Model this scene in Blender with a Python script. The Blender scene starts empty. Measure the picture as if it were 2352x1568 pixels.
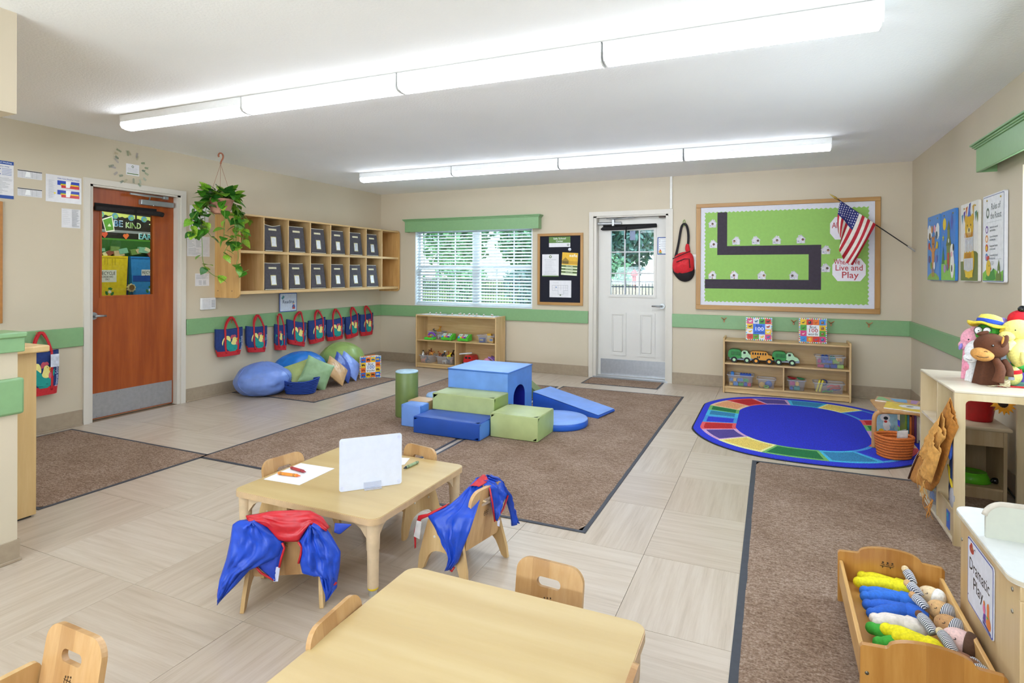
import bpy, bmesh, math, random
from mathutils import Vector, Matrix, noise
from mathutils.geometry import tessellate_polygon
random.seed(7)
SC = bpy.context.scene
COL = SC.collection
PI = math.pi
# ------------------------------------------------------------------ room metrics (metres)
XL, XR, YB, YF, H = -5.517, 1.352, 7.328, -2.6, 2.55
# ------------------------------------------------------------------ camera
yaw, roll, pitch = 0.41955, 0.00444, 0.00248
F = Vector((-math.sin(yaw)*math.cos(pitch), math.cos(yaw)*math.cos(pitch), -math.sin(pitch)))
R0 = Vector((math.cos(yaw), math.sin(yaw), 0)); U0 = R0.cross(F)
R = R0*math.cos(roll)+U0*math.sin(roll); U = U0*math.cos(roll)-R0*math.sin(roll)
cd = bpy.data.cameras.new('camera'); cam = bpy.data.objects.new('camera', cd); COL.objects.link(cam)
cam.matrix_world = Matrix(((R.x, U.x, -F.x, 0), (R.y, U.y, -F.y, 0), (R.z, U.z, -F.z, 1.3415), (0, 0, 0, 1)))
cd.sensor_width = 36; cd.lens = 20.366; cd.shift_x = -3.97/2352; cd.shift_y = -152.4/2352
cd.clip_start = .05; cd.clip_end = 200
SC.camera = cam
# ------------------------------------------------------------------ world, sun, exposure
W = bpy.data.worlds.new('sky'); SC.world = W; W.use_nodes = True
wn = W.node_tree; bg = wn.nodes['Background']
sky = wn.nodes.new('ShaderNodeTexSky'); sky.sky_type = 'NISHITA'; sky.sun_disc = False
sky.sun_elevation = math.radians(55); sky.sun_rotation = math.radians(150)
wn.links.new(sky.outputs[0], bg.inputs[0]); bg.inputs[1].default_value = 0.36
sl = bpy.data.lights.new('sun', 'SUN'); sl.energy = 4.2; sl.angle = .02; sl.color = (1, .96, .9)
so = bpy.data.objects.new('sun', sl); COL.objects.link(so); so.rotation_euler = (math.radians(38), 0, math.radians(-25))
LAMP = 15
def daylight(name, loc, direction, w, h, power, col=(.86, .94, 1)):
    l = bpy.data.lights.new(name, 'AREA'); l.shape = 'RECTANGLE'; l.size = w; l.size_y = h; l.energy = power; l.color = col
    o = bpy.data.objects.new(name, l); COL.objects.link(o); o.location = loc; o.rotation_euler = Vector(direction).to_track_quat('-Z', 'Y').to_euler(); o['kind'] = 'structure'; return o
daylight('daylight_back_window', (-3.94, YB+.75, 2.55), (0, -.75, -.66), 2.2, .9, 190)
daylight('daylight_right_window', (XR+.35, 3.45, 1.45), (-1, 0, -.1), 1.7, 1.05, 45, (.9, .96, 1))
daylight('added_front_fill', (-2.2, YF-.35, 1.3), (0, .5, .87), 4.6, 1.1, 380, (.9, .96, 1))  # added area light, aimed upward to brighten the ceiling
SC.view_settings.view_transform = 'Standard'; SC.view_settings.look = 'None'
SC.view_settings.exposure = 0.3; SC.view_settings.gamma = 1; SC.view_settings.use_curve_mapping = False

# ------------------------------------------------------------------ materials
def lin(c):
    if isinstance(c, str):
        c = c.lstrip('#'); c = tuple(int(c[i:i+2], 16)/255 for i in (0, 2, 4))
    return tuple((x/12.92 if x <= .04045 else ((x+.055)/1.055)**2.4) for x in c)+(1,)
_m = {}
def nodes(name):
    m = bpy.data.materials.new(name); m.use_nodes = True
    nt = m.node_tree; return m, nt, nt.nodes['Principled BSDF']
def mapping(nt, scale, coord='Object', rot=(0, 0, 0)):
    tc = nt.nodes.new('ShaderNodeTexCoord'); mp = nt.nodes.new('ShaderNodeMapping')
    mp.inputs['Scale'].default_value = scale; mp.inputs['Rotation'].default_value = rot
    nt.links.new(tc.outputs[coord], mp.inputs[0]); return mp
def nz(nt, mp, scale, detail=3, rough=.55):
    n = nt.nodes.new('ShaderNodeTexNoise'); n.inputs['Scale'].default_value = scale
    n.inputs['Detail'].default_value = detail; n.inputs['Roughness'].default_value = rough
    nt.links.new(mp.outputs[0], n.inputs['Vector']); return n
def ramp(nt, src, stops):
    r = nt.nodes.new('ShaderNodeValToRGB')
    while len(r.color_ramp.elements) < len(stops): r.color_ramp.elements.new(.5)
    for e, (p, c) in zip(r.color_ramp.elements, stops): e.position = p; e.color = lin(c)
    nt.links.new(src, r.inputs[0]); return r
def bump(nt, b, src, st, dist=.01):
    bp = nt.nodes.new('ShaderNodeBump'); bp.inputs['Strength'].default_value = st; bp.inputs['Distance'].default_value = dist
    nt.links.new(src, bp.inputs['Height']); nt.links.new(bp.outputs[0], b.inputs['Normal'])
def mul(c, k):
    c = c.lstrip('#'); return '#'+''.join('%02x' % max(0, min(255, int(int(c[i:i+2], 16)*k))) for i in (0, 2, 4))
def C(c, rough=.5, var=.05, bs=0, sc=30, metal=0, coat=0, alpha=1, trans=0):
    """plain painted / plastic / cloth surface: colour with a little procedural mottling"""
    key = (c, rough, var, bs, sc, metal, coat, alpha, trans)
    if key in _m: return _m[key]
    m, nt, b = nodes('surface_'+c.lstrip('#'))
    mp = mapping(nt, (1, 1, 1)); n = nz(nt, mp, sc)
    r = ramp(nt, n.outputs[0], [(.3, mul(c, 1-var)), (.7, mul(c, 1+var))])
    nt.links.new(r.outputs[0], b.inputs['Base Color'])
    b.inputs['Roughness'].default_value = rough; b.inputs['Metallic'].default_value = metal
    b.inputs['Coat Weight'].default_value = coat
    b.inputs['Alpha'].default_value = alpha; b.inputs['Transmission Weight'].default_value = trans
    if bs: bump(nt, b, n.outputs[0], bs)
    _m[key] = m; return m
def wood(a, b_, axis=2, sc=6, rough=.38, key=None, planks=0, coat=0):
    k = ('wood', a, b_, axis, sc, rough, planks, coat)
    if k in _m: return _m[k]
    m, nt, b = nodes('wood')
    s = [9, 9, 9]; s[axis] = .9
    mp = mapping(nt, s); n = nz(nt, mp, sc, 5, .6)
    n2 = nz(nt, mapping(nt, [x*.35 for x in s]), sc, 2)
    r = ramp(nt, n.outputs[0], [(.3, a), (.62, b_), (.85, mul(a, .95))])
    r2 = ramp(nt, n2.outputs[0], [(.3, '#ffffff'), (.7, '#ece4d8')])
    mx = nt.nodes.new('ShaderNodeMix'); mx.data_type = 'RGBA'; mx.blend_type = 'MULTIPLY'; mx.inputs[0].default_value = 1
    nt.links.new(r.outputs[0], mx.inputs[6]); nt.links.new(r2.outputs[0], mx.inputs[7])
    out = mx.outputs[2]
    if planks:   # glued-up strips of slightly different tone
        mp3 = mapping(nt, (1, 1, 1)); sx = nt.nodes.new('ShaderNodeSeparateXYZ'); nt.links.new(mp3.outputs[0], sx.inputs[0])
        mm = nt.nodes.new('ShaderNodeMath'); mm.operation = 'MULTIPLY'; mm.inputs[1].default_value = planks
        nt.links.new(sx.outputs[0 if axis != 0 else 1], mm.inputs[0])
        fl = nt.nodes.new('ShaderNodeMath'); fl.operation = 'FLOOR'; nt.links.new(mm.outputs[0], fl.inputs[0])
        wn_ = nt.nodes.new('ShaderNodeTexWhiteNoise'); wn_.noise_dimensions = '1D'; nt.links.new(fl.outputs[0], wn_.inputs['W'])
        r3 = ramp(nt, wn_.outputs[0], [(0, '#ffffff'), (1, '#d2c2ae')])
        m2 = nt.nodes.new('ShaderNodeMix'); m2.data_type = 'RGBA'; m2.blend_type = 'MULTIPLY'; m2.inputs[0].default_value = 1
        nt.links.new(out, m2.inputs[6]); nt.links.new(r3.outputs[0], m2.inputs[7]); out = m2.outputs[2]
    nt.links.new(out, b.inputs['Base Color']); b.inputs['Roughness'].default_value = rough; b.inputs['Coat Weight'].default_value = coat
    b.inputs['Coat Roughness'].default_value = .25
    _m[k] = m; return m
def emit(c, s):
    m, nt, b = nodes('glow'); b.inputs['Emission Color'].default_value = lin(c); b.inputs['Emission Strength'].default_value = s
    b.inputs['Base Color'].default_value = (.9, .9, .9, 1); n = nz(nt, mapping(nt, (1, 1, 1)), 3)
    r = ramp(nt, n.outputs[0], [(.2, mul(c, .985)), (.8, c)]); nt.links.new(r.outputs[0], b.inputs['Emission Color']); return m
def carpet(a, b_, d, sc=110, st=.9):
    m, nt, b = nodes('carpet_pile'); mp = mapping(nt, (1, 1, 1))
    n = nz(nt, mp, sc, 3, .7); n2 = nz(nt, mp, 3.2, 3); n3 = nz(nt, mapping(nt, (1, 2.2, 1)), sc*.33, 2, .7)
    r = ramp(nt, n.outputs[0], [(.3, a), (.5, b_), (.7, d)])
    r2 = ramp(nt, n2.outputs[0], [(.3, '#dcd6cf'), (.7, '#ffffff')])
    mx = nt.nodes.new('ShaderNodeMix'); mx.data_type = 'RGBA'; mx.blend_type = 'MULTIPLY'; mx.inputs[0].default_value = .9
    nt.links.new(r.outputs[0], mx.inputs[6]); nt.links.new(r2.outputs[0], mx.inputs[7])
    r4 = ramp(nt, n3.outputs[0], [(.35, '#c4bab2'), (.6, '#ffffff')])
    m4 = nt.nodes.new('ShaderNodeMix'); m4.data_type = 'RGBA'; m4.blend_type = 'MULTIPLY'; m4.inputs[0].default_value = .8
    nt.links.new(mx.outputs[2], m4.inputs[6]); nt.links.new(r4.outputs[0], m4.inputs[7])
    nt.links.new(m4.outputs[2], b.inputs['Base Color'])
    b.inputs['Roughness'].default_value = .97; b.inputs['Specular IOR Level'].default_value = .1
    bump(nt, b, n.outputs[0], st, .012); return m
def tile_mat(axis):
    m, nt, b = nodes('floor_tile')
    s = [22, 22, 1]; s[axis] = 1.1
    mp = mapping(nt, s); n = nz(nt, mp, 1.2, 6, .68)
    n2 = nz(nt, mapping(nt, (1, 1, 1)), 1.4, 3)
    r = ramp(nt, n.outputs[0], [(.26, '#a59683'), (.44, '#beaf9e'), (.6, '#c9bcad'), (.8, '#baab9b')])
    oi = nt.nodes.new('ShaderNodeObjectInfo'); r3 = ramp(nt, oi.outputs['Random'], [(0, '#f0ece8'), (1, '#ffffff')])
    mx = nt.nodes.new('ShaderNodeMix'); mx.data_type = 'RGBA'; mx.blend_type = 'MULTIPLY'; mx.inputs[0].default_value = 1
    nt.links.new(r.outputs[0], mx.inputs[6]); nt.links.new(r3.outputs[0], mx.inputs[7])
    nt.links.new(mx.outputs[2], b.inputs['Base Color'])
    rr = ramp(nt, n2.outputs[0], [(.3, '#8f8f8f'), (.7, '#9c9c9c')]); nt.links.new(rr.outputs[0], b.inputs['Roughness'])
    bump(nt, b, n.outputs[0], .03, .002); return m
def glass(tint='#ffffff', rough=0.0, thin=.12):
    m, nt, b = nodes('clear_glass'); nt.nodes.remove(b); o = nt.nodes['Material Output']
    t = nt.nodes.new('ShaderNodeBsdfTransparent'); t.inputs[0].default_value = lin(tint)
    g = nt.nodes.new('ShaderNodeBsdfGlossy'); g.inputs['Roughness'].default_value = rough
    fr = nt.nodes.new('ShaderNodeLayerWeight'); fr.inputs[0].default_value = .25
    n = nz(nt, mapping(nt, (1, 1, 1)), 4); mt = nt.nodes.new('ShaderNodeMath'); mt.operation = 'MULTIPLY_ADD'
    mt.inputs[1].default_value = .01; mt.inputs[2].default_value = thin*.06; nt.links.new(n.outputs[0], mt.inputs[0])
    ad = nt.nodes.new('ShaderNodeMath'); ad.operation = 'MULTIPLY_ADD'; ad.inputs[1].default_value = .12
    nt.links.new(fr.outputs[0], ad.inputs[0]); nt.links.new(mt.outputs[0], ad.inputs[2])
    mx = nt.nodes.new('ShaderNodeMixShader'); nt.links.new(ad.outputs[0], mx.inputs[0])
    nt.links.new(t.outputs[0], mx.inputs[1]); nt.links.new(g.outputs[0], mx.inputs[2]); nt.links.new(mx.outputs[0], o.inputs[0]); return m
def frosted(tint, op=.35):
    """cloudy clear plastic of storage tubs"""
    k = ('fr', tint, op)
    if k in _m: return _m[k]
    m, nt, b = nodes('cloudy_plastic'); o = nt.nodes['Material Output']
    b.inputs['Base Color'].default_value = lin(tint); b.inputs['Roughness'].default_value = .25
    n = nz(nt, mapping(nt, (1, 1, 1)), 20); r = ramp(nt, n.outputs[0], [(.3, mul(tint, .95)), (.7, tint)]); nt.links.new(r.outputs[0], b.inputs['Base Color'])
    t = nt.nodes.new('ShaderNodeBsdfTransparent'); mx = nt.nodes.new('ShaderNodeMixShader'); mx.inputs[0].default_value = op
    nt.links.new(t.outputs[0], mx.inputs[1]); nt.links.new(b.outputs[0], mx.inputs[2]); nt.links.new(mx.outputs[0], o.inputs[0]); _m[k] = m; return m
def stripes(a, b_, sc, axis=2):
    k = ('st', a, b_, sc, axis)
    if k in _m: return _m[k]
    m, nt, b = nodes('striped_knit'); mp = mapping(nt, (1, 1, 1)); w = nt.nodes.new('ShaderNodeTexWave'); w.inputs['Scale'].default_value = sc
    w.bands_direction = 'XYZ'[axis]; w.inputs['Distortion'].default_value = .4; nt.links.new(mp.outputs[0], w.inputs['Vector'])
    r = ramp(nt, w.outputs[0], [(.48, a), (.52, b_)]); nt.links.new(r.outputs[0], b.inputs['Base Color']); b.inputs['Roughness'].default_value = .9
    _m[k] = m; return m
BIRCH = wood('#dfc08f', '#d6b480', 2, planks=0)
BIRCHX = wood('#dfc08f', '#d6b480', 0)
BIRCHY = wood('#dfc08f', '#d6b480', 1)
CHAIRW = wood('#d6b081', '#cba26f', 2, planks=16, rough=.3)
BEDW = wood('#cf9a52', '#c28a42', 2, planks=11, rough=.28, coat=.3)

# ------------------------------------------------------------------ mesh builder
I4 = Matrix.Identity(4)
def Tm(x=0, y=0, z=0): return Matrix.Translation((x, y, z))
def Rx(a): return Matrix.Rotation(a, 4, 'X')
def Ry(a): return Matrix.Rotation(a, 4, 'Y')
def Rz(a): return Matrix.Rotation(a, 4, 'Z')
def frame(o, x, y):
    x = Vector(x).normalized(); z = x.cross(Vector(y)).normalized(); y = z.cross(x)
    return Matrix(((x.x, y.x, z.x, o[0]), (x.y, y.y, z.y, o[1]), (x.z, y.z, z.z, o[2]), (0, 0, 0, 1)))
class MB:
    def __init__(s): s.v = []; s.f = []; s.m = []; s.s = []; s.T = I4
    def add(s, vs, fs, m=0, sm=False, T=None):
        T = (s.T @ T) if T is not None else s.T
        b = len(s.v); s.v += [T @ Vector(v) for v in vs]
        for f in fs: s.f.append([b+i for i in f]); s.m.append(m); s.s.append(sm)
        return s
    def box(s, x0, x1, y0, y1, z0, z1, m=0, T=None):
        return s.add([(x, y, z) for z in (z0, z1) for y in (y0, y1) for x in (x0, x1)],
                     [(0, 2, 3, 1), (4, 5, 7, 6), (0, 1, 5, 4), (2, 6, 7, 3), (1, 3, 7, 5), (0, 4, 6, 2)], m, False, T)
    def rbox(s, x0, x1, y0, y1, z0, z1, r=.005, seg=2, m=0, T=None, sm=True):
        bm = bmesh.new(); bmesh.ops.create_cube(bm, size=1)
        for v in bm.verts:
            v.co = Vector((x0+(v.co.x+.5)*(x1-x0), y0+(v.co.y+.5)*(y1-y0), z0+(v.co.z+.5)*(z1-z0)))
        bmesh.ops.bevel(bm, geom=list(bm.edges), offset=r, segments=seg, profile=.5, affect='EDGES')
        bm.normal_update(); bm.verts.index_update()
        vs = [v.co.copy() for v in bm.verts]; A = []; B = []
        for f in bm.faces: (A if max(abs(f.normal.x), abs(f.normal.y), abs(f.normal.z)) > .9999 else B).append([v.index for v in f.verts])
        bm.free(); n = len(s.v); s.add(vs, A, m, False, T)
        for f in B: s.f.append([n+i for i in f]); s.m.append(m); s.s.append(sm)
        return s
    def bm(s, bm, m=0, sm=True, T=None):
        bm.verts.index_update(); vs = [v.co.copy() for v in bm.verts]; fs = [[v.index for v in f.verts] for f in bm.faces]
        bm.free(); return s.add(vs, fs, m, sm, T)
    def cyl(s, p0, p1, r0, r1=None, n=16, m=0, sm=True, cap=True):
        r1 = r0 if r1 is None else r1; p0 = Vector(p0); p1 = Vector(p1); d = (p1-p0).normalized()
        a = d.orthogonal().normalized(); b = d.cross(a); vs = []
        for p, r in ((p0, r0), (p1, r1)):
            vs += [p+(a*math.cos(2*PI*i/n)+b*math.sin(2*PI*i/n))*r for i in range(n)]
        s.add(vs, [(i, (i+1) % n, n+(i+1) % n, n+i) for i in range(n)], m, sm)
        if cap: s.add(vs[:n], [list(range(n))[::-1]], m); s.add(vs[n:], [list(range(n))], m)
        return s
    def tube(s, pts, r, n=8, m=0, closed=False, flat=None):
        pts = [Vector(p) for p in pts]; N = len(pts); rr = r if isinstance(r, (list, tuple)) else [r]*N
        if len(rr) != N: k_ = len(rr)-1; rr = [rr[min(k_, int(i*k_/(N-1)))] for i in range(N)]
        vs = []; a = None
        for i, p in enumerate(pts):
            if closed: d = pts[(i+1) % N]-pts[i-1]
            else: d = pts[min(i+1, N-1)]-pts[max(i-1, 0)]
            d.normalize()
            if a is None: a = d.orthogonal().normalized() if flat is None else Vector(flat)
            a = (a-d*a.dot(d)).normalized(); b = d.cross(a)
            k = 1 if flat is None else .25
            vs += [p+(a*math.cos(2*PI*j/n)+b*math.sin(2*PI*j/n)*k)*rr[i] for j in range(n)]
        fs = []
        for i in range(N if closed else N-1):
            o = i*n; q = ((i+1) % N)*n
            fs += [(o+j, o+(j+1) % n, q+(j+1) % n, q+j) for j in range(n)]
        if not closed: fs += [list(range(n))[::-1], [(N-1)*n+j for j in range(n)]]
        return s.add(vs, fs, m, True)
    def ell(s, c, r, n=16, k=10, m=0, T=None, fn=None):
        if not isinstance(r, (tuple, list)): r = (r, r, r)
        vs = [(0, 0, -1)]+[(math.cos(2*PI*i/n)*math.cos(-PI/2+PI*j/k), math.sin(2*PI*i/n)*math.cos(-PI/2+PI*j/k), math.sin(-PI/2+PI*j/k)) for j in range(1, k) for i in range(n)]+[(0, 0, 1)]
        if fn: vs = [fn(Vector(v)) for v in vs]
        M = Tm(*c) @ (T or I4) @ Matrix.Diagonal((r[0], r[1], r[2], 1))
        fs = [(0, 1+(i+1) % n, 1+i) for i in range(n)]
        for j in range(k-2): fs += [(1+j*n+i, 1+j*n+(i+1) % n, 1+(j+1)*n+(i+1) % n, 1+(j+1)*n+i) for i in range(n)]
        e = len(vs)-1; o = 1+(k-2)*n; fs += [(o+i, o+(i+1) % n, e) for i in range(n)]
        return s.add(vs, fs, m, True, M)
    def lathe(s, prof, c=(0, 0, 0), n=24, m=0, sx=1, sy=1, T=None, sm=True):
        vs = [(math.cos(2*PI*i/n)*r*sx, math.sin(2*PI*i/n)*r*sy, z) for r, z in prof for i in range(n)]
        fs = []
        for j in range(len(prof)-1): fs += [(j*n+i, j*n+(i+1) % n, (j+1)*n+(i+1) % n, (j+1)*n+i) for i in range(n)]
        if prof[0][0] > 1e-4: fs.append(list(range(n))[::-1])
        if prof[-1][0] > 1e-4: fs.append([(len(prof)-1)*n+i for i in range(n)])
        return s.add(vs, fs, m, sm, Tm(*c) @ (T or I4))
    def plate(s, loops, t, m=0, T=None, me=None, sm=False):
        """2-D outline with holes, t thick along local z (0..t)"""
        loops = [[Vector((p[0], p[1], 0)) for p in l] for l in loops]
        def ar(l): return sum(l[i].x*l[(i+1) % len(l)].y-l[(i+1) % len(l)].x*l[i].y for i in range(len(l)))
        for i, l in enumerate(loops):
            if (ar(l) < 0) == (i == 0): l.reverse()
        tris = tessellate_polygon(loops); flat = [v for l in loops for v in l]; N = len(flat)
        vs = [tuple(v) for v in flat]+[(v.x, v.y, t) for v in flat]
        fs = []
        for a, b, c in tris:
            A, B, D = flat[a], flat[b], flat[c]
            if (B.x-A.x)*(D.y-A.y)-(B.y-A.y)*(D.x-A.x) < 0: b, c = c, b
            fs += [(a, c, b), (N+a, N+b, N+c)]
        s.add(vs, fs, m, False, T); o = 0; sd = []
        for l in loops:
            n = len(l); sd += [(o+i, o+(i+1) % n, N+o+(i+1) % n, N+o+i) for i in range(n)]; o += n
        return s.add(vs, sd, m if me is None else me, sm, T)
    def grid(s, fn, nu, nv, m=0, th=0, sm=True, cu=False, mf=None):
        vs = [Vector(fn(i/nu, j/nv)) for j in range(nv+1) for i in range(nu+1)]
        b = len(s.v); s.v += [s.T @ v for v in vs]
        for j in range(nv):
            for i in range(nu):
                a = b+j*(nu+1)+i; s.f.append([a, a+1, a+nu+2, a+nu+1]); s.m.append(mf(i/nu, j/nv) if mf else m); s.s.append(sm)
        return s
    def build(s, name, mats, parent=None, bev=0, solid=0, sub=0, loc=None, local=False):
        if not isinstance(mats, (list, tuple)): mats = [mats]
        o0 = Vector((0, 0, 0)); p = parent
        while p is not None:
            if p.parent is None: o0 = p.location.copy()
            p = p.parent
        if loc is not None and parent is None: o0 = Vector(loc)
        if local: o0 = Vector((0, 0, 0))
        me = bpy.data.meshes.new(name); me.from_pydata([v-o0 for v in s.v], [], s.f)
        for mt in mats: me.materials.append(mt)
        me.polygons.foreach_set('material_index', s.m); me.polygons.foreach_set('use_smooth', s.s); me.update()
        ob = bpy.data.objects.new(name, me); COL.objects.link(ob)
        if parent is not None: ob.parent = parent
        elif loc is not None: ob.location = loc
        if solid: md = ob.modifiers.new('thickness', 'SOLIDIFY'); md.thickness = solid; md.offset = 0
        if sub: md = ob.modifiers.new('smooth', 'SUBSURF'); md.levels = sub; md.render_levels = sub
        if bev: md = ob.modifiers.new('bevel', 'BEVEL'); md.width = bev; md.segments = 2; md.limit_method = 'ANGLE'; md.angle_limit = .7
        return ob
def tag(o, label=None, cat=None, group=None, kind=None):
    if label: o['label'] = label
    if cat: o['category'] = cat
    if group: o['group'] = group
    if kind: o['kind'] = kind
    return o
def thing(name, label, cat, loc=(0, 0, 0), group=None):
    o = bpy.data.objects.new(name, None); COL.objects.link(o); o.location = loc; o.empty_display_size = .1
    return tag(o, label, cat, group)
def dup(o, loc=None, rz=None, label=None, group=None, parent=None, scale=None):
    c = o.copy(); COL.objects.link(c); c.parent = parent
    for ch in list(o.children): dup(ch, parent=c)
    if loc is not None: c.location = loc
    if rz is not None: c.rotation_euler = (0, 0, rz)
    if scale is not None: c.scale = scale
    if label: c['label'] = label
    if group: c['group'] = group
    return c
def rrect(x0, x1, y0, y1, r, n=5, corners=(1, 1, 1, 1)):
    """rounded rectangle outline, corners bl br tr tl"""
    out = []
    for k, (cx, cy, a) in enumerate(((x0, y0, PI), (x1, y0, 1.5*PI), (x1, y1, 0), (x0, y1, .5*PI))):
        rr = r*corners[k] if not isinstance(r, (list, tuple)) else r[k]
        if rr <= 0: out.append((cx, cy)); continue
        ox = cx+(rr if k in (0, 3) else -rr); oy = cy+(rr if k in (0, 1) else -rr)
        out += [(ox+rr*math.cos(a+i*PI/2/n), oy+rr*math.sin(a+i*PI/2/n)) for i in range(n+1)]
    return out
def disc(cx, cy, rx, ry=None, n=18): ry = ry or rx; return [(cx+rx*math.cos(2*PI*i/n), cy+ry*math.sin(2*PI*i/n)) for i in range(n)]
def star(cx, cy, r, k=5, ri=.4, a0=PI/2): return [(cx+(r if i % 2 == 0 else r*ri)*math.cos(a0+i*PI/k), cy+(r if i % 2 == 0 else r*ri)*math.sin(a0+i*PI/k)) for i in range(2*k)]
def smooth(pts, it=2, closed=False):
    for _ in range(it):
        q = []; n = len(pts)
        for i in range(n if closed else n-1):
            a = Vector(pts[i]); b = Vector(pts[(i+1) % n]); q += [tuple(a*.75+b*.25), tuple(a*.25+b*.75)]
        if not closed: q = [tuple(pts[0])]+q+[tuple(pts[-1])]
        pts = q
    return pts
# ------------------------------------------------------------------ flat print: shapes laid on a surface as thin real layers
_tc = {}
def text_mesh(t):
    if t in _tc: return _tc[t]
    cu = bpy.data.curves.new('t', 'FONT'); cu.body = t; cu.size = 1; cu.align_x = 'CENTER'; cu.align_y = 'CENTER'; cu.resolution_u = 2
    cu.offset = .009
    ob = bpy.data.objects.new('t', cu); me = bpy.data.meshes.new_from_object(ob)
    vs = [v.co.copy() for v in me.vertices]; fs = [list(p.vertices) for p in me.polygons]
    bpy.data.objects.remove(ob); bpy.data.curves.remove(cu); bpy.data.meshes.remove(me)
    w = max([v.x for v in vs] or [1])-min([v.x for v in vs] or [0])
    _tc[t] = (vs, fs, w); return _tc[t]
def clip_poly(pts, R_):
    for ax, lim, sg in ((0, R_[0], 1), (0, R_[1], -1), (1, R_[2], 1), (1, R_[3], -1)):
        out = []
        for i in range(len(pts)):
            a, b = pts[i-1], pts[i]; ia, ib = (a[ax]-lim)*sg >= 0, (b[ax]-lim)*sg >= 0
            if ia != ib: t = (lim-a[ax])/(b[ax]-a[ax]); out.append((a[0]+(b[0]-a[0])*t, a[1]+(b[1]-a[1])*t))
            if ib: out.append((b[0], b[1]))
        pts = out
        if len(pts) < 3: return []
    return pts
def art(name, shapes, T, parent, rough=.5, lift=.0004, z0=0, clip=None):
    """shapes: (colour,'p',pts) (colour,'c',cx,cy,r[,ry]) (colour,'r',x0,x1,y0,y1) (colour,'t',text,x,y,size[,width[,rot]]) (colour,'l',pts,width)"""
    mb = MB(); mats = []; idx = {}; k = 0
    for sh in shapes:
        c, ty = sh[0], sh[1]
        if c not in idx: idx[c] = len(mats); mats.append(C(c, rough, .03))
        k += 1; z = z0+lift*(1+k*.25)
        if ty == 'p': pts = sh[2]
        elif ty == 'c': pts = disc(sh[2], sh[3], sh[4], sh[5] if len(sh) > 5 else None, 16)
        elif ty == 'r': pts = [(sh[2], sh[4]), (sh[3], sh[4]), (sh[3], sh[5]), (sh[2], sh[5])]
        elif ty == 'l':
            w = sh[3]/2; P = [Vector(p) for p in sh[2]]
            for a, b in zip(P[:-1], P[1:]):
                d = (b-a).normalized()*w; n = Vector((-d.y, d.x))
                mb.add([(q.x, q.y, z) for q in (a-n, b-n, b+n, a+n)], [(0, 1, 2, 3)], idx[c], False, T)
            continue
        elif ty == 't':
            vs, fs, w = text_mesh(sh[2]); sz = sh[5]; sx = sz
            if len(sh) > 6 and sh[6]: sx = sh[6]/w
            M = T @ Tm(sh[3], sh[4], z) @ Rz(sh[7] if len(sh) > 7 else 0) @ Matrix.Diagonal((sx, sz, 1, 1))
            mb.add(vs, fs, idx[c], False, M); continue
        if clip:
            pts = clip_poly(pts, clip)
            if not pts: continue
        tris = tessellate_polygon([[Vector((p[0], p[1], 0)) for p in pts]])
        fs = []
        for a, b, d in tris:
            A, B, D = pts[a], pts[b], pts[d]
            if (B[0]-A[0])*(D[1]-A[1])-(B[1]-A[1])*(D[0]-A[0]) < 0: b, d = d, b
            fs.append((a, b, d))
        mb.add([(p[0], p[1], z) for p in pts], fs, idx[c], False, T)
    return mb.build(name, mats, parent)
def WL(y, z, off=0): return frame((XL+off, y, z), (0, 1, 0), (0, 0, 1))      # art frame on the left wall
def WB(x, z, off=0): return frame((x, YB-off, z), (1, 0, 0), (0, 0, 1))      # on the back wall
def WR(y, z, off=0): return frame((XR-off, y, z), (0, -1, 0), (0, 0, 1))     # on the right wall
def lines(c, x0, x1, y1, y0, n, w=.0012, rnd=None):
    r = random.Random(n*7+int(abs(x0)*1000)); out = []
    for i in range(n):
        y = y1-(y1-y0)*i/max(1, n-1); out.append((c, 'r', x0, x0+(x1-x0)*(r.uniform(.55, 1) if rnd else 1), y, y+w))
    return out
# ================================================================== ROOM SHELL
def paint(c, bs=.05, sc=60, rough=.6):
    m, nt, b = nodes('wall_paint'); mp = mapping(nt, (1, 1, 1)); n = nz(nt, mp, sc, 4); n2 = nz(nt, mp, 1.1, 2)
    r = ramp(nt, n2.outputs[0], [(.3, mul(c, .985)), (.7, mul(c, 1.015))]); nt.links.new(r.outputs[0], b.inputs['Base Color'])
    b.inputs['Roughness'].default_value = rough; bump(nt, b, n.outputs[0], bs, .004); return m
WALL = paint('#cdc0a9'); CEIL = paint('#fafafa', .5, 75, .95); GREEN = C('#82aa78', .38, .015); BASE = C('#a3927c', .5, .03)
WHITE = C('#e9e6e0', .4, .02); FRAMEP = C('#d6cfc4', .35, .006, 0, 4)
def wallplate(name, outline, holes, T, t=.16):
    mb = MB(); mb.plate([outline]+holes, t, T=T); o = mb.build(name, WALL); tag(o, kind='structure'); return o
def q(x0, x1, z0, z1): return [(x0, z0), (x1, z0), (x1, z1), (x0, z1)]
DOORL = (3.148, 4.014, 2.119); WIN = (-4.888, -2.99, .862, 1.975); DOORB = (-2.13, -1.175, 2.09)
o = wallplate('wall_left', q(YF, YB+.16, -.02, H+.1), [[(DOORL[0], -.01), (DOORL[1], -.01), (DOORL[1], DOORL[2]), (DOORL[0], DOORL[2])]], frame((XL, 0, 0), (0, 1, 0), (0, 0, 1)) @ Tm(0, 0, -.16))
tag(o, 'beige left wall with the cherry door in it', 'wall')
o = wallplate('wall_back', q(XL-.16, XR+.16, -.02, H+.1), [q(*WIN), [(DOORB[0], -.01), (DOORB[1], -.01), (DOORB[1], DOORB[2]), (DOORB[0], DOORB[2])]], frame((0, YB, 0), (1, 0, 0), (0, 0, 1)) @ Tm(0, 0, -.16))
tag(o, 'beige back wall with the blinds window and white door', 'wall')
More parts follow.
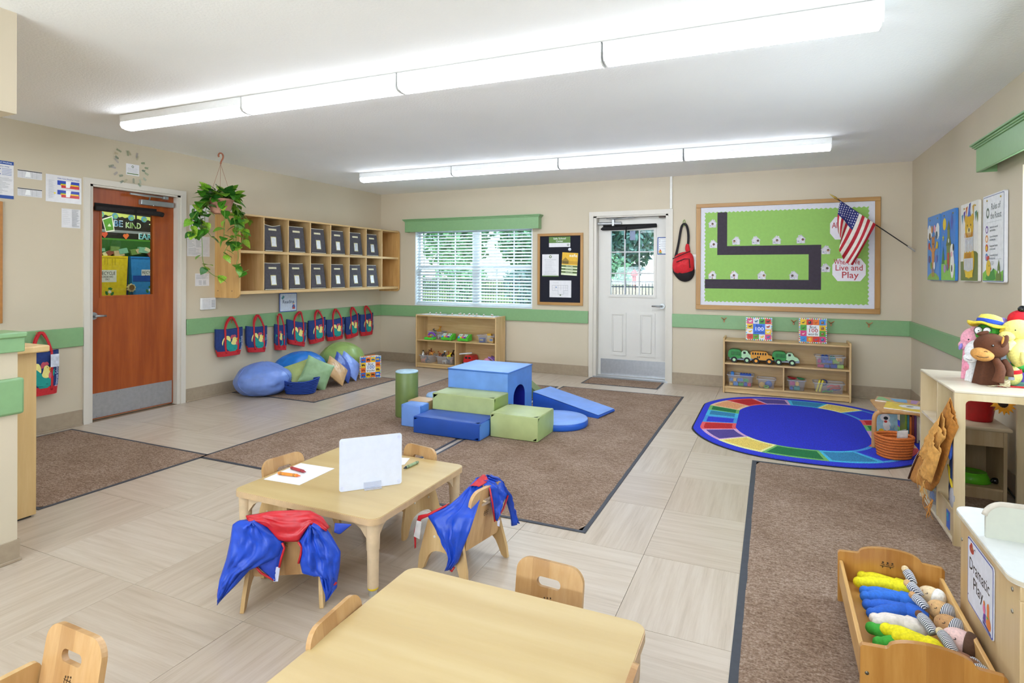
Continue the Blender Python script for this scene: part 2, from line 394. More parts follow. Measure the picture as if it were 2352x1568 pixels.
WINR = (2.55, 4.36, .88, 2.0); WINF_ADDED = (-4.6, .2, .88, 2.1)  # second opening is made up, unseen, cut for the ceiling fill
o = wallplate('wall_right', q(YF, YB+.16, -.02, H+.1), [q(*WINR)], frame((XR, 0, 0), (0, 1, 0), (0, 0, 1))); tag(o, 'beige right wall with the four painted boards', 'wall')
o = wallplate('wall_front', q(XL-.16, XR+.16, -.02, H+.1), [q(*WINF_ADDED)], frame((0, YF, 0), (1, 0, 0), (0, 0, 1))); tag(o, 'beige wall behind the photographer', 'wall')
mb = MB().box(XL-.16, XR+.16, YF-.16, YB+.16, H, H+.12); o = mb.build('ceiling', CEIL); tag(o, 'white textured ceiling with two light rows', 'ceiling', kind='structure')
# floor: slab with individual vinyl tiles, grain turned tile by tile
mb = MB().box(XL-.16, XR+.16, YF-.16, YB+.16, -.14, -.004)
floor = mb.build('floor', C('#8d7761', .8)); tag(floor, 'pale vinyl tile floor with alternating grain', 'floor', kind='structure')
TX, TY = tile_mat(0), tile_mat(1)
sx, sy = .648, .588; gx = [-3.147+sx*i for i in range(-4, 8)]; gy = [1.61+sy*i for i in range(-8, 11)]
tm = {}
for i, x in enumerate(gx):
    for j, y in enumerate(gy):
        x0, x1, y0, y1 = max(x, XL), min(x+sx, XR), max(y, YF), min(y+sy, YB)
        if x1-x0 < .02 or y1-y0 < .02: continue
        k = ((i+j) % 2, round(x1-x0, 3), round(y1-y0, 3))
        if k not in tm:
            e = .0008; b_ = MB().rbox(e, x1-x0-e, e, y1-y0-e, -.004, 0, .0007, 1); t = b_.build('floor_tile', [TX, TY][k[0]], floor); tm[k] = t
        else:
            t = tm[k].copy(); COL.objects.link(t); t.parent = floor
        t.location = (x0, y0, 0)
# ------------------------------------------------------------------ rails and skirting
def trimbox(name, x0, x1, y0, y1, z0, z1, mat, label, r=.006):
    o = MB().rbox(x0, x1, y0, y1, z0, z1, r).build(name, mat); return tag(o, label, 'trim', kind='structure')
RZ0, RZ1 = .693, .857
trimbox('trim_1', XL, XL+.022, 4.075, YB-.022, RZ0, RZ1, GREEN, 'green chair rail under the cubby shelf')
trimbox('trim_2', XL, XL+.022, 1.2, 3.095, RZ0, RZ1, GREEN, 'green chair rail left of the cherry door')
trimbox('trim_3', XL, -2.195, YB-.022, YB, RZ0, RZ1, GREEN, 'green chair rail under the window')
trimbox('trim_4', -1.125, XR, YB-.022, YB, RZ0, RZ1, GREEN, 'green chair rail under the green bulletin board')
trimbox('trim_5', XR-.022, XR, 1.5, YB-.022, RZ0, RZ1, GREEN, 'green chair rail on the right wall')
def base(name, x0, x1, y0, y1, label, wy):
    mb = MB(); mb.box(x0, x1, y0, y1, 0, .135)
    if wy == 'L': mb.rbox(x0, x1+.012, y0, y1, 0, .016, .003)
    if wy == 'B': mb.rbox(x0, x1, y0-.012, y1, 0, .016, .003)
    if wy == 'R': mb.rbox(x0-.012, x1, y0, y1, 0, .016, .003)
    return tag(mb.build(name, BASE), label, 'baseboard', kind='structure')
base('baseboard_left', XL, XL+.006, 4.075, YB, 'tan rubber skirting beside the bean bags', 'L')
base('baseboard_left_2', XL, XL+.006, YF, 3.095, 'tan rubber skirting left of the cherry door', 'L')
base('baseboard_back', XL, -2.195, YB-.006, YB, 'tan rubber skirting under the window', 'B')
base('baseboard_back_2', -1.125, XR, YB-.006, YB, 'tan rubber skirting right of the white door', 'B')
base('baseboard_right', XR-.006, XR, YF, YB, 'tan rubber skirting on the right wall', 'R')
# conduit above the back door
tag(MB().rbox(-1.158, -1.128, YB-.02, YB, 2.15, H, .004).build('trim_6', WHITE), 'white surface conduit running up from the white door', 'conduit', kind='structure')
# ------------------------------------------------------------------ soffit and half wall on the left
tag(MB().box(-4.6, -3.235, YF, 1.53, 2.078, H+.02).build('trim_7', WALL), 'beige dropped soffit at the top left', 'soffit', kind='structure')
hw = tag(MB().box(-3.33, -3.195, YF, 1.517, 0, 1.0).build('wall_half', WALL), 'low beige half wall at the left edge', 'wall', kind='structure')
MB().rbox(-3.36, -3.165, YF, 1.545, 1.035, 1.062, .008).rbox(-3.352, -3.175, YF, 1.537, .97, 1.04, .004).build('cap_rail', GREEN, hw)
MB().rbox(-3.352, -3.175, YF, 1.537, .682, .85, .012).build('green_band', GREEN, hw)
MB().box(-3.339, -3.188, YF, 1.524, 0, .1).rbox(-3.345, -3.182, YF, 1.53, 0, .014, .003).build('skirting', BASE, hw)
ct = thing('counter_unit', 'light maple counter end panel behind the low half wall', 'counter', (-4.0, 1.4, 0))
LAMN = wood('#e8c992', '#dfbd84', 2, sc=3, rough=.4)
MB().box(-4.5, -3.685, .8, 1.836, .012, .9).build('side_panel', LAMN, ct)
MB().rbox(-4.5, -3.64, .8, 1.88, .9, .937, .008).build('countertop', LAMN, ct)
MB().box(-4.5, -3.70, .8, 1.82, 0, .012).build('toe_kick', C('#2b2b2b'), ct)
# ------------------------------------------------------------------ hallway seen through the cherry door's pane
HX = XL-1.25
tag(MB().box(HX-.1, HX, 2.2, 6.2, 0, 2.6).build('wall_hallway', paint('#6d7a5a')), 'wall of the next room behind the door pane', 'wall', kind='structure')
tag(MB().box(HX, XL-.16, 2.2, 6.2, -.14, -.002).build('floor_hallway', C('#8d7761', .7)), 'floor of the next room', 'floor', kind='structure')
tag(MB().box(HX, XL-.16, 2.2, 6.2, 2.6, 2.7).build('ceiling_hallway', CEIL), 'ceiling of the next room', 'ceiling', kind='structure')
tag(MB().box(HX, XL-.16, 2.1, 2.2, 0, 2.6).box(HX, XL-.16, 6.2, 6.3, 0, 2.6).build('wall_hallway_2', WALL), 'end walls of the next room', 'wall', kind='structure')
al = bpy.data.lights.new('hallway_fill', 'AREA'); al.shape = 'RECTANGLE'; al.size = .3; al.size_y = 1.6; al.energy = 26; ao = bpy.data.objects.new('hallway_fill', al); COL.objects.link(ao); ao.location = (HX+.6, 4.1, 2.58)  # unseen area light added to brighten the display behind the pane
tag(ao, 'ceiling lamp of the next room', 'lamp', kind='structure')
# ------------------------------------------------------------------ ceiling light rows
DIFF = emit('#edf5ff', LAMP); HOUS = C('#f2f2f2', .5, .01); SEAM = C('#9a9a9a', .5)
def light_row(x0, y0, n, ln, group, lab, ang=.0258):
    first = None
    for i in range(n):
        cx, cy = x0+math.cos(ang)*ln*(i+.5), y0+math.sin(ang)*ln*(i+.5); l2 = ln/2-.004
        if first is None:
            r = thing('ceiling_light', lab[i], 'light', (cx, cy, H), group); r.location = (0, 0, 0)
            first = r
            MB().rbox(-l2, l2, -.0655, .0655, -.058, -.001, .004).build('housing', HOUS, r)
            pr = [(-.06, -.057), (-.062, -.078), (-.05, -.098), (-.02, -.106), (.02, -.106), (.05, -.098), (.062, -.078), (.06, -.057)]
            m_ = MB(); m_.plate([[(p[0], p[1]) for p in pr]], ln-.03, T=frame((-ln/2+.015, 0, 0), (0, 1, 0), (0, 0, 1)) , sm=False)
            m_.build('diffuser', DIFF, r)
            for s in (-1, 1): MB().plate([[(p[0]*1.03, p[1]*1.01) for p in pr]], .007, T=frame((s*(ln/2-.009)-.0035, 0, 0), (0, 1, 0), (0, 0, 1))).build('end_cap', HOUS, r)
            r.location = (cx, cy, H); r.rotation_euler = (0, 0, ang)
        else: dup(first, (cx, cy, H), ang, lab[i], group)
nm = ['leftmost', 'second from the left', 'third from the left', 'rightmost']
light_row(-4.60, 2.90, 4, 1.262, 'tube lights of the near row', [f'white batten light on the ceiling, {k} of the near row' for k in nm])
light_row(-4.57, 5.70, 4, 1.262, 'tube lights of the far row', [f'white batten light on the ceiling, {k} of the far row' for k in nm])
light_row(-4.3, -.6, 4, 1.262, 'tube lights behind the photographer', [f'white batten light behind the photographer, {k}' for k in nm], 0)
# ------------------------------------------------------------------ cherry door in the left wall (door_1)
CHERRY = wood('#b25a1f', '#9c4715', 2, sc=2.2, rough=.33, coat=.2); STEEL = C('#b5b6ba', .35, .03, metal=.75); CHROME = C('#a9abae', .38, .02, metal=.9)
d1 = thing('door_1', 'cherry wood door with a pane and steel kick plate in left wall', 'door', (XL-.06, 3.58, 0)); d1['kind'] = 'structure'
lx = XL-.06
LF = frame((lx, 0, 0), (0, 1, 0), (0, 0, 1))
MB().plate([[(3.18, .012), (3.98, .012), (3.98, 2.1), (3.18, 2.1)], [(3.282, 1.118), (3.771, 1.118), (3.771, 1.93), (3.282, 1.93)]], -.045, T=LF).build('leaf', CHERRY, d1)
fr = MB()
fr.plate([[(3.098, 0), (3.148, 0), (3.148, 2.12), (4.014, 2.12), (4.014, 0), (4.065, 0), (4.065, 2.17), (3.098, 2.17)]], .018, T=frame((XL, 0, 0), (0, 1, 0), (0, 0, 1)))
fr.box(XL-.16, XL+.001, 3.148, 3.180, 0, 2.12).box(XL-.16, XL+.001, 3.982, 4.014, 0, 2.12).box(XL-.16, XL+.001, 3.148, 4.014, 2.102, 2.12)
fr.build('door_frame', FRAMEP, d1)
MB().plate([[(3.272, 1.108), (3.781, 1.108), (3.781, 1.94), (3.272, 1.94)], [(3.288, 1.124), (3.765, 1.124), (3.765, 1.92), (3.288, 1.92)]], .006, T=LF).build('glazing_bead', CHERRY, d1)
MB().box(lx-.026, lx-.02, 3.282, 3.771, 1.118, 1.93).build('pane', glass('#dfe6e2'), d1)
k = MB().rbox(lx, lx+.002, 3.19, 3.968, .02, .243, .0008).build('kick_plate', STEEL, d1)
m_ = MB()
for y in (3.25, 3.45, 3.65, 3.85): m_.ell((lx+.003, y, .228), (.002, .005, .005), 8, 6).ell((lx+.003, y, .035), (.002, .005, .005), 8, 6)
m_.build('screws', CHROME, k)
h = MB(); h.cyl((lx, 3.212, .945), (lx+.02, 3.212, .945), .033, n=24); h.cyl((lx+.02, 3.212, .945), (lx+.05, 3.212, .945), .012)
h.tube([(lx+.05, 3.205, .945), (lx+.055, 3.25, .944), (lx+.05, 3.30, .942)], [.012, .011, .009], 10); h.build('lever_handle', CHROME, d1)
c_ = MB(); c_.rbox(lx+.002, lx+.05, 3.62, 3.95, 1.99, 2.04, .006); c_.tube([(lx+.045, 3.70, 2.045), (lx+.075, 3.69, 2.07), (lx+.075, 3.50, 2.075)], .008, 6); c_.tube([(lx+.07, 3.50, 2.077), (lx+.068, 3.84, 2.077)], .010, 6)
c_.rbox(lx+.055, lx+.085, 3.82, 3.87, 2.062, 2.09, .004); c_.ell((lx+.05, 3.74, 1.992), .008, 8, 6); c_.build('door_closer', C('#aab0b3', .35, .02, metal=.6), d1)
sh = thing('rolled_window_shade', 'black rolled fabric shade strapped above the cherry door pane', 'shade', (lx+.03, 3.53, 1.92))
MB().box(lx+.001, lx+.006, 3.225, 3.80, 1.905, 1.965).build('header_strip', C('#171516', .9, .1), sh)
MB().tube([(lx+.032, 3.215+i*.1, 1.915-.002*math.sin(i)) for i in range(7)]+[(lx+.032, 3.845, 1.91)], .024, 12).build('fabric_roll', C('#201c1c', .85, .1, .3, 60), sh)
m_ = MB().tube([(lx+.06, 3.56, 1.94), (lx+.062, 3.56, 1.86), (lx+.058, 3.562, 1.77)], .008, 6, flat=(0, 1, 0)); st_ = m_.build('tie_strap', C('#111111', .9), sh)
# what stands in the next room, behind the pane (flat wall display)
D = frame((HX, 0, 0), (0, 1, 0), (0, 0, 1)); D0 = D
HX += .003; D = frame((HX, 0, 0), (0, 1, 0), (0, 0, 1)); D0 = D
disp = thing('recycling_display', 'recycling wall display with paper bins seen through the cherry door pane', 'display', (HX+.01, 4.25, 1.5))
yo = lambda y: 3.962+(y-3.962)
S = [('#1c1712', 'r', 3.7, 4.9, 1.70, 2.2), ('#4c8a2f', 'r', 3.7, 4.9, .9, 1.72), ('#8d9192', 'r', 3.7, 4.9, 1.785, 1.815),
     ('#2c5d22', 'r', 3.7, 4.9, 1.5, 1.70), ('#c8cf6a', 'p', [(3.7, 2.02), (4.9, 1.98)]+[(4.9-i*.03, 1.93+(.012 if i % 2 else 0)+i*.0012) for i in range(41)]),
     ('#24356a', 'r', 4.25, 4.28, 1.0, 1.5)]
for y in (3.98, 4.13, 4.31, 4.46): S += [('#5a93b0', 'c', y, 1.975-(y-3.98)*.03, .035), ('#7fb06a', 'c', y+.008, 1.97-(y-3.98)*.03, .02)]
art('backdrop', S, D, disp)
w = MB(); w.plate([[(3.90, 1.07), (4.225, 1.07), (4.245, 1.52), (3.88, 1.52)]], .05, T=D0); yb = w.build('yellow_bin_panel', C('#e6c91c', .6), disp); yb['label'] = 'yellow paper bin marked RECYCLE CARDBOARD ONLY'
w = MB(); w.plate([[(4.30, 1.07), (4.62, 1.07), (4.64, 1.52), (4.275, 1.52)]], .05, T=D0); bb = w.build('blue_bin_panel', C('#2f86cf', .6), disp); bb['label'] = 'blue paper bin marked RECYCLE PLASTIC ONLY'
def recyc(cx, cy, r, c1, c2):
    out = []
    for i in range(3):
        a = PI/2+i*2*PI/3
        out.append((c1, 'p', [(cx+r*math.cos(a+x)*k, cy+r*math.sin(a+x)*k) for x, k in ((-.75, .5), (-.75, 1), (-.2, 1.05), (.3, 1), (.55, .75), (.3, .5), (-.2, .45))]))
    return out+[(c2, 'p', star(cx, cy, r*.5, 6, .5))]
art('print', [('#e9e6e0', 'r', 3.93, 4.118, 1.228, 1.362), ('#20201e', 't', 'RECYCLE', 4.02, 1.325, .05, .165), ('#20201e', 't', 'CARDBOARD', 4.022, 1.286, .03, .12), ('#20201e', 't', 'ONLY', 4.022, 1.258, .028, .05)]+recyc(4.045, 1.12, .048, '#2f7a3a', '#e9efe6')
    + [('#c7aa17', 'r', 3.9, 4.23, 1.494, 1.504)]+[('#a98f10', 'r', y, y+.004, 1.42, 1.49) for y in (3.99, 4.02, 4.07, 4.1)], D0 @ Tm(0, 0, .05), yb)
art('print', [('#dfe0e4', 'r', 4.40, 4.58, 1.245, 1.37), ('#20201e', 't', 'RECYCLE', 4.49, 1.335, .046, .16), ('#20201e', 't', 'PLASTIC', 4.49, 1.298, .028, .1), ('#20201e', 't', 'ONLY', 4.49, 1.27, .026, .05)]+recyc(4.50, 1.13, .048, '#2f7a3a', '#e9efe6')
    + [('#1f4fa8', 'r', 4.30, 4.62, 1.23, 1.30), ('#1d5ea6', 'r', 4.28, 4.64, 1.494, 1.504)], D0 @ Tm(0, 0, .05), bb)
w = MB(); w.plate([star(4.272, 1.16, .05, 9, .8)], .02, m=0, T=D0 @ Tm(0, 0, .055)); w.plate([disc(4.272, 1.165, .03)], .025, m=1, T=D0 @ Tm(0, 0, .055)); w.build('paper_flower', [C('#d8c79a'), C('#7a5530')], disp)
w = MB(); rr = random.Random(3)
for i in range(16):
    y = 3.93+i*.045; c = (y, 1.56+rr.uniform(-.02, .05)); a = rr.uniform(-.6, .6); s_ = rr.uniform(.03, .06)
    if 4.2 < y < 4.3: continue
    w.plate([[(c[0]+math.cos(a+t)*s_*1.2, c[1]+math.sin(a+t)*s_) for t in (.6, 2.5, 3.7, 5.7)]], .01+.002*i, m=i % 5, T=D0 @ Tm(0, 0, .02))
w.build('waste_cutouts', [C('#c9b28a'), C('#7fb598'), C('#d9d2a8'), C('#8d4a3a'), C('#6f8f4a')], disp)
art('lettering', [('#eef6fb', 't', 'BE', 4.165, 1.885, .105, .1), ('#3a78ad', 't', 'BE', 4.165, 1.885, .088, .085), ('#f4f7e0', 't', 'KIND', 4.335, 1.875, .095, .175), ('#6c9a36', 't', 'KIND', 4.335, 1.875, .08, .16),
     ('#f4f7e0', 't', 'TO', 4.57, 1.875, .095, .1), ('#6c9a36', 't', 'TO', 4.57, 1.875, .08, .09), ('#f0fbfb', 't', 'EARTH', 4.53, 1.755, .1, .27), ('#4fb0bd', 't', 'EARTH', 4.53, 1.755, .085, .25),
     ('#f3efe6', 'p', [(3.99, 1.985-.06), (4.10, 1.97), (4.125, 1.80), (4.03, 1.78)]), ('#5d9a34', 'p', [(4.0, 1.915), (4.092, 1.955), (4.113, 1.815), (4.035, 1.795)]), ('#dfeccb', 'p', star(4.068, 1.86, .022, 3, .6)),
     ('#e05a3c', 'c', 4.0, 1.76, .02), ('#e05a3c', 'c', 4.03, 1.765, .02), ('#e05a3c', 'p', [(3.982, 1.755), (4.049, 1.758), (4.018, 1.715)]),
     ('#e8743c', 'c', 4.235, 1.755, .02), ('#e8743c', 'c', 4.262, 1.76, .02), ('#e8743c', 'p', [(4.217, 1.75), (4.28, 1.752), (4.248, 1.712)])], D, disp, lift=.0012)

# ------------------------------------------------------------------ white door in the back wall (door_2)
d2 = thing('door_2', 'white panelled exterior door with nine-lite window and kick plate', 'door', (-1.65, YB+.1, 0)); d2['kind'] = 'structure'
DY = YB+.1
DF = frame((0, DY, 0), (1, 0, 0), (0, 0, 1))
DOORW = C('#d9d5cf', .4, .006, 0, 4)
MB().plate([[(-2.09, .02), (-1.208, .02), (-1.208, 2.07), (-2.09, 2.07)], q(-1.925, -1.37, 1.075, 1.905)], -.045, T=DF).build('leaf', DOORW, d2)
fr = MB()
fr.plate([[(-2.185, 0), (-2.13, 0), (-2.13, 2.09), (-1.175, 2.09), (-1.175, 0), (-1.12, 0), (-1.12, 2.148), (-2.185, 2.148)]], .02, T=frame((0, YB, 0), (1, 0, 0), (0, 0, 1)))
fr.box(-2.13, -2.092, YB-.001, YB+.16, 0, 2.09).box(-1.207, -1.175, YB-.001, YB+.16, 0, 2.09).box(-2.13, -1.175, YB-.001, YB+.16, 2.072, 2.09)
fr.build('door_frame', FRAMEP, d2)
MB().plate([q(-1.955, -1.34, 1.045, 1.935), q(-1.925, -1.37, 1.075, 1.905)], .012, T=DF).build('glazing_bead', DOORW, d2, bev=.004)
MB().box(-1.925, -1.37, DY+.02, DY+.026, 1.075, 1.905).build('pane', glass('#f2f7fb'), d2)
for x in (-1.742, -1.555): MB().rbox(x-.008, x+.008, DY-.004, DY+.02, 1.075, 1.905, .002).build('glazing_bar', C('#c9c9cc', .4), d2)
for z in (1.352, 1.628): MB().rbox(-1.925, -1.37, DY-.003, DY+.018, z-.008, z+.008, .002).build('glazing_bar', C('#c9c9cc', .4), d2)
for x0, x1 in ((-1.93, -1.72), (-1.565, -1.35)):
    p_ = MB(); p_.plate([q(x0, x1, .29, .845), q(x0+.028, x1-.028, .318, .817)], .011, T=DF); p_.rbox(x0+.045, x1-.045, DY-.009, DY+.001, .335, .80, .004)
    p_.build('raised_panel', DOORW, d2, bev=.006)
MB().rbox(-2.055, -1.212, DY-.002, DY, .025, .236, .0008).build('kick_plate', STEEL, d2)
MB().box(-2.13, -1.175, YB-.02, YB+.14, 0, .018).build('threshold', C('#c5c7ca', .3, .02, metal=.8), d2)
h = MB(); h.cyl((-1.26, DY, .94), (-1.26, DY-.02, .94), .033, n=24); h.cyl((-1.26, DY-.02, .94), (-1.26, DY-.05, .94), .012); h.tube([(-1.255, DY-.05, .94), (-1.31, DY-.055, .94), (-1.385, DY-.05, .94)], [.013, .012, .009], 10)
h.build('lever_handle', CHROME, d2)
c_ = MB(); c_.cyl((-2.09, DY-.03, 2.0), (-1.78, DY-.03, 1.998), .021, n=14); c_.rbox(-1.90, -1.87, DY-.055, DY-.005, 1.965, 2.05, .004)
c_.tube([(-1.88, DY-.04, 2.055), (-1.6, YB+.03, 2.066)], .009, 6); c_.tube([(-1.97, YB+.04, 2.062), (-1.84, DY-.05, 2.062)], .008, 6); c_.build('door_closer', C('#b9bbbd', .35, .02, metal=.6), d2)
MB().rbox(-1.30, -1.22, YB+.04, YB+.07, 2.05, 2.07, .003).build('strike_bracket', C('#5a4a42', .5), d2)
# daylight blocker slab outside the door leaf is the outside itself
sh = thing('rolled_window_shade', 'black rolled fabric shade strapped above the white door window', 'shade', (-1.65, DY-.03, 1.94))
MB().box(-2.03, -1.34, DY-.006, DY-.001, 1.945, 1.985).build('header_strip', C('#171516', .9, .1), sh)
MB().tube([(-2.05, DY-.02, 1.93), (-2.03, DY-.035, 1.932), (-1.7, DY-.035, 1.936), (-1.33, DY-.035, 1.955)], [.01, .022, .025, .022], 12).build('fabric_roll', C('#1c1b1e', .85, .1, .3, 60), sh)
MB().tube([(-1.71, DY-.06, 1.95), (-1.715, DY-.06, 1.88), (-1.722, DY-.055, 1.79)], .009, 6, flat=(1, 0, 0)).build('tie_strap', C('#111111', .9), sh)
nt_ = thing('notice_sheet', 'blue bordered safety notice taped on the white door', 'notice', (-1.25, DY, 1.7))
MB().box(-1.325, -1.215, DY-.002, DY-.0005, 1.59, 1.81).build('paper', C('#2d4f96', .5), nt_)
DD = frame((-1.325, DY-.002, 1.59), (1, 0, 0), (0, 0, 1))
art('print', [('#eceef2', 'r', .012, .11, .012, .208)]+[('#8d93a0', 'r', .022, .034, z-.004, z+.006) for z in (.07, .1, .13, .16, .185)]+[('#b9bdc8', 'r', .045, .105, z, z+.003) for z in (.072, .102, .132, .162, .187)]
    + [('#e2a02a', 'c', .035, .038, .018), ('#cf3a2c', 'c', .035, .055, .009), ('#3f8f3c', 'r', .018, .055, .014, .024)], DD, nt_)
tag(MB().box(-1.68, -1.61, DY+.012, DY+.016, 1.78, 1.90).build('paper_sign', C('#8b98b5', .6)), 'small grey paper stuck on the white door window', 'sign')
# ------------------------------------------------------------------ window with blinds (window_1)
wn1 = thing('window_1', 'white double sash window behind the blinds', 'window', (-3.94, YB+.1, .87)); wn1['kind'] = 'structure'
SASH = C('#d5dade', .4, .02)
x0, x1, z0, z1 = WIN
m_ = MB().box(x0, x0+.012, YB, YB+.16, z0, z1).box(x1-.012, x1, YB, YB+.16, z0, z1).box(x0, x1, YB, YB+.16, z1-.012, z1).rbox(x0, x1, YB-.012, YB+.16, z0, z0+.014, .003)
m_.build('reveal', C('#e4ebee', .5, .01), wn1)
xm = -3.90
m_ = MB()
m_.plate([q(x0, x1, z0, z1), q(x0+.05, xm-.06, z0+.05, z1-.03), q(xm+.06, x1-.05, z0+.05, z1-.03)], .05, T=frame((0, YB+.13, 0), (1, 0, 0), (0, 0, 1))); m_.build('window_frame', SASH, wn1)
for a, b in ((x0+.05, xm-.06), (xm+.06, x1-.05)):
    MB().box(a, b, YB+.105, YB+.111, z0+.05, z1-.03).build('pane', glass('#f0f7fb'), wn1)
    MB().rbox(a, b, YB+.085, YB+.12, 1.405, 1.45, .003).build('meeting_rail', SASH, wn1)
    for t in (1, 2): MB().rbox(a+(b-a)*t/3-.008, a+(b-a)*t/3+.008, YB+.09, YB+.1, z0+.05, z1-.03, .002).build('glazing_bar', SASH, wn1)
bl = thing('venetian_blind', 'white slatted blind hanging in the window', 'blind', (-3.94, YB+.04, 1.97))
SLAT = C('#e3edf0', .45, .01); sm_ = None
for i in range(24):
    z = 1.948-i*.0447
    if i == 12: z -= .004
    if sm_ is None:
        b_ = MB(); b_.add([(-.925+.0, -.0245, -.0015-.001), (.925, -.0245, -.0025), (.925, 0, .0015), (-.925, 0, .0015), (-.925, .0245, -.0025), (.925, .0245, -.0025)], [(0, 1, 2, 3), (3, 2, 5, 4)], 0, True)
        sm_ = b_.build('slat', SLAT, bl, local=True); sm_.modifiers.new('t', 'SOLIDIFY').thickness = .0025; s_ = sm_
    else: s_ = sm_.copy(); COL.objects.link(s_); s_.parent = bl
    s_.location = (0, 0, z-1.97); s_.rotation_euler = (math.radians(24), 0, 0)
MB().rbox(-4.866, -3.006, YB+.015, YB+.065, .884, .90, .003).build('bottom_rail', SLAT, bl)
for x in (-4.72, -4.25, -3.6, -3.15): MB().cyl((x, YB+.016, .89), (x, YB+.016, 1.96), .0012, n=5).build('ladder_cord', C('#dfe6e8'), bl)
MB().cyl((-4.73, YB+.006, 1.44), (-4.73, YB+.006, 1.96), .004, n=6).build('tilt_wand', C('#c5d0d4', .3), bl)
def valance(name, label, T, w, d, z0, z1):
    v = thing(name, label, 'valance', tuple(T.to_translation()))
    m_ = MB(); m_.T = T
    m_.rbox(0, w, z0, z1-.03, d-.018, d, .003); m_.rbox(0, .018, z0, z1-.03, 0, d-.016, .002); m_.rbox(w-.018, w, z0, z1-.03, 0, d-.016, .002)
    m_.build('fascia', GREEN, v)
    c = MB(); c.T = T; c.rbox(-.03, w+.03, z1-.012, z1, 0, d+.03, .003); c.rbox(-.022, w+.022, z1-.024, z1-.012, 0, d+.02, .004); c.rbox(-.012, w+.012, z1-.034, z1-.022, 0, d+.01, .003)
    c.build('crown_moulding', GREEN, v); return v
valance('window_valance', 'green wooden valance over the blinds window', frame((-5.0, YB, 0), (1, 0, 0), (0, 0, 1)), 2.14, .11, 1.95, 2.14)
valance('window_valance', 'green wooden valance high on the right wall', frame((XR, 4.80, 0), (0, -1, 0), (0, 0, 1)), 2.0, .11, 2.03, 2.22)
w2 = thing('window_2', 'white window in the right wall under the green valance', 'window', (XR, 3.45, .88)); w2['kind'] = 'structure'
m_ = MB().plate([q(*WINR), q(WINR[0]+.05, 3.43, .93, 1.95), q(3.48, WINR[1]-.05, .93, 1.95)], .05, T=frame((XR+.08, 0, 0), (0, 1, 0), (0, 0, 1))); m_.build('window_frame', SASH, w2)
for a, c in ((WINR[0]+.05, 3.43), (3.48, WINR[1]-.05)): MB().box(XR+.1, XR+.105, a, c, .93, 1.95).build('pane', glass('#f2f8fb'), w2)
w3 = thing('added_window', 'long white window behind the photographer', 'window', (-2.2, YF, .88)); w3['kind'] = 'structure'  # made-up window in front of the added ceiling fill
m_ = MB().plate([q(*WINF_ADDED)]+[q(WINF_ADDED[0]+.05+i*1.19, WINF_ADDED[0]+.05+i*1.19+1.12, .93, 2.05) for i in range(4)], .05, T=frame((0, YF-.08, 0), (1, 0, 0), (0, 0, 1))); m_.build('window_frame', SASH, w3)
for i in range(4): MB().box(WINF_ADDED[0]+.05+i*1.19, WINF_ADDED[0]+.05+i*1.19+1.12, YF-.105, YF-.1, .93, 2.05).build('pane', glass('#f2f8fb'), w3)
# ------------------------------------------------------------------ outdoors
def grassmat(a, b_):
    m, nt, b = nodes('lawn'); mp = mapping(nt, (1, 1, 1)); n = nz(nt, mp, 3, 5); r = ramp(nt, n.outputs[0], [(.3, a), (.7, b_)]); nt.links.new(r.outputs[0], b.inputs['Base Color']); b.inputs['Roughness'].default_value = .95; return m
gm = MB()
def gh(x, y): return -.12+.95*math.exp(-((y-38)/7)**2)*(.8+.2*math.sin(x*.2))
gm.grid(lambda u, v: (-62+u*80, YB+.17+v*60, gh(-62+u*80, YB+v*60)), 40, 40)
tag(gm.build('lawn', grassmat('#6f9150', '#a3b876')), 'pale green lawn outside the window', 'lawn', kind='structure')
tag(MB().box(-26, 2, YB+.17, YB+4.5, -.119, -.09).build('concrete_path', C('#c9c5bd', .9)), 'pale concrete path outside the door', 'path', kind='structure')
BLK = C('#27303f', .5)
fe = thing('iron_fence', 'dark metal picket fence across the lawn', 'fence', (-10, YB+12, -.1)); pk = None
for i in range(284):
    x = -31+i*.11
    if pk is None: pk = MB().box(-.009, .009, -.009, .009, -.1, 1.10).build('picket', BLK, fe, local=True); p_ = pk
    else: p_ = pk.copy(); COL.objects.link(p_); p_.parent = fe
    p_.location = (x+10, 0, .1)
for z in (.08, .92, 1.09): MB().box(-31, .3, YB+11.98, YB+12.02, z-.018, z+.018).build('fence_rail', BLK, fe)
LEAF = [C('#5f9166', .6, .25, 0, 2), C('#7fae7a', .6, .25, 0, 2), C('#557f72', .6, .25, 0, 2)]
def tree(name, label, x, y, r, h, mi, seed, trunk=True, n=2600, leaf=.16, bark='#6a5a4d'):
    rr = random.Random(seed); t = thing(name, label, 'tree' if trunk else 'bush', (x, y, gh(x, y)), 'trees behind the fence' if trunk else 'bushes behind the fence')
    m_ = MB(); vs = []; fs = []
    for i in range(n):
        d = Vector((rr.gauss(0, 1), rr.gauss(0, 1), rr.gauss(0, 1))).normalized()
        rad = (rr.random()**.4)*(1+.28*noise.noise(d*2+Vector((seed, 0, 0))))
        c = Vector((x+d.x*r*rad, y+d.y*r*rad, gh(x, y)+h*(.58 if trunk else .5)+d.z*h*(.42 if trunk else .5)*rad))
        a = Vector((rr.gauss(0, 1), rr.gauss(0, 1), rr.gauss(0, 1))).normalized()*leaf; b = a.orthogonal().normalized()*leaf*.55
        k = len(vs); vs += [c-a, c+b, c+a, c-b]; fs.append((k, k+1, k+2, k+3))
    m_.add(vs, fs, 0); m_.build('foliage', LEAF[mi], t)
    if trunk: MB().tube([(x, y, gh(x, y)-.1), (x+.1, y, gh(x, y)+h*.35), (x-.05, y, gh(x, y)+h*.6)], [r*.09, r*.06, r*.03], 8).build('trunk', C(bark, .9, .2), t)
    return t
rr = random.Random(5)
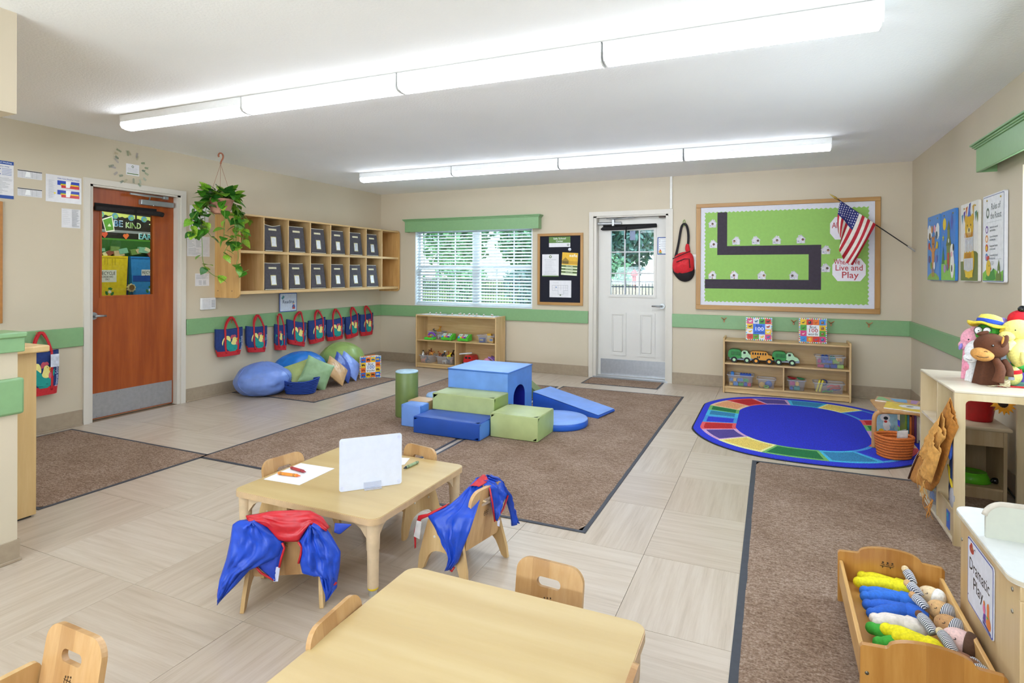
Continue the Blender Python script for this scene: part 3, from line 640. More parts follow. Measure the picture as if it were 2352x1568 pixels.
spots = [(-2.2+-5.1*k, 30+.5*(k % 2), 1.85, 6+.5*(k % 3), (1, 2, 0)[k % 3]) for k in range(7)]+[(1.5-7.4*k, 37.5, 2.8, 9+.6*(k % 2), (0, 2, 1)[k % 3]) for k in range(6)]
for i, (x, y, r, h, mi) in enumerate(spots): tree('leafy_tree', 'leafy green tree standing outside behind the metal fence', x, y, r, h, mi, i*3+1, leaf=.2)
for i, (x, y, r, h, mi) in enumerate([(-3.2-3.7*k, 25.6, 1.35, 1.9+.4*(k % 2), (1, 0, 2)[k % 3]) for k in range(8)]): tree('round_bush', 'low rounded green bush growing outside behind the metal fence', x, y, r, h, mi, 90+i, False, 900, .12)
hy = thing('fire_hydrant', 'red domed hydrant outside beyond the fence', 'hydrant', (-5.05, 23.2, gh(-5.05, 23.2)))
z = gh(-5.05, 23.2); z_ = 1.02
MB().lathe([(.08, z-.05), (.08, z_), (.1, z_), (.1, z_+.05), (.08, z_+.05), (.08, z_+.32)], (-5.05, 23.2, 0), 16).build('barrel', C('#c93b33', .5), hy)
MB().lathe([(.14, z_+.26), (.15, z_+.3), (.12, z_+.4), (.06, z_+.46), (.025, z_+.47), (.02, z_+.51), (0, z_+.52)], (-5.05, 23.2, 0), 16).build('bonnet', C('#d1413a', .5), hy)
fx = MB(); rr = random.Random(11); vs = []; fs = []
for i in range(1800):
    a = rr.uniform(0, 2*PI); r = rr.random()**.5*1.5; x = -5.2+math.cos(a)*r*1.2; y = 21.9+math.sin(a)*r*.35; hh = rr.uniform(1.0, 1.35)*(1-.25*r/1.5); k = len(vs)
    vs += [(x, y, gh(x, y)), (x+.03, y, gh(x, y)), (x+rr.uniform(-.2, .2), y, gh(x, y)+hh)]; fs.append((k, k+1, k+2))
fx.add(vs, fs); tag(fx.build('ornamental_grass', C('#d9cdbb', .9, .15)), 'pale feathery ornamental grass outside in front of the hydrant', 'grass', kind='stuff')
bld = thing('neighbour_house', 'white house far behind the trees', 'house', (-13.5, 48, 0))
MB().box(-24, -8, 47, 52, -.2, 6.5).build('wall', C('#e6e6e4', .8), bld)
for x in (-22, -19, -16, -13, -10.2): MB().rbox(x, x+1.1, 46.93, 47.0, 3.2, 4.8, .02).build('window', C('#7d90a5', .3), bld)
MB().add([(-24.5, 46.5, 6.5), (-7.5, 46.5, 6.5), (-7.5, 52.5, 6.5), (-24.5, 52.5, 6.5), (-24.5, 49.5, 8.5), (-7.5, 49.5, 8.5)], [(0, 1, 5, 4), (2, 3, 4, 5), (1, 2, 5), (3, 0, 4), (0, 3, 2, 1)]).build('roof', C('#8d8681', .8), bld)
# ================================================================== CARPET MATS
CARP = carpet('#8a7260', '#b09785', '#cab6a6'); EDGE = C('#3a3d47', .6, .05)
def mat_rug(label, x0, x1, y0, y1, sk=0, group=None, edge=.022, th=.008):
    t = thing('carpet_mat', label, 'mat', ((x0+x1)/2, (y0+y1)/2, 0), group)
    e = MB(); e.rbox(x0, x1, y0, y1, .0003, .004, .0012); e.build('rubber_edge', EDGE, t)
    c = MB(); n = 60
    X0, X1, Y0, Y1 = x0+edge, x1-edge, y0+edge, y1-edge
    def f(u, v):
        x = X0+(X1-X0)*u; y = Y0+(Y1-Y0)*v; jit = .004*noise.noise(Vector((x*14, y*14, 1)))
        if u in (0, 1): x += jit
        if v in (0, 1): y += jit
        return (x, y, .004 if (u in (0, 1) or v in (0, 1)) else th)
    c.grid(f, n, n); c.build('pile', CARP, t); return t
mat_rug('brown carpet mat left of the play blocks, under the green cylinder', -3.79, -2.31, 2.90, 6.50)
mat_rug('brown carpet mat carrying the green cube and the blue ramp', -2.27, -.875, 2.885, 6.55)
mat_rug('brown carpet mat by the tan counter at the left', -5.44, -3.76, 1.885, 2.975)
mat_rug('small brown doormat in front of the white door', -2.142, -1.212, 6.84, 7.29)
mat_rug('brown carpet mat under the bean bags', -5.50, -4.31, 4.62, 6.12)
mat_rug('long brown carpet mat under the doll bed', -.125, 1.25, .6, 4.523, edge=.03)
# ------------------------------------------------------------------ oval seating rug
RUGC = dict(b='#2231c4', d='#1a27b8', lb='#3f8fd2', g='#0e6b3a', lg='#6fae62', r='#b3151c', lr='#d9555c', p='#4a3a86', lp='#c79cc4', y='#dcc05e', ly='#efe89a', t='#2a7aa8', lt='#3fb0d6', o='#dd9a6c', lo='#eec09a')
rg = thing('oval_rug', 'blue oval rug with a ring of coloured squares', 'rug', (.2, 5.76, 0))
rcx, rcy = .23, 5.76
def rp(t, hw, hh):     # rounded racetrack with gentle sides
    a = 2*PI*t; c, s = math.cos(a), math.sin(a); e = 2/2.45
    return (rcx+max(-hw, min(hw, 1.06*hw*math.copysign(abs(c)**e, c))), rcy+hh*math.copysign(abs(s)**e, s))
def pile(c, sc=120): return C(c, .97, .16, .5, sc)
N = 96
m_ = MB(); m_.plate([[rp(i/N, .868, 1.165) for i in range(N)]], .004, T=Tm(0, 0, .0004)); m_.build('rubber_edge', C('#15171c', .8), rg)
m_ = MB(); m_.plate([[rp(i/N, .855, 1.152) for i in range(N)]], .005, T=Tm(0, 0, .004)); m_.build('blue_border', pile(RUGC['b']), rg)
seq = 'gtbrpygtbropgrbytpro'
BD = [159, 170.5, 180, 191, 205.7, 226.8, 254, 277, 302, 325, 341, 351, 360, 371, 385, 410, 434, 453, 475, 498, 519]
OW, OH, IW, IH = .80, 1.06, .515, .80
for i, c in enumerate(seq):
    a0, a1 = BD[i]/360, BD[i+1]/360
    lc = {'b': 'lb', 'r': 'lr', 'g': 'lg', 'p': 'lp', 'o': 'lo', 't': 'lt', 'y': 'ly'}[c]
    def band(u0, u1, w0, h0, w1, h1, n=6): return [rp(u0+(u1-u0)*k/n, w0, h0) for k in range(n+1)]+[rp(u1+(u0-u1)*k/n, w1, h1) for k in range(n+1)]
    sq = MB().plate([band(a0, a1, OW, OH, IW, IH)], .001, T=Tm(0, 0, .009)).build('seat_square', pile(RUGC[lc]), rg)
    g = -min(.0045, (a1-a0)*.12); MB().plate([band(a0-g, a1+g, OW-.03, OH-.03, IW+.03, IH+.03)], .001, T=Tm(0, 0, .0095)).build('square_centre', pile(RUGC[c]), sq)
MB().plate([[rp(i/N, IW, IH) for i in range(N)]], .0012, T=Tm(0, 0, .009)).build('blue_field', pile(RUGC['d']), rg)

# ================================================================== TABLES
TOPM = wood('#d0b988', '#cbb27e', 0, sc=2.0, rough=.3); TEDGE = C('#c9aa84', .4, .03); TLEG = C('#cdb493', .42, .03)
def table(label, x0, x1, y0, y1, ht, group):
    t = thing('activity_table', label, 'table', ((x0+x1)/2, (y0+y1)/2, 0), group)
    th = .026
    MB().plate([rrect(x0+.003, x1-.003, y0+.003, y1-.003, .042, 6)], .0025, T=Tm(0, 0, ht-.0025)).build('tabletop', TOPM, t)
    MB().plate([rrect(x0, x1, y0, y1, .045, 8)], th, T=Tm(0, 0, ht-th-.002), sm=True).build('edge_band', TEDGE, t)
    ins = .042
    for sx, xx in ((1, x0+ins), (-1, x1-ins)):
        for sy, yy in ((1, y0+ins), (-1, y1-ins)):
            l = MB(); l.cyl((xx, yy, .035), (xx, yy, ht-th-.05), .0235, .0255, 20); l.cyl((xx, yy, ht-th-.115), (xx, yy, ht-th-.002), .027, .03, 20)
            for d in ((sx, 0), (0, sy)):      # gusset fins
                T = frame((xx, yy, ht-th-.002), (d[0], d[1], 0), (0, 0, 1)); l.plate([[(0, 0), (.105, 0), (.105, -.012), (.06, -.035), (.026, -.075), (0, -.085)]], .016, T=T @ Tm(0, 0, -.008))
            lg = l.build('leg', TLEG, t)
            MB().cyl((xx, yy, 0), (xx, yy, .036), .0175, .0185, 14).build('foot_glide', C('#b9b4aa', .35, metal=.4), lg)
            if group == 'a' : pass
    return t
TH = .332
t1 = table('maple activity table holding the white desktop board and crayons', -2.29, -1.472, 1.925, 2.685, TH, 'low activity tables')
MB().lathe([(.019, 0), (.0225, .004), (.0225, .011), (.019, .014)], (-1.514, 1.967, .024), 16).build('rubber_band', C('#e6c21f', .4), t1)
table('empty maple activity table in the foreground', -1.135, -.322, .72, 1.685, TH, 'low activity tables')

# ================================================================== CHAIRS (origin: centre on the floor, front = +y)
def make_chair(label, top, arm=False):
    c = thing('toddler_chair', label, 'chair', (0, 0, 0), 'small wooden chairs')
    for s in (-1, 1):
        o = [(-.155, 0), (-.115, 0), (-.098, .04), (-.075, .085), (-.03, .105), (.03, .105), (.072, .085), (.095, .04), (.11, 0), (.15, 0), (.10, .215), (.085, .238), (.06, .245), (-.045, .245), (-.075, .238), (-.095, .22)]
        hs = []
        if arm: o = o[:10]+[(.12, .25), (.105, .282), (.09, .288), (-.09, .288), (-.108, .283), (-.118, .26)]; hs = [rrect(-.03, .06, .232, .258, .0129, 6)]
        T = frame((s*.152-.0075, 0, 0), (0, 1, 0), (-s*.08, 0, 1))
        p = MB().plate([smooth(o, 1, True)]+hs, .015, T=T).build('side_panel', BIRCH, c, bev=.003)
        m_ = MB()
        for y in (-.05, .05): m_.ell((s*(.152-.16*.08)+s*.008, y, .16), (.003, .006, .006), 10, 6)
        m_.build('screw_cap', C('#e4dccb', .4), p)
    MB().rbox(-.132, .132, -.075, .11, .128, .142, .004).build('seat', CHAIRW, c)
    T = frame((-.0, -.098, .125), (1, 0, 0), (0, -.16, 1)); h = (top-.125)*1.01
    ol = rrect(-.121, .121, 0, h, [.012, .012, .05, .05], 7); hl = rrect(-.043, .043, h-.084, h-.052, .0159, 7)
    MB().plate([ol, hl], .016, T=T @ Tm(0, 0, -.008)).build('backrest', CHAIRW, c, bev=.0035)
    DARK = '#3a2a1a'; fig = []; m0 = h-.13          # little stamped mark of three figures
    for k in (-1, 0, 1): fig += [(DARK, 'c', k*.011, m0+.016+.002*k, .0028), (DARK, 'l', [(k*.011, m0+.013), (k*.011-.004, m0), (k*.011+.006, m0-.006)], .0018), (DARK, 'l', [(k*.011-.006, m0+.008), (k*.011+.006, m0+.006)], .0016)]
    art('stamped_mark', fig, T @ Tm(0, 0, .0081), c)
    art('stamped_mark', fig, T @ Ry(PI) @ Tm(0, 0, .0081), c)
    return c
def place(c, x, y, a): c.location = (x, y, 0); c.rotation_euler = (0, 0, math.radians(a)); return c
place(make_chair('small wooden armchair in the foreground at the lower left corner', .385, True), -1.69, .803, 180)
ch = place(make_chair('small wooden chair wearing the smock with a red collar', .385), -1.841, 1.846, 30.6)
place(dup(ch, label='small wooden chair under the blue smock at the right side of the white board table'), -1.3025, 2.365, 79.5)
place(dup(ch, label='small wooden chair behind the table near the crayons on white paper'), -2.202, 2.257, -99.4)
place(dup(ch, label='small wooden chair behind the table, right of the white board'), -1.806, 2.593, 168)
cl = place(make_chair('small wooden chair pushed in behind the foreground table, handle hole in full view', .372), -.685, 1.70, 177)
place(dup(cl, label='small wooden chair at the left side of the foreground table, only its back showing'), -1.012, 1.325, -84.7)
place(dup(cl, label='small wooden chair at the right side of the foreground table, cut off by the frame'), -.443, 1.36, 90)

# ================================================================== SOFT PLAY BLOCKS
def soft(c, sc=5): return C(c, .42, .05, .15, sc)
LBL, MBL, DBL, LGR, OLV, TAN = soft('#6f96dc'), soft('#4f82d2'), soft('#1f4da8'), soft('#b2be83'), soft('#6b7d44'), soft('#c9a67c')
def cushion(name, label, x0, x1, y0, y1, h, mats, cat='foam block', bow=.006):
    t = thing(name, label, cat, ((x0+x1)/2, (y0+y1)/2, 0))
    z0 = .008
    mk = MB()
    def face(o, u, v, n, m, nu=10, nv=6):
        o, u, v, n = map(Vector, (o, u, v, n))
        mk.grid(lambda a, b: o+u*a+v*b+n*(bow*math.sin(PI*a)**.6*math.sin(PI*b)**.6+.0016*noise.noise((o+u*a+v*b)*16)*math.sin(PI*a)*math.sin(PI*b)), nu, nv, m)
    X, Y, Z = x1-x0, y1-y0, h-z0; e = .006
    face((x0+e, y0, z0+e), (X-2*e, 0, 0), (0, 0, Z-2*e), (0, -1, 0), 0); face((x1-e, y1, z0+e), (-X+2*e, 0, 0), (0, 0, Z-2*e), (0, 1, 0), 0)
    face((x1, y0+e, z0+e), (0, Y-2*e, 0), (0, 0, Z-2*e), (1, 0, 0), 1); face((x0, y1-e, z0+e), (0, -Y+2*e, 0), (0, 0, Z-2*e), (-1, 0, 0), 1)
    face((x0+e, y0+e, h), (X-2*e, 0, 0), (0, Y-2*e, 0), (0, 0, 1), 2)
    mk.build('cover', [mats[0], mats[1], mats[2]], t)
    cb = MB()                       # rounded edge strips
    cb.rbox(x0, x1, y0, y1, z0, h, .011, 3); cb.build('welted_core', mats[0], t)
    w = MB()
    pts = [(x0+e, y0+e), (x1-e, y0+e), (x1-e, y1-e), (x0+e, y1-e)]
    for i in range(4): w.tube([(*pts[i], h-.004), (*pts[(i+1) % 4], h-.004)], .0035, 6)
    w.build('seam_piping', mats[0], t); return t
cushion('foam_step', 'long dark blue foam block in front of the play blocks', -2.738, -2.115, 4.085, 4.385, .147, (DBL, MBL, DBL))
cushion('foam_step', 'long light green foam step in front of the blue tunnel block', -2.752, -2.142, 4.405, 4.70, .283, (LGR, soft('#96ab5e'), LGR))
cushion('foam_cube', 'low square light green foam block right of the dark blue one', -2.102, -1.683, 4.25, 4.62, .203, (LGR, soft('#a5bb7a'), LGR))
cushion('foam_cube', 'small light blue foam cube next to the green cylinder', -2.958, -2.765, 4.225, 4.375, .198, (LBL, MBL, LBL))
cushion('foam_cube', 'small tan foam cube behind the small light blue one', -3.00, -2.80, 4.385, 4.57, .196, (TAN, TAN, TAN))
t = thing('foam_cylinder', 'tall olive green foam cylinder with a pale top', 'foam cylinder', (-3.125, 4.555, 0))
cr = .105
MB().lathe([(cr-.004, .008), (cr, .014), (cr+.001, .2), (cr, .412), (cr-.003, .417)], (-3.125, 4.555, 0), 40).build('side_cover', OLV, t)
MB().lathe([(cr-.001, .415), (cr+.002, .42), (cr-.003, .428), (cr*.6, .432), (0, .431)], (-3.125, 4.555, 0), 40).build('top_cover', C('#a8c6d6', .5, .06, .3, 12), t)
t = thing('foam_half_round', 'light blue rounded foam piece behind the tan cube', 'foam block', (-2.84, 4.78, 0))
MB().lathe([(.12, .008), (.125, .02), (.125, .185), (.115, .2), (.06, .208), (0, .21)], (-2.885, 4.745, 0), 32).build('cover', soft('#9fc0ea'), t)
# blue tunnel block with arched hole on both ends
bx0, bx1, by0, by1, bz = -2.775, -2.152, 4.712, 5.285, .456
t = thing('foam_tunnel', 'big light blue foam block with an arched tunnel', 'foam block', ((bx0+bx1)/2, (by0+by1)/2, 0))
yc = 4.975; ar = [(yc-.135, .008), (yc-.135, .2)]+[(yc-.135*math.cos(a), .2+.105*math.sin(a)) for a in [PI*i/12 for i in range(1, 12)]]+[(yc+.135, .2), (yc+.135, .008)]
out = [(by0+.004, .008), (by0+.004, bz-.004), (by1-.004, bz-.004), (by1-.004, .008)]
poly_ = out[:1]+out[1:4]+ar[::-1]
m_ = MB(); m_.plate([poly_], bx1-bx0-.008, T=frame((bx0+.004, 0, 0), (0, 1, 0), (0, 0, 1))); m_.build('body', soft('#5a90dd'), t, bev=.008)
m_ = MB(); m_.grid(lambda a, b: (bx0+.006+(bx1-bx0-.012)*a, by0+.002-.006*math.sin(PI*a)*math.sin(PI*b), .012+(bz-.03)*b), 16, 10, 0); m_.build('front_cover', soft('#6d99df'), t)
m_ = MB(); m_.grid(lambda a, b: (bx0-.002+(bx1-bx0+.004)*a, by0-.003+(by1-by0+.004)*b, bz-.002+.009*math.sin(PI*a)**.7*math.sin(PI*b)**.7+.002*noise.noise(Vector((a*5, b*5, 0)))), 24, 20)
m_.build('lid', soft('#6d98dd'), t)
w = MB(); P4 = [(bx0, by0), (bx1, by0), (bx1, by1), (bx0, by1)]
for i in range(4): w.tube([(*P4[i], bz-.006), (*P4[(i+1) % 4], bz-.006)], .005, 6)
w.build('seam_piping', soft('#4476c9'), t)
m_ = MB(); n = 24
def arf(a, k):
    L = len(ar)-1; f = min(a*L, L-1e-6); i = int(f); p, q_ = ar[i], ar[i+1]; g = f-i
    y, z = p[0]+(q_[0]-p[0])*g, p[1]+(q_[1]-p[1])*g; return (bx0+.006+(bx1-bx0-.012)*k, yc+(y-yc)*.985, z-.002)
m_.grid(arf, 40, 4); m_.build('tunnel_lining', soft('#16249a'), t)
# ramp
t = thing('foam_ramp', 'light blue foam ramp sloping down to the right', 'foam ramp', (-1.8, 5.5, 0))
a_ = (-2.145, 5.385); d_ = Vector((.98, -.20, 0)).normalized(); p_ = Vector((-d_.y, d_.x, 0)) if False else Vector((.12, .99, 0)).normalized()
T = frame((-2.15, 5.335, .008), tuple(d_), (0, 0, 1))
m_ = MB(); L = .735; wdt = .33
prof = [(0, 0), (L-.01, 0), (L, .012), (L-.005, .026), (0, .155)]
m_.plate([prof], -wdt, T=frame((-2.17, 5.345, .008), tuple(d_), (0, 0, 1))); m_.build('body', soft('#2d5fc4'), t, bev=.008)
m_ = MB(); M = frame((-2.17, 5.345, .008), tuple(d_), (0, 0, 1))
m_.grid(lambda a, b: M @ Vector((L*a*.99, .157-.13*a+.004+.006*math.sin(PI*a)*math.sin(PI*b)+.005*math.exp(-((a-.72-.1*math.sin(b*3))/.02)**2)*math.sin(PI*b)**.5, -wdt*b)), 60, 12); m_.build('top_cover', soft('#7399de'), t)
# flat half disc
t = thing('foam_disc', 'flat round blue foam pad beside the green cube', 'foam pad', (-1.72, 4.86, 0))
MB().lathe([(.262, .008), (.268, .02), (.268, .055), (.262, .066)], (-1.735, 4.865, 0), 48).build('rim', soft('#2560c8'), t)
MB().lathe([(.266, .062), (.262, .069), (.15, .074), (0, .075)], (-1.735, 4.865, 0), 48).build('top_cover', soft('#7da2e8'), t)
# green wedge behind and dark blue arch piece at the back left
t = thing('foam_wedge', 'olive green foam wedge behind the tunnel block', 'foam wedge', (-2.2, 5.6, 0))
MB().plate([[(0, 0), (.34, 0), (.34, .02), (.02, .285), (0, .285)]], -.3, T=frame((-2.575, 5.70, .008), (.95, .3, 0), (0, 0, 1))).build('cover', soft('#71865a'), t, bev=.01)
t = thing('foam_arch', 'royal blue rounded foam piece peeking out behind the tunnel block', 'foam block', (-2.9, 5.35, 0))
MB().plate([[(.2*math.cos(PI*i/16), .235*math.sin(PI*i/16)) for i in range(17)]], .28, T=frame((-2.82, 5.5, .008), (1, 0, 0), (0, 0, 1))).build('cover', soft('#2f62c8'), t, bev=.012)

# ================================================================== SHELVES
HOLE = C('#5c4a38', .6)
def bookcase(label, x0, x1, y0, y1, h, mid, div, top, toe=.055, white=False):
    b = thing('storage_shelf', label, 'shelf', ((x0+x1)/2, (y0+y1)/2, 0)); w = .019
    for xx in (x0, x1-w):
        s = MB().rbox(xx, xx+w, y0, y1, 0, h, .006, 3).build('side_panel', BIRCH, b)
        if xx != x0:
            d = MB()
            for yy in (y0+.03, y1-.04):
                for zz in (h*.9, mid, .07): d.cyl((xx+w, yy, zz), (xx+w+.0006, yy, zz), .004, n=8)
            d.build('screw_hole', HOLE, s)
    MB().rbox(x0+w, x1-w, y0+.006, y1, top-.019, top, .003).build('top_board', C('#e9e9ea', .25, .01) if white else BIRCHX, b)
    if white: MB().rbox(x0+w, x1-w, y0+.003, y0+.009, top-.02, top-.001, .002).build('front_edging', BIRCHX, b)
    MB().rbox(x0+w, x1-w, y0+.004, y1, mid-.018, mid, .003).build('shelf_board', BIRCHX, b)
    MB().rbox(x0+w, x1-w, y0+.004, y1, toe, toe+.018, .003).build('bottom_board', BIRCHX, b)
    MB().rbox(x0+w, x1-w, y0+.02, y0+.032, .006, toe, .002).build('kick_board', BIRCHX, b)
    MB().rbox(div-.008, div+.008, y0+.006, y1-.01, toe+.018, mid-.018, .003).build('divider', BIRCH, b)
    MB().box(x0+w, x1-w, y1-.012, y1-.006, .02, top-.005).build('back_panel', BIRCHX, b); return b
bookcase('white topped birch shelf under the blinds window', -4.648, -3.372, 6.985, 7.285, .757, .40, -4.0, .752, .05, True)
bookcase('low birch shelf with toy trucks under the green bulletin board', -.505, .765, 6.985, 7.29, .627, .343, .12, .60, .058)
def cubby():
    y0, y1, d, z0, z1 = 4.415, 7.315, .365, 1.068, 1.985; w = .02
    b = thing('wall_cubby_shelf', 'long birch cubby shelf hung on the left wall', 'shelf', (XL+.18, 5.85, 1.07))
    for yy in (y0, y1-w):
        o = rrect(0, d, z0, z1, [0, .05, .05, 0], 6)
        s = MB().plate([o], w, T=frame((XL, yy+w, 0), (1, 0, 0), (0, 0, 1))).build('end_panel', wood('#dcb276', '#d2a566', 2, rough=.35), b, bev=.003)
        m_ = MB()
        for x in (.05, .26): m_.cyl((XL+x, yy-.0004, z0+.075), (XL+x, yy+.0004, z0+.075), .006, n=10)
        m_.build('screw_hole', HOLE, s)
    for z, t_ in ((1.963, .02), (1.565, .03), (1.125, .035)): MB().rbox(XL, XL+d-.012, y0+w, y1-w, z-t_/2, z+t_/2, .003).build('shelf_board', BIRCHY, b)
    for i in range(7): 
        y = 4.758+.3566*i; MB().rbox(XL, XL+d-.016, y-.008, y+.008, 1.14, 1.955, .003).build('divider', BIRCH, b)
    m_ = MB().box(XL, XL+.006, y0+w, y1-w, 1.12, 1.96).build('back_panel', wood('#d3a364', '#c8955a', 2, rough=.4), b); return b
cubby()
# fabric bins in the cubbies
def bin_(label, i, lvl, seed):
    rr = random.Random(seed); y0 = 4.758+.3566*i+.02; w = .245; z0 = (1.145, 1.582)[lvl]; h = .30
    wob = rr.uniform(-.004, .004); dip = rr.choice([0, 0, .02, .035]) if lvl else rr.choice([0, 0, .004]); sk = rr.uniform(-.006, .008)
    b = thing('fabric_bin', label, 'bin', (XL+.2, y0+w/2, z0), 'charcoal fabric bins in the wall cubbies')
    FB = C('#4a474e', .85, .08, .25, 40); x0, x1 = XL+.05, XL+.345
    m_ = MB()
    def fr_(u, v):   # front panel, top leans back and sags
        y = y0+w*u+(1-v)*.012*u; zz = z0+.006+h*v-(dip*math.sin(PI*u)**1.2 if v > .9 else 0)
        return (x1-.035*v+.004*noise.noise(Vector((u*4, v*4, seed))), y+sk*v, zz)
    m_.grid(fr_, 14, 12)
    for s in (0, 1): m_.grid(lambda u, v: (x0+(fr_(s, v)[0]-x0)*u, fr_(s, v)[1], z0+.006+h*v*(1-.04*math.sin(PI*u))), 6, 8)
    m_.grid(lambda u, v: (x0, y0+w*u, z0+.006+h*v), 4, 4); m_.grid(lambda u, v: (x0+(x1-x0)*u, y0+w*v, z0+.008), 2, 2)
    m_.build('fabric_body', FB, b, solid=.003)
    m_ = MB().tube([fr_(k/12, 1) for k in range(13)], .0035, 6); m_.build('top_trim', C('#e3dcc9', .8), b)
    m_ = MB().tube([(x1+.004, y0+w*k/6, z0+.006) for k in range(7)], .004, 6); m_.build('bottom_trim', C('#e3dcc9', .8), b)
    def on(u, v, o): p = fr_(u, v); return (p[0]+o, p[1], p[2])
    m_ = MB().grid(lambda u, v: on(.27+.46*u, .77+.075*v, .003+.004*math.sin(PI*u)), 8, 1); m_.build('pull_handle', C('#d9d3b4', .8), b, solid=.002)
    m_ = MB().grid(lambda u, v: on(.36+.31*u, .16+.38*v, .002), 4, 4); f_ = m_.build('label_pocket', C('#cfc68a', .7), b)
    r0 = rr.uniform(-.01, .01)
    m_ = MB().grid(lambda u, v: on(.385+.26*u, .18+.33*v+r0*u, .0035), 3, 3); m_.build('label_card', C(rr.choice(['#dfe2e6', '#c9ccd2', '#e6e8ea']), .25), f_)
    return b
ords = ['first', 'second', 'third', 'fourth', 'fifth', 'sixth']
for lvl in (1, 0):
    for i in range(6): bin_(f'charcoal fabric bin in the {"upper" if lvl else "lower"} cubby row, {ords[i]} from the plant end', i, lvl, 20+lvl*10+i)
# ================================================================== THINGS ON THE WALLS
PAPER = C('#e4e2e6', .45, .015)
def sheet(name, label, cat, T, w, h, shapes, group=None, col='#e4e2e6', th=.0012, rough=.45, r=0):
    t = thing(name, label, cat, tuple(T.to_translation()), group)
    m_ = MB(); m_.plate([rrect(0, w, 0, h, r, 4) if r else [(0, 0), (w, 0), (w, h), (0, h)]], th, T=T @ Tm(0, 0, .001)); m_.build('paper', C(col, rough, .015), t)
    if shapes: art('print', shapes, T @ Tm(0, 0, .001+th), t, rough)
    return t
G1, G2 = '#8a8c92', '#b4b6bc'
sheet('notice_sheet', 'tall white notice with dark blue bands at the left edge of the wall', 'notice', WL(2.36, 1.915), .229, .295,
      [('#1f4b9c', 'r', 0, .229, .268, .295), ('#1f4b9c', 'r', 0, .229, 0, .026), ('#e8eefc', 't', 'Guide to Hand Washing', .13, .282, .014, .17), ('#1f4b9c', 't', 'every step', .16, .252, .014, .08)]
      + [('#1f4b9c', 'c', .135, z, .009, .006) for z in (.23, .19)]+lines('#3a5ea8', .15, .215, .232, .185, 5, .003)+lines(G1, .06, .22, .16, .04, 14, .002, 1))
for z, l in ((2.095, 'upper'), (1.95, 'lower')):
    sheet('schedule_card', f'small laminated schedule table on the left wall, {l} of two', 'card', WL(2.615, z), .17, .065, [('#3b3631', 'r', 0, .17, .056, .063)]+lines(G2, .004, .166, .05, .006, 8, .0015)+[(G1, 'r', x, x+.001, .004, .055) for x in (.03, .06, .1, .13)]+[('#fbfcff', 'p', [(.05, .01), (.09, .012), (.085, .05), (.06, .055)])], 'small laminated schedules', rough=.2)
sheet('weather_chart', 'laminated weather watch chart with blue, yellow and red bars', 'chart', WL(2.812, 1.928), .272, .228,
      [('#2a49b0', 't', 'Child Care Weather Watch', .17, .203, .016, .17)]+[c for z in (.155, .075) for c in (('#2544b5', 'r', .085, .255, z-.008, z+.03), ('#f0c929', 'r', .11, .25, z-.012, z+.006), ('#3c8f46', 'r', .11, .16, z+.002, z+.008), ('#cf3030', 'r', .115, .255, z-.03, z-.006), ('#fdfdff', 'p', [(.15, z-.025), (.18, z-.025), (.19, z+.03), (.15, z+.03)]))]
      + lines(G2, .02, .07, .18, .03, 22, .0018, 1)+[('#f2d52c', 'c', .065, .075, .007)], rough=.15)
sheet('text_sheet', 'plain white typed sheet under the weather chart', 'sheet', WL(2.93, 1.718), .146, .163, lines(G2, .006, .07, .157, .03, 9, .0015, 1)+lines(G1, .078, .14, .157, .012, 24, .002, 1))
tag(MB().rbox(XL+.001, XL+.02, 1.9, 2.512, .935, 1.888, .004).build('cork_board', C('#b57a3c', .5)), 'wooden framed board cut off by the left edge of the picture', 'board')
# wreath decal and card above the cherry door
wr = thing('leaf_wreath_decal', 'ring of painted olive leaves around a card above the door', 'decal', (XL, 3.5, 2.32))
rr = random.Random(4); sh = []
for i in range(22):
    a = 2*PI*i/22+rr.uniform(-.1, .1); R_ = rr.uniform(.095, .15); cx, cy = .17+R_*1.12*math.cos(a), .16+R_*math.sin(a); d = a+rr.uniform(-.7, .9)
    c = rr.choice(['#6f8d6a', '#54776c', '#a5a483', '#8ea79a', '#b9ab8a', '#9a96a0']); L = rr.uniform(.03, .05)
    sh.append((c, 'l', [(cx, cy), (cx+L*math.cos(d), cy+L*math.sin(d))], .0012))
    for k in range(5):
        for s in (-1, 1):
            px, py = cx+L*math.cos(d)*(k+.5)/5, cy+L*math.sin(d)*(k+.5)/5; e = d+s*.8
            sh.append((c, 'p', [(px, py), (px+.006*math.cos(e-.35), py+.006*math.sin(e-.35)), (px+.017*math.cos(e), py+.017*math.sin(e)), (px+.006*math.cos(e+.35), py+.006*math.sin(e+.35))]))
art('leaf_sprigs', sh, WL(3.33, 2.16, .0005), wr, .7)
sheet('small_card', 'small white card with a green band inside the leaf wreath', 'card', WL(3.467, 2.252), .122, .105, [('#5d7d3f', 'r', .008, .115, .01, .018), ('#5b6b58', 'c', .061, .082, .011), ('#e8ece6', 'c', .061, .082, .006)]+lines(G2, .015, .108, .062, .03, 4, .002))
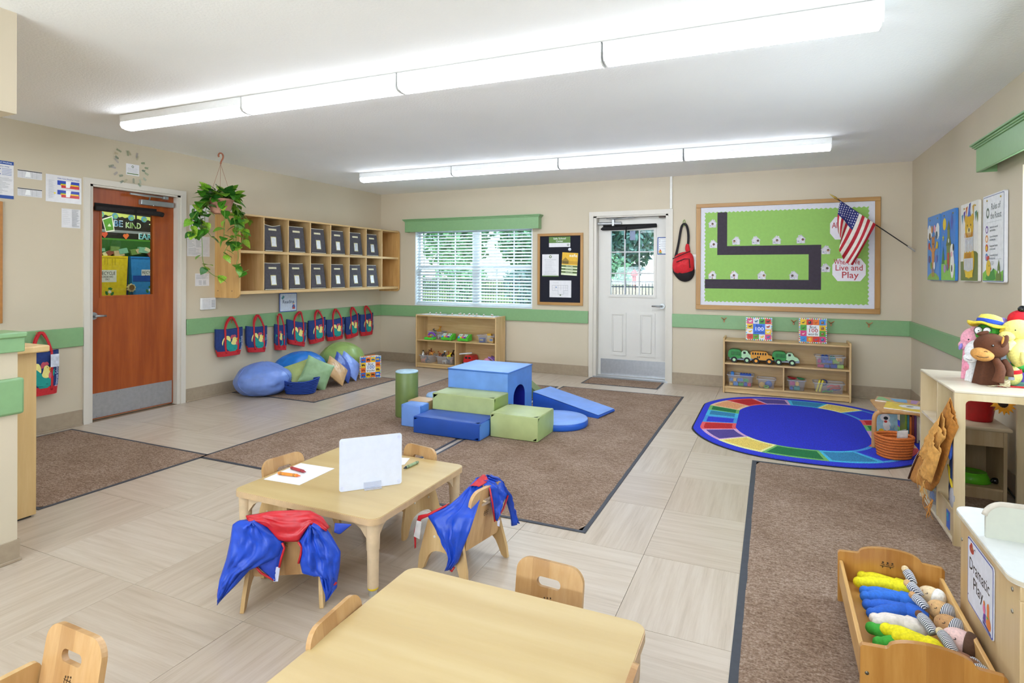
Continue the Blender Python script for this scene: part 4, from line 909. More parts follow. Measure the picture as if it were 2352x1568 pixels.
# right of the cherry door
sheet('notice_sheet', 'glossy white sheet half hidden behind the hanging plant', 'notice', WL(4.115, 1.775), .22, .262, lines(G2, .02, .2, .1, .02, 7, .002, 1)+[('#f7f9ff', 'c', .05, .17, .035, .02)], rough=.12)
sheet('notice_sheet', 'white typed table sheet below the hanging plant', 'notice', WL(4.085, 1.508), .265, .213, [(G1, 't', 'Classroom Routines', .1, .195, .013, .11)]+lines(G1, .015, .09, .17, .1, 6, .003, 1)+lines(G1, .1, .17, .17, .1, 6, .003, 1)+lines(G1, .015, .17, .08, .02, 6, .0025, 1)+lines(G2, .18, .25, .17, .02, 12, .0015, 1))
sheet('notice_sheet', 'small white typed sheet above the intercom', 'notice', WL(4.18, 1.197), .165, .132, lines(G1, .01, .155, .115, .075, 6, .002, 1)+lines(G1, .04, .075, .055, .015, 6, .0025)+lines(G1, .09, .125, .055, .015, 6, .0025))
ic = thing('wall_intercom', 'white intercom box with keypad beside the cubby shelf', 'intercom', (XL, 4.32, 1.0))
MB().rbox(XL+.002, XL+.032, 4.232, 4.405, .945, 1.07, .006).build('housing', C('#e6e5e8', .35, .01), ic)
m_ = MB()
for i in range(9): m_.rbox(XL+.031, XL+.033, 4.245, 4.335, .955+i*.0115, .961+i*.0115, .0005)
s_ = m_.build('speaker_grille', C('#d8d7dc', .4), ic); s_['kind'] = 'stuff'
for r in range(5):
    for c in range(4): MB().rbox(XL+.031, XL+.0345, 4.352+c*.0105, 4.358+c*.0105, .972+r*.0165, .978+r*.0165, .0008).build('button', C('#6f7180', .5), ic)
rs = sheet('area_sign', 'white Reading sign with blue border under the cubby shelf', 'sign', WL(5.295, .858, .022), .28, .232, None, col='#3d5fae', r=.012, th=.003)
art('print', [('#d3dcec', 'p', rrect(.009, .271, .009, .223, .01, 4)), ('#35466b', 't', 'Reading', .14, .122, .06, .185), ('#7ab0b8', 'p', [(.025, .17), (.055, .205), (.08, .19), (.05, .155)]), ('#4f8d99', 'p', [(.03, .165), (.05, .15), (.078, .185), (.062, .195)]), ('#b5453d', 'r', .205, .25, .03, .05), ('#2f6fb4', 'p', [(.2, .05), (.255, .05), (.245, .085), (.21, .085)]), ('#d4473d', 'r', .222, .234, .04, .08), ('#e7c09a', 'c', .228, .098, .013), ('#2f6fb4', 'c', .228, .112, .012, .006)], WL(5.295, .858, .026), rs)
# ------------------------------------------------------------------ wooden coat hooks
def hook(label, T):
    h = thing('coat_hook', label, 'hook', (0, 0, 0), 'wooden coat hooks on the green rail')
    m_ = MB(); m_.rbox(-.008, .008, -.03, .014, 0, .008, .002)
    for s in (-1, 1): m_.tube([(s*.002, .0, .006), (s*.012, .012, .022), (s*.026, .026, .034), (s*.03, .03, .036)], [.005, .0055, .005, .003], 8)
    m_.build('forked_peg', wood('#c79a6c', '#b98a5c', 2), h)
    MB().ell((0, -.01, .0085), (.002, .002, .001), 8, 5).build('screw', C('#6b5a48', .4, metal=.5), h)
    h.matrix_world = T; return h
hk = None; hp = [4.599, 4.933, 5.254, 5.603, 5.949, 6.286, 6.618, 6.953]
for i, y in enumerate(hp):
    T = WL(y+.01, .806, .022); lb = f'wooden forked coat hook holding the {["first","second","third","fourth","fifth","sixth","seventh","last"][i]} hanging tote from the door'
    if hk is None: hk = hook(lb, T)
    else: c = dup(hk, label=lb); c.matrix_world = T
c = dup(hk, label='wooden forked coat hook left of the cherry door'); c.matrix_world = WL(2.745, .82, .022)
for x, lb in ((-.518, 'wooden forked coat hook left of the animals book'), (.226, 'wooden forked coat hook just left of the words book'), (.599, 'wooden forked coat hook right of the words book'), (.96, 'wooden forked coat hook nearest the right corner of the back wall')):
    c = dup(hk, label=lb); c.matrix_world = WB(x, .805, .022)
# ------------------------------------------------------------------ tote bags
NAVY, RED = C('#1b3472', .75, .06, .2, 40), C('#c21f28', .7, .05, .2, 60)
def tote(label, y0, y1, ztop, zbot, hook_y, hook_z, skew=0, taper=.10, fold=0, off=.05, seed=0, tipz=0):
    t = thing('tote_bag', label, 'bag', (XL+off, (y0+y1)/2, zbot), 'navy and red tote bags on hooks')
    w, h = y1-y0, ztop-zbot
    def P(u, v, o=0):   # u across, v up
        tp = taper*(max(0, .35-v)/.35)**1.0
        uu = u+tp*(1-2*u)*(1 if fold == 0 else .6)
        y = y0+w*uu; z = zbot+h*v+skew*(u-.5)*h+(.012*math.sin(PI*u) if v > .98 else 0)*-1
        x = XL+off+.035*(1-abs(2*u-1)**6)*(1-.35*v)+o+.004*noise.noise(Vector((u*2+seed, v*2, seed)))
        if fold: x += .008*math.sin(u*PI*3)
        return (x, y, z)
    m_ = MB(); m_.grid(lambda u, v: P(u, v), 16, 16, mf=lambda u, v: 1 if v < .155 else 0)
    m_.grid(lambda u, v: (XL+.028, P(1-u, v)[1], P(1-u, v)[2]), 6, 8, mf=lambda u, v: 1 if v < .155 else 0)
    for s in (0, 1): m_.grid(lambda u, v: (XL+.028+(P(s, v)[0]-XL-.028)*(u if s == 0 else 1-u), P(s, v)[1], P(s, v)[2]), 3, 8, mf=lambda u, v: 1 if v < .155 else 0)
    m_.grid(lambda u, v: (XL+.028+(P(u, 0)[0]-XL-.028)*(1-v), P(u, 0)[1], P(u, 0)[2]), 8, 2, 1)
    m_.build('bag_body', [NAVY, RED], t)
    # webbing straps run down the front and rise to the hook
    ua, ub = (.27, .76) if not fold else (.12, .66)
    for uu in (ua, ub):
        m_ = MB(); m_.grid(lambda u, v: P(uu-.034+.068*u, .1+.9*v, .003), 2, 14); m_.build('webbing', RED, t, solid=.002)
    for k, o in ((0, .012), (1, -.012)):
        pa, pb = P(ua, 1, o*.3), P(ub, 1, o*.3); hx = XL+.06+(.008 if k == 0 else -.012)
        pts = [pa, (hx, pa[1]*.55+hook_y*.45-.01, pa[2]*.45+hook_z*.55), (hx, hook_y-.014, hook_z-.004), (hx, hook_y+.004, hook_z+.006), (hx, hook_y+.022, hook_z-.006), (hx, pb[1]*.55+hook_y*.45+.01+.012*k, pb[2]*.45+hook_z*.55), pb]
        MB().tube(smooth(pts, 2), (.0105 if w > .2 else .008), 8, flat=(0, 1, 0)).build('carry_handle', RED, t)
    # printed hen on a green nest and the name up the side, bent over the bag front
    src = [('#12938a', [(.30, .16), (.74, .16), (.75, .42), (.66, .40), (.5, .46), (.36, .60), (.31, .62)]), ('#e9dd84', [(.17, .38), (.14, .5), (.2, .66), (.32, .74), (.42, .72), (.47, .6), (.46, .5), (.40, .55), (.30, .62), (.24, .66), (.19, .5)]),
           ('#e9dd84', [(.47, .46), (.52, .55), (.54, .65), (.62, .68), (.69, .63), (.70, .54), (.72, .42), (.62, .38), (.52, .40)]), ('#b94a5c', [(.46, .6), (.45, .7), (.51, .76), (.57, .74), (.63, .76), (.68, .70), (.66, .67), (.58, .68), (.52, .62)]),
           ('#c9596b', [(.66, .38), (.70, .36), (.74, .4), (.74, .5), (.70, .52), (.66, .46)]), ('#eb9a2a', [(.68, .62), (.75, .64), (.70, .56), (.73, .53), (.67, .54)]), ('#12938a', [(.78, .38), (.84, .5), (.81, .52), (.84, .58), (.78, .56)]),
           ('#222222', [(.615, .615), (.63, .615), (.63, .635), (.615, .635)]), ('#0a5f5a', [(.33, .21), (.5, .2), (.5, .21), (.33, .22)]), ('#0a5f5a', [(.58, .25), (.64, .24), (.64, .255), (.58, .262)])]
    if fold: src = [(c, [(max(0, min(1, (x-.42)*1.35+.12)), z) for x, z in pts]) for c, pts in src if min(p[0] for p in pts) > .25 or c == '#12938a']
    m_ = MB(); mats = []; ix = {}
    for k, (c, pts) in enumerate(src):
        if c not in ix: ix[c] = len(mats); mats.append(C(c, .7, .04))
        pts = smooth(pts, 1, True); tr = tessellate_polygon([[Vector((p[0], p[1], 0)) for p in pts]])
        m_.add([P(p[0], p[1], .0028+.0004*k) for p in pts], [tuple(x) if (pts[x[1]][0]-pts[x[0]][0])*(pts[x[2]][1]-pts[x[0]][1])-(pts[x[1]][1]-pts[x[0]][1])*(pts[x[2]][0]-pts[x[0]][0]) > 0 else (x[0], x[2], x[1]) for x in tr], ix[c])
    vs, fs, tw = text_mesh('Primrose Schools'); k = .50/tw
    m_.add([P((.905 if not fold else .88)-v.y*.15, .42+v.x*k, .0045) for v in vs], fs, len(mats)); mats.append(C('#c9d3ee', .6))
    m_.build('print', mats, t)
    return t
ordn = ['first', 'second', 'third, narrow and folded', 'fourth', 'fifth', 'sixth', 'seventh', 'eighth']
def tl_(i): return f'navy and red hen tote on the rail, {ordn[i]} from the cherry door'
tote(tl_(0), 4.392, 4.735, .728, .425, 4.575, .842, 0, .10, seed=1)
tote(tl_(1), 4.79, 5.085, .722, .418, 4.93, .842, -.06, .12, seed=2)
tote(tl_(2), 5.208, 5.375, .712, .40, 5.262, .835, -.05, .10, 1, seed=3)
tote(tl_(3), 5.40, 5.715, .735, .425, 5.59, .842, -.2, .10, seed=4)
tote(tl_(4), 5.765, 6.065, .735, .43, 5.905, .842, .10, .10, seed=5)
tote(tl_(5), 6.09, 6.44, .718, .425, 6.25, .84, .04, .10, seed=6)
tote(tl_(6), 6.475, 6.76, .738, .43, 6.6, .845, .12, .10, seed=7)
tote(tl_(7), 6.79, 7.085, .742, .425, 6.905, .85, .03, .10, seed=8)
tb = tote('navy and red hen tote with a clear tag, hanging left of the cherry door', 2.62, 2.885, .69, .33, 2.748, .838, 0, .05, seed=9)
MB().rbox(XL+.10, XL+.103, 2.80, 2.862, .555, .66, .001).build('clear_tag', C('#cfd3e2', .15, .1), tb)
# ------------------------------------------------------------------ hanging pothos
pl = thing('hanging_pothos', 'pothos plant in a terracotta pot hanging from the ceiling', 'plant', (-5.07, 4.12, 1.93))
px, py, pz = -5.07, 4.12, 1.93
MB().lathe([(.082, pz), (.085, pz+.004), (.118, pz+.13), (.126, pz+.132), (.126, pz+.148), (.118, pz+.148), (.112, pz+.135), (.1, pz+.12), (0, pz+.12)], (px, py, 0), 32).build('pot', C('#c48d78', .6, .05), pl)
tp = C('#a8674c', .5)
hk_ = MB().tube(smooth([(px, py, 2.43), (px, py+.004, 2.455), (px, py+.026, 2.49), (px, py+.03, 2.52), (px, py+.01, 2.542), (px, py-.018, 2.535), (px, py-.028, 2.51), (px, py-.02, 2.498)], 2), .008, 8).build('hook_hanger', tp, pl)
MB().tube([(px, py, H), (px, py, 2.545), (px, py+.01, 2.535), (px, py+.002, 2.528)], .004, 6).build('ceiling_hook', C('#f2f2f2', .3), pl)
for a in (.4, 2.5, 4.6): MB().tube([(px, py, 2.43), (px+.12*math.cos(a), py+.12*math.sin(a), pz+.14)], .0016, 5).build('support_wire', tp, pl)
LEA = [C('#3f7d1e', .35, .15, 0, 8), C('#2c6420', .35, .15, 0, 8), C('#6c9f2a', .35, .2, 0, 8), C('#8fb53a', .35, .2, 0, 8)]
rr = random.Random(12); leafmesh = []
def leaf_shape(s, bend):
    m_ = MB(); rows = [(0, 0), (.12, .34), (.3, .44), (.55, .38), (.8, .2), (1, 0)]
    vs = []; 
    for y, w in rows: vs += [(-w*s, y*s, -bend*s*y*y+.16*w*s), (0, y*s, -bend*s*y*y), (w*s, y*s, -bend*s*y*y+.16*w*s)]
    m_.add(vs, [f for i in range(5) for f in ((i*3, i*3+1, i*3+4, i*3+3), (i*3+1, i*3+2, i*3+5, i*3+4))], 0, True); return m_
for k in range(12):
    o = leaf_shape(1, .15+.15*(k % 3)).build('leaf', LEA[k % 4], pl, local=True); leafmesh.append(o.data); bpy.data.objects.remove(o)
nleaf = [0]
def add_leaf(p, dirv, size):
    if nleaf[0] >= 290: return
    nleaf[0] += 1
    y = Vector(dirv).normalized(); up = Vector((rr.uniform(-.4, .6), rr.uniform(-.4, .4), 1)); x = y.cross(up).normalized(); z = x.cross(y)
    o = bpy.data.objects.new('leaf', rr.choice(leafmesh)); COL.objects.link(o); o.parent = pl
    M = Matrix(((x.x, y.x, z.x, p[0]-px), (x.y, y.y, z.y, p[1]-py), (x.z, y.z, z.z, p[2]-pz), (0, 0, 0, 1))); o.matrix_local = M @ Matrix.Scale(size, 4)
for i in range(105):
    a = rr.uniform(0, 2*PI); r = rr.random()**.5*.14; p = (px+r*math.cos(a), py+r*math.sin(a), pz+.13+rr.uniform(.0, .12)*(1-r*2))
    add_leaf(p, (math.cos(a)*.7, math.sin(a)*.7, rr.uniform(-.3, .9)), rr.uniform(.085, .13))
vines = [[(0, -.12, .14), (-.03, -.19, .05), (-.02, -.22, -.1), (0, -.2, -.3), (.02, -.22, -.48), (.0, -.14, -.58), (.0, -.04, -.64), (0, .03, -.62)], [(.02, -.1, .14), (0, -.2, .08), (0, -.27, -.02), (0, -.33, -.1), (0, -.3, -.22)], [(.04, .1, .14), (.05, .17, .05), (.05, .15, -.1), (.05, .14, -.3), (.05, .18, -.42), (.05, .14, -.52), (.05, .2, -.6), (.05, .3, -.56)],
         [(0, .12, .14), (0, .2, .08), (0, .27, .02), (0, .33, -.03)], [(.06, -.05, .15), (.13, -.06, .1), (.12, -.05, -.1), (.12, -.06, -.25)], [(.03, .1, .14), (.06, .18, 0), (.06, .22, -.1), (.05, .24, -.2), (.04, .2, -.34)], [(0, -.12, .12), (0, -.18, 0), (0, -.17, -.16), (0, -.1, -.24)], [(-.05, -.1, .14), (-.06, -.22, .1), (-.05, -.26, .02), (-.04, -.22, -.1)], [(.03, .08, .13), (.08, .12, -.1), (.07, .1, -.28), (.06, .02, -.33), (.06, -.01, -.42)]]
for v in vines:
    P_ = smooth([(px+a, py+b, pz+c) for a, b, c in v], 2)
    MB().tube(P_, .003, 5).build('vine', C('#6f9a3a', .5), pl)
    for i in range(2, len(P_)):
        if rr.random() < .8 and (P_[i][2] > pz-.3 or rr.random() < .5):
            a = rr.uniform(0, 2*PI); add_leaf(P_[i], (math.cos(a)*.5+.3, math.sin(a), rr.uniform(-.9, .2)), rr.uniform(.075, .115))
# ------------------------------------------------------------------ green bulletin board
OAK = wood('#c4985c', '#b4854a', 0, sc=2.5, rough=.4); OAKZ = wood('#c4985c', '#b4854a', 2, sc=2.5, rough=.4)
gb = thing('bulletin_board', 'big oak framed bulletin board with a paper road on green', 'bulletin board', (.12, YB-.01, 1.56))
bx0, bx1, bz0, bz1 = -.842, 1.065, .922, 2.19
for nm_, a in (('top', (bx0, bx1, bz1-.045, bz1)), ('bottom', (bx0, bx1, bz0, bz0+.055))): MB().rbox(a[0], a[1], YB-.03, YB-.001, a[2], a[3], .004).build('frame_rail', OAK, gb)
for a in ((bx0, bx0+.052), (bx1-.052, bx1)): MB().rbox(a[0], a[1], YB-.029, YB-.001, bz0+.055, bz1-.045, .004).build('frame_stile', OAKZ, gb)
MB().box(bx0+.05, bx1-.05, YB-.012, YB-.001, bz0+.05, bz1-.04).build('white_backing', C('#dcdce6', .6, .01), gb)
BF = WB(0, 0, .013)
gx0, gx1, gz0, gz1 = -.74, .955, 1.02, 2.085
sc_ = []; step = .045
def wave(x0, z0, x1, z1):
    n = max(2, int(math.hypot(x1-x0, z1-z0)/step)); out = []; nx, nz_ = (z1-z0), -(x1-x0); l = math.hypot(nx, nz_); nx /= l; nz_ /= l
    for i in range(n*4): t = i/(n*4); k = .007*math.cos(2*PI*n*t); out.append((x0+(x1-x0)*t+nx*k, z0+(z1-z0)*t+nz_*k))
    return out
MB().plate([wave(gx0, gz0, gx1, gz0)+wave(gx1, gz0, gx1, gz1)+wave(gx1, gz1, gx0, gz1)+wave(gx0, gz1, gx0, gz0)], .001, T=BF).build('green_paper', C('#92c05c', .6, .02), gb)
MB().plate([[(gx0, 1.175), (.50, 1.175), (.50, 1.68), (-.49, 1.68), (-.49, 2.083), (-.60, 2.083), (-.60, 1.575), (.375, 1.575), (.375, 1.285), (gx0, 1.285)]], .0012, T=BF @ Tm(0, 0, .001)).build('paper_road', C('#3d3440', .8, .05), gb)
def house(x, z, k):
    h = MB(); s = .05
    o = [(-s*.85, 0), (s*.85, 0), (s*.85, s*.95), (s*1.05, s*.9), (s*.55, s*1.5), (s*.5, s*1.85), (s*.25, s*1.85), (s*.22, s*1.7), (0, s*2.0), (-s*1.05, s*.95), (-s*.85, s*.95)]
    if k % 2: o = [(-a, b) for a, b in o]
    h.plate([o], .0012, T=BF @ Tm(x, z, .003)); b_ = h.build('paper_house', C('#cfcbd2', .3, .06), gb)
    d = [('#9a97a8', 'l', [(-s*.95, s*.97), (0, s*1.85), (s*.95, s*.95)], .003), ('#9a97a8', 'l', [(-s*.8, s*.02), (-s*.8, s*.9)], .002), ('#9a97a8', 'l', [(s*.8, s*.02), (s*.8, s*.9)], .002), ('#8d8aa0', 'r', -s*.2, s*.15, 0, s*.55), ('#d6d3dc', 'r', -s*.14, s*.09, .003, s*.5), ('#9a97b0', 'r', -s*.65, -s*.35, s*.3, s*.6)]
    fx = [.0, .1, -.4, .45, .1, .4, .45, .3, .1, -.05, .45, -.3][k % 12]*s; cc = ['#8a6a58', '#7b4a3a', '#a87a58', '#5d4438'][k % 4]
    d += [(cc, 'c', fx, s*.85, s*.28), ('#3a2c28', 'c', fx, s*.98, s*.2, s*.12)]
    if k in (8, 9): d += [('#c9825a', 'l', [(-s*.95, s*.97), (0, s*1.85)], .005), ('#b5563a', 'r', -s*.05, s*.1, 0, s*.4)]
    art('drawing', d, BF @ Tm(x, z, .0042), b_, lift=.0002)
for k, (x, z) in enumerate([(-.655, 1.905), (-.645, 1.66), (-.39, 1.695), (-.175, 1.695), (.045, 1.695), (.295, 1.70), (.545, 1.575), (.545, 1.375), (-.655, 1.29), (-.41, 1.29), (-.11, 1.29), (.225, 1.29)]): house(x, z, k)
for (x, z, w, h, nm_) in ((.77, 1.40, .16, .125, 0), (.74, 1.86, .155, .125, 1)):
    o = [(x-w+.05, z-h), (x+w-.05, z-h), (x+w, z-h+.07), (x+w, z+h-.07), (x+w-.05, z+h), (x-w+.05, z+h), (x-w, z+h-.07), (x-w, z-h+.07)]
    c_ = MB().plate([o], .0012, T=BF @ Tm(0, 0, .0035)).build('paper_cloud_sign', C('#ece6ee', .5, .01), gb)
    if nm_ == 0: art('handwriting', [('#b8323a', 't', 'Where We', x-.02, z+.085, .085, .25), ('#b8323a', 't', 'Live and', x, z+.02, .09, .26), ('#b8323a', 't', 'Play', x+.01, z-.06, .10, .16)], BF @ Tm(0, 0, .0048), c_)
    else: art('handwriting', [('#b8323a', 't', 'All Around', x, z+.03, .09, .27)], BF @ Tm(0, 0, .0048), c_)
# ------------------------------------------------------------------ black notice board
nb = thing('notice_board', 'black felt notice board in a wooden frame beside the window', 'notice board', (-2.59, YB-.01, 1.4))
for a in ((-2.908, -2.268, 1.848, 1.883), (-2.908, -2.268, .924, .962)): MB().rbox(a[0], a[1], YB-.024, YB-.001, a[2], a[3], .003).build('frame_rail', OAK, nb)
for a in ((-2.908, -2.873), (-2.303, -2.268)): MB().rbox(a[0], a[1], YB-.0235, YB-.001, .962, 1.848, .003).build('frame_stile', OAKZ, nb)
MB().box(-2.88, -2.29, YB-.01, YB-.001, .95, 1.86).build('felt_panel', C('#1a1a26', .95, .1, .2, 90), nb)
s_ = sheet('notice_sheet', 'green and white Safe School Center heading on the black board', 'notice', WB(-2.745, 1.70, .010), .30, .138, [('#5b8038', 'r', 0, .3, .055, .138), ('#f2f5ee', 't', 'Safe School', .15, .112, .034, .175), ('#f2f5ee', 't', 'Center', .15, .078, .034, .10), ('#5e6b58', 'c', .27, .027, .015), ('#e8ebe4', 'c', .27, .027, .007)])
sheet('notice_sheet', 'white letter with a round green seal on the black board', 'notice', WB(-2.842, 1.306, .010), .236, .298, [('#5e7048', 'c', .118, .265, .019), ('#e8ebe4', 'c', .118, .265, .009), ('#5b8038', 'r', 0, .236, 0, .012), (G1, 't', 'Safe Classroom Reminders', .118, .225, .012, .17)]+lines(G2, .04, .2, .205, .04, 14, .002, 1)+lines(G1, .02, .21, .028, .02, 2, .0015))
st_ = sheet('flyer', 'tilted yellow and green flyer headed safe on the black board', 'flyer', WB(-2.572, 1.33, .010) @ Rz(-.06), .22, .30,
      [('#e3b32a', 'r', 0, .22, .135, .30), ('#9a7a1c', 'p', [(0, .19), (.05, .235), (.1, .19), (.1, .15), (0, .15)]), ('#6b5618', 'r', .01, .09, .15, .185), ('#c99a22', 'r', .1, .22, .15, .19), ('#fdf8e4', 't', 'safe', .155, .262, .055, .11), ('#dfe8c4', 'r', 0, .22, 0, .135), ('#4c6326', 'r', 0, .22, .108, .13), ('#4c6326', 'r', 0, .22, .068, .09), ('#4c6326', 'r', 0, .22, .028, .05)]
      + [('#e8eed8', 't', t, .11, z, .016, .1) for t, z in (('WELCOME', .119), ('INFORM', .079), ('PREPARE', .039))])
sheet('notice_sheet', 'white floor plan sheet at the bottom of the black board', 'notice', WB(-2.735, 1.028, .010), .306, .226, [(G1, 'l', [(.04, .16), (.26, .16), (.26, .09), (.2, .09), (.2, .04), (.12, .04), (.12, .09), (.04, .09), (.04, .16)], .0025)]+[(G1, 'l', [(x, .16), (x, .09)], .0018) for x in (.08, .12, .16, .2, .23)]+[(G1, 'l', [(.04, .125), (.26, .125)], .0018), ('#5d86b8', 'c', .095, .135, .008), ('#5e7048', 'c', .155, .03, .01)]+lines(G2, .19, .27, .07, .04, 4, .0015)+lines(G2, .05, .13, .2, .19, 2, .0018))
tag(MB().lathe([(.008, 0), (.02, .003), (.022, .014), (.012, .02), (0, .021)], n=18, T=WB(-2.45, 1.665, .010)).build('push_magnet', C('#d9dde6', .3)), 'round white magnet button above the yellow flyer', 'magnet')
# ------------------------------------------------------------------ red sling backpack
bp = thing('sling_backpack', 'red and black sling backpack hanging right of the white door', 'backpack', (-.98, YB-.02, 1.26))
WF = WB(0, 0, .01)
def puffp(mb, outline, th, T, m=0, fold=0, n=14, base=0):
    """inflated cushion-like body from an outline: concentric rings"""
    c = Vector((sum(p[0] for p in outline)/len(outline), sum(p[1] for p in outline)/len(outline))); N_ = len(outline)
    vs = []; ks = [1, .97, .88, .72, .5, .25]
    for k in ks:
        for p in outline: 
            q_ = c+(Vector(p)-c)*k; z = base+th*(1-k**2.2)**.55*(1+fold*noise.noise(Vector((q_.x*25, q_.y*25, th*10)))); vs.append((q_.x, q_.y, z))
    vs.append((c.x, c.y, base+th)); fs = []
    for r in range(len(ks)-1): fs += [(r*N_+i, r*N_+(i+1) % N_, (r+1)*N_+(i+1) % N_, (r+1)*N_+i) for i in range(N_)]
    o = (len(ks)-1)*N_; fs += [(o+i, o+(i+1) % N_, len(vs)-1) for i in range(N_)]
    mb.add(vs, fs, m, True, T); return mb
BKF, RDF = C('#1d181c', .8, .1, .3, 50), C('#d2202c', .7, .05, .3, 40)
body = smooth([(-1.11, 1.50), (-1.08, 1.585), (-.96, 1.62), (-.885, 1.57), (-.855, 1.40), (-.87, 1.30), (-.95, 1.245), (-1.04, 1.265), (-1.115, 1.36), (-1.125, 1.43)], 2, True)
m_ = puffp(MB(), body, .085, WF, 0, .15); m_.plate([body], .012, T=WF); m_.build('bag_body', BKF, bp)
redp = smooth([(-1.115, 1.50), (-1.085, 1.58), (-.98, 1.625), (-.875, 1.60), (-.86, 1.45), (-.875, 1.37), (-.98, 1.315), (-1.085, 1.345), (-1.122, 1.42)], 2, True)
puffp(MB(), redp, .082, WF, 0, .2, base=.026).build('front_panel', RDF, bp)
puffp(MB(), smooth([(-.975, 1.62), (-.905, 1.59), (-.915, 1.67), (-.93, 1.72), (-.965, 1.715)], 2, True), .03, WF, 0, base=.012).build('strap_sleeve', RDF, bp)
MB().tube([(x, YB-.01-.108, z) for x, z in ((-1.105, 1.53), (-1.04, 1.56), (-.95, 1.60), (-.90, 1.62))], .005, 6).tube([(x, YB-.01-.112, z) for x, z in ((-1.06, 1.49), (-.96, 1.53), (-.91, 1.53), (-.90, 1.42))], .005, 6).build('zipper', BKF, bp)
MB().tube(smooth([(-.935, YB-.03, 1.71), (-.93, YB-.03, 1.80), (-.94, YB-.035, 1.9), (-.965, YB-.04, 1.96), (-1.0, YB-.04, 1.95), (-1.02, YB-.035, 1.90), (-1.05, YB-.03, 1.7), (-1.085, YB-.03, 1.55)], 2), .014, 8, flat=(1, 0, 0)).build('shoulder_strap', BKF, bp)
tag(MB().tube(smooth([(-.985, YB-.012, 2.01), (-.97, YB-.02, 1.99), (-.975, YB-.03, 1.94), (-.985, YB-.045, 1.93), (-.995, YB-.03, 1.95), (-1.0, YB-.012, 1.99), (-.985, YB-.01, 2.01)], 1), .004, 6).build('wire_hook', C('#8fae5a', .4)), 'small green wire hook holding the red backpack', 'hook')
tag(MB().box(-1.03, -.83, YB-.006, YB, 1.40, 1.585).build('wall_plate', C('#e2dfdc', .4)), 'white card stuck to the wall behind the red backpack', 'card')
# ------------------------------------------------------------------ painted boards on the right wall
def board(label, y1, w, shapes, col, gold=True, z=1.30, h=.582):
    t = thing('wall_board', label, 'poster', (XR-.02, y1-w/2, z))
    T = WR(y1, z, 0); m_ = MB(); m_.plate([rrect(0, w, 0, h, .012, 4)], .018, T=T @ Tm(0, 0, .004)); m_.build('panel', C(col, .35, .02), t)
    art('artwork', shapes, T @ Tm(0, 0, .022), t, .35, clip=(.003, w-.003, .003, h-.003))
    for x in (w*.22, w*.85): MB().cyl(T @ Vector((x, h-.035, .022)), T @ Vector((x, h-.035, .027)), .006, n=12).build('screw_cap', C('#c9a94a', .3, metal=.8) if gold else C('#c9a94a', .3, metal=.8), t)
    return t
w = .42
cl = lambda x, y, s=1: [('#f2f2f0', 'c', x+a*s, y+b*s, r*s) for a, b, r in ((-.05, 0, .045), (0, .02, .055), (.05, 0, .045), (0, -.02, .05))]
board('sky blue board with a small bear and coloured balloons, first from the corner', 6.54, w, [('#7fae3e', 'c', .21, -.06, .26, .13)]+cl(.07, .43)+cl(.36, .43)+[('#d98f4c', 'c', .21, .22, .05, .11), ('#c97f3e', 'c', .21, .34, .055, .05), ('#c97f3e', 'c', .165, .385, .016), ('#c97f3e', 'c', .255, .385, .016), ('#d98f4c', 'l', [(.19, .25), (.1, .30)], .025), ('#d98f4c', 'l', [(.23, .25), (.32, .30)], .025), ('#d98f4c', 'r', .17, .195, .03, .13), ('#d98f4c', 'r', .225, .25, .03, .13), ('#3a2a20', 'c', .21, .325, .01)]
      + [(c, 'c', x, y, .034) for c, x, y in (('#d98a3a', .17, .46), ('#e59ab0', .26, .46), ('#7a5e3c', .09, .40), ('#3c5a72', .33, .40), ('#cf4a32', .07, .31), ('#e2c42c', .35, .31), ('#5a4a86', .08, .19), ('#6a6ab8', .33, .19), ('#6b9a3a', .15, .13), ('#e6e6ee', .26, .13))], '#4f8fd6')
board('blue board with a green schoolhouse and a cow, second from the corner', 6.06, w, [('#84c44a', 'c', .2, -.02, .34, .2), ('#84c44a', 'r', 0, .42, .005, .1), ('#f3cf2e', 'c', .1, .475, .052), ('#e8a33a', 'l', [(.1, .41), (.1, .405)], .02), ('#4a5fb8', 'p', [(.32, .56), (.36, .48), (.32, .40), (.28, .48)]), ('#7d8c4a', 'r', .17, .29, .12, .30), ('#5f7038', 'p', [(.15, .29), (.31, .29), (.27, .36), (.19, .36)]), ('#7d8c4a', 'r', .195, .265, .34, .42), ('#5f7038', 'p', [(.18, .42), (.28, .42), (.23, .50)]), ('#eef0ec', 'c', .23, .33, .018), ('#c8403a', 'r', .2, .25, .1, .23), ('#2f7a36', 'p', [(.02, .14), (.11, .14), (.065, .29)]), ('#f2efe9', 'c', .34, .13, .055, .11), ('#f2efe9', 'c', .33, .25, .05), ('#2a2626', 'c', .37, .27, .02, .03), ('#e9b5c0', 'c', .32, .215, .03, .022), ('#2a2626', 'c', .33, .1, .018, .03), ('#d8cf3c', 'p', star(.07, .36, .035)), ('#b48ac8', 'c', .12, .1, .035), ('#6a6a8a', 'c', .2, .11, .03)], '#3f86d8')
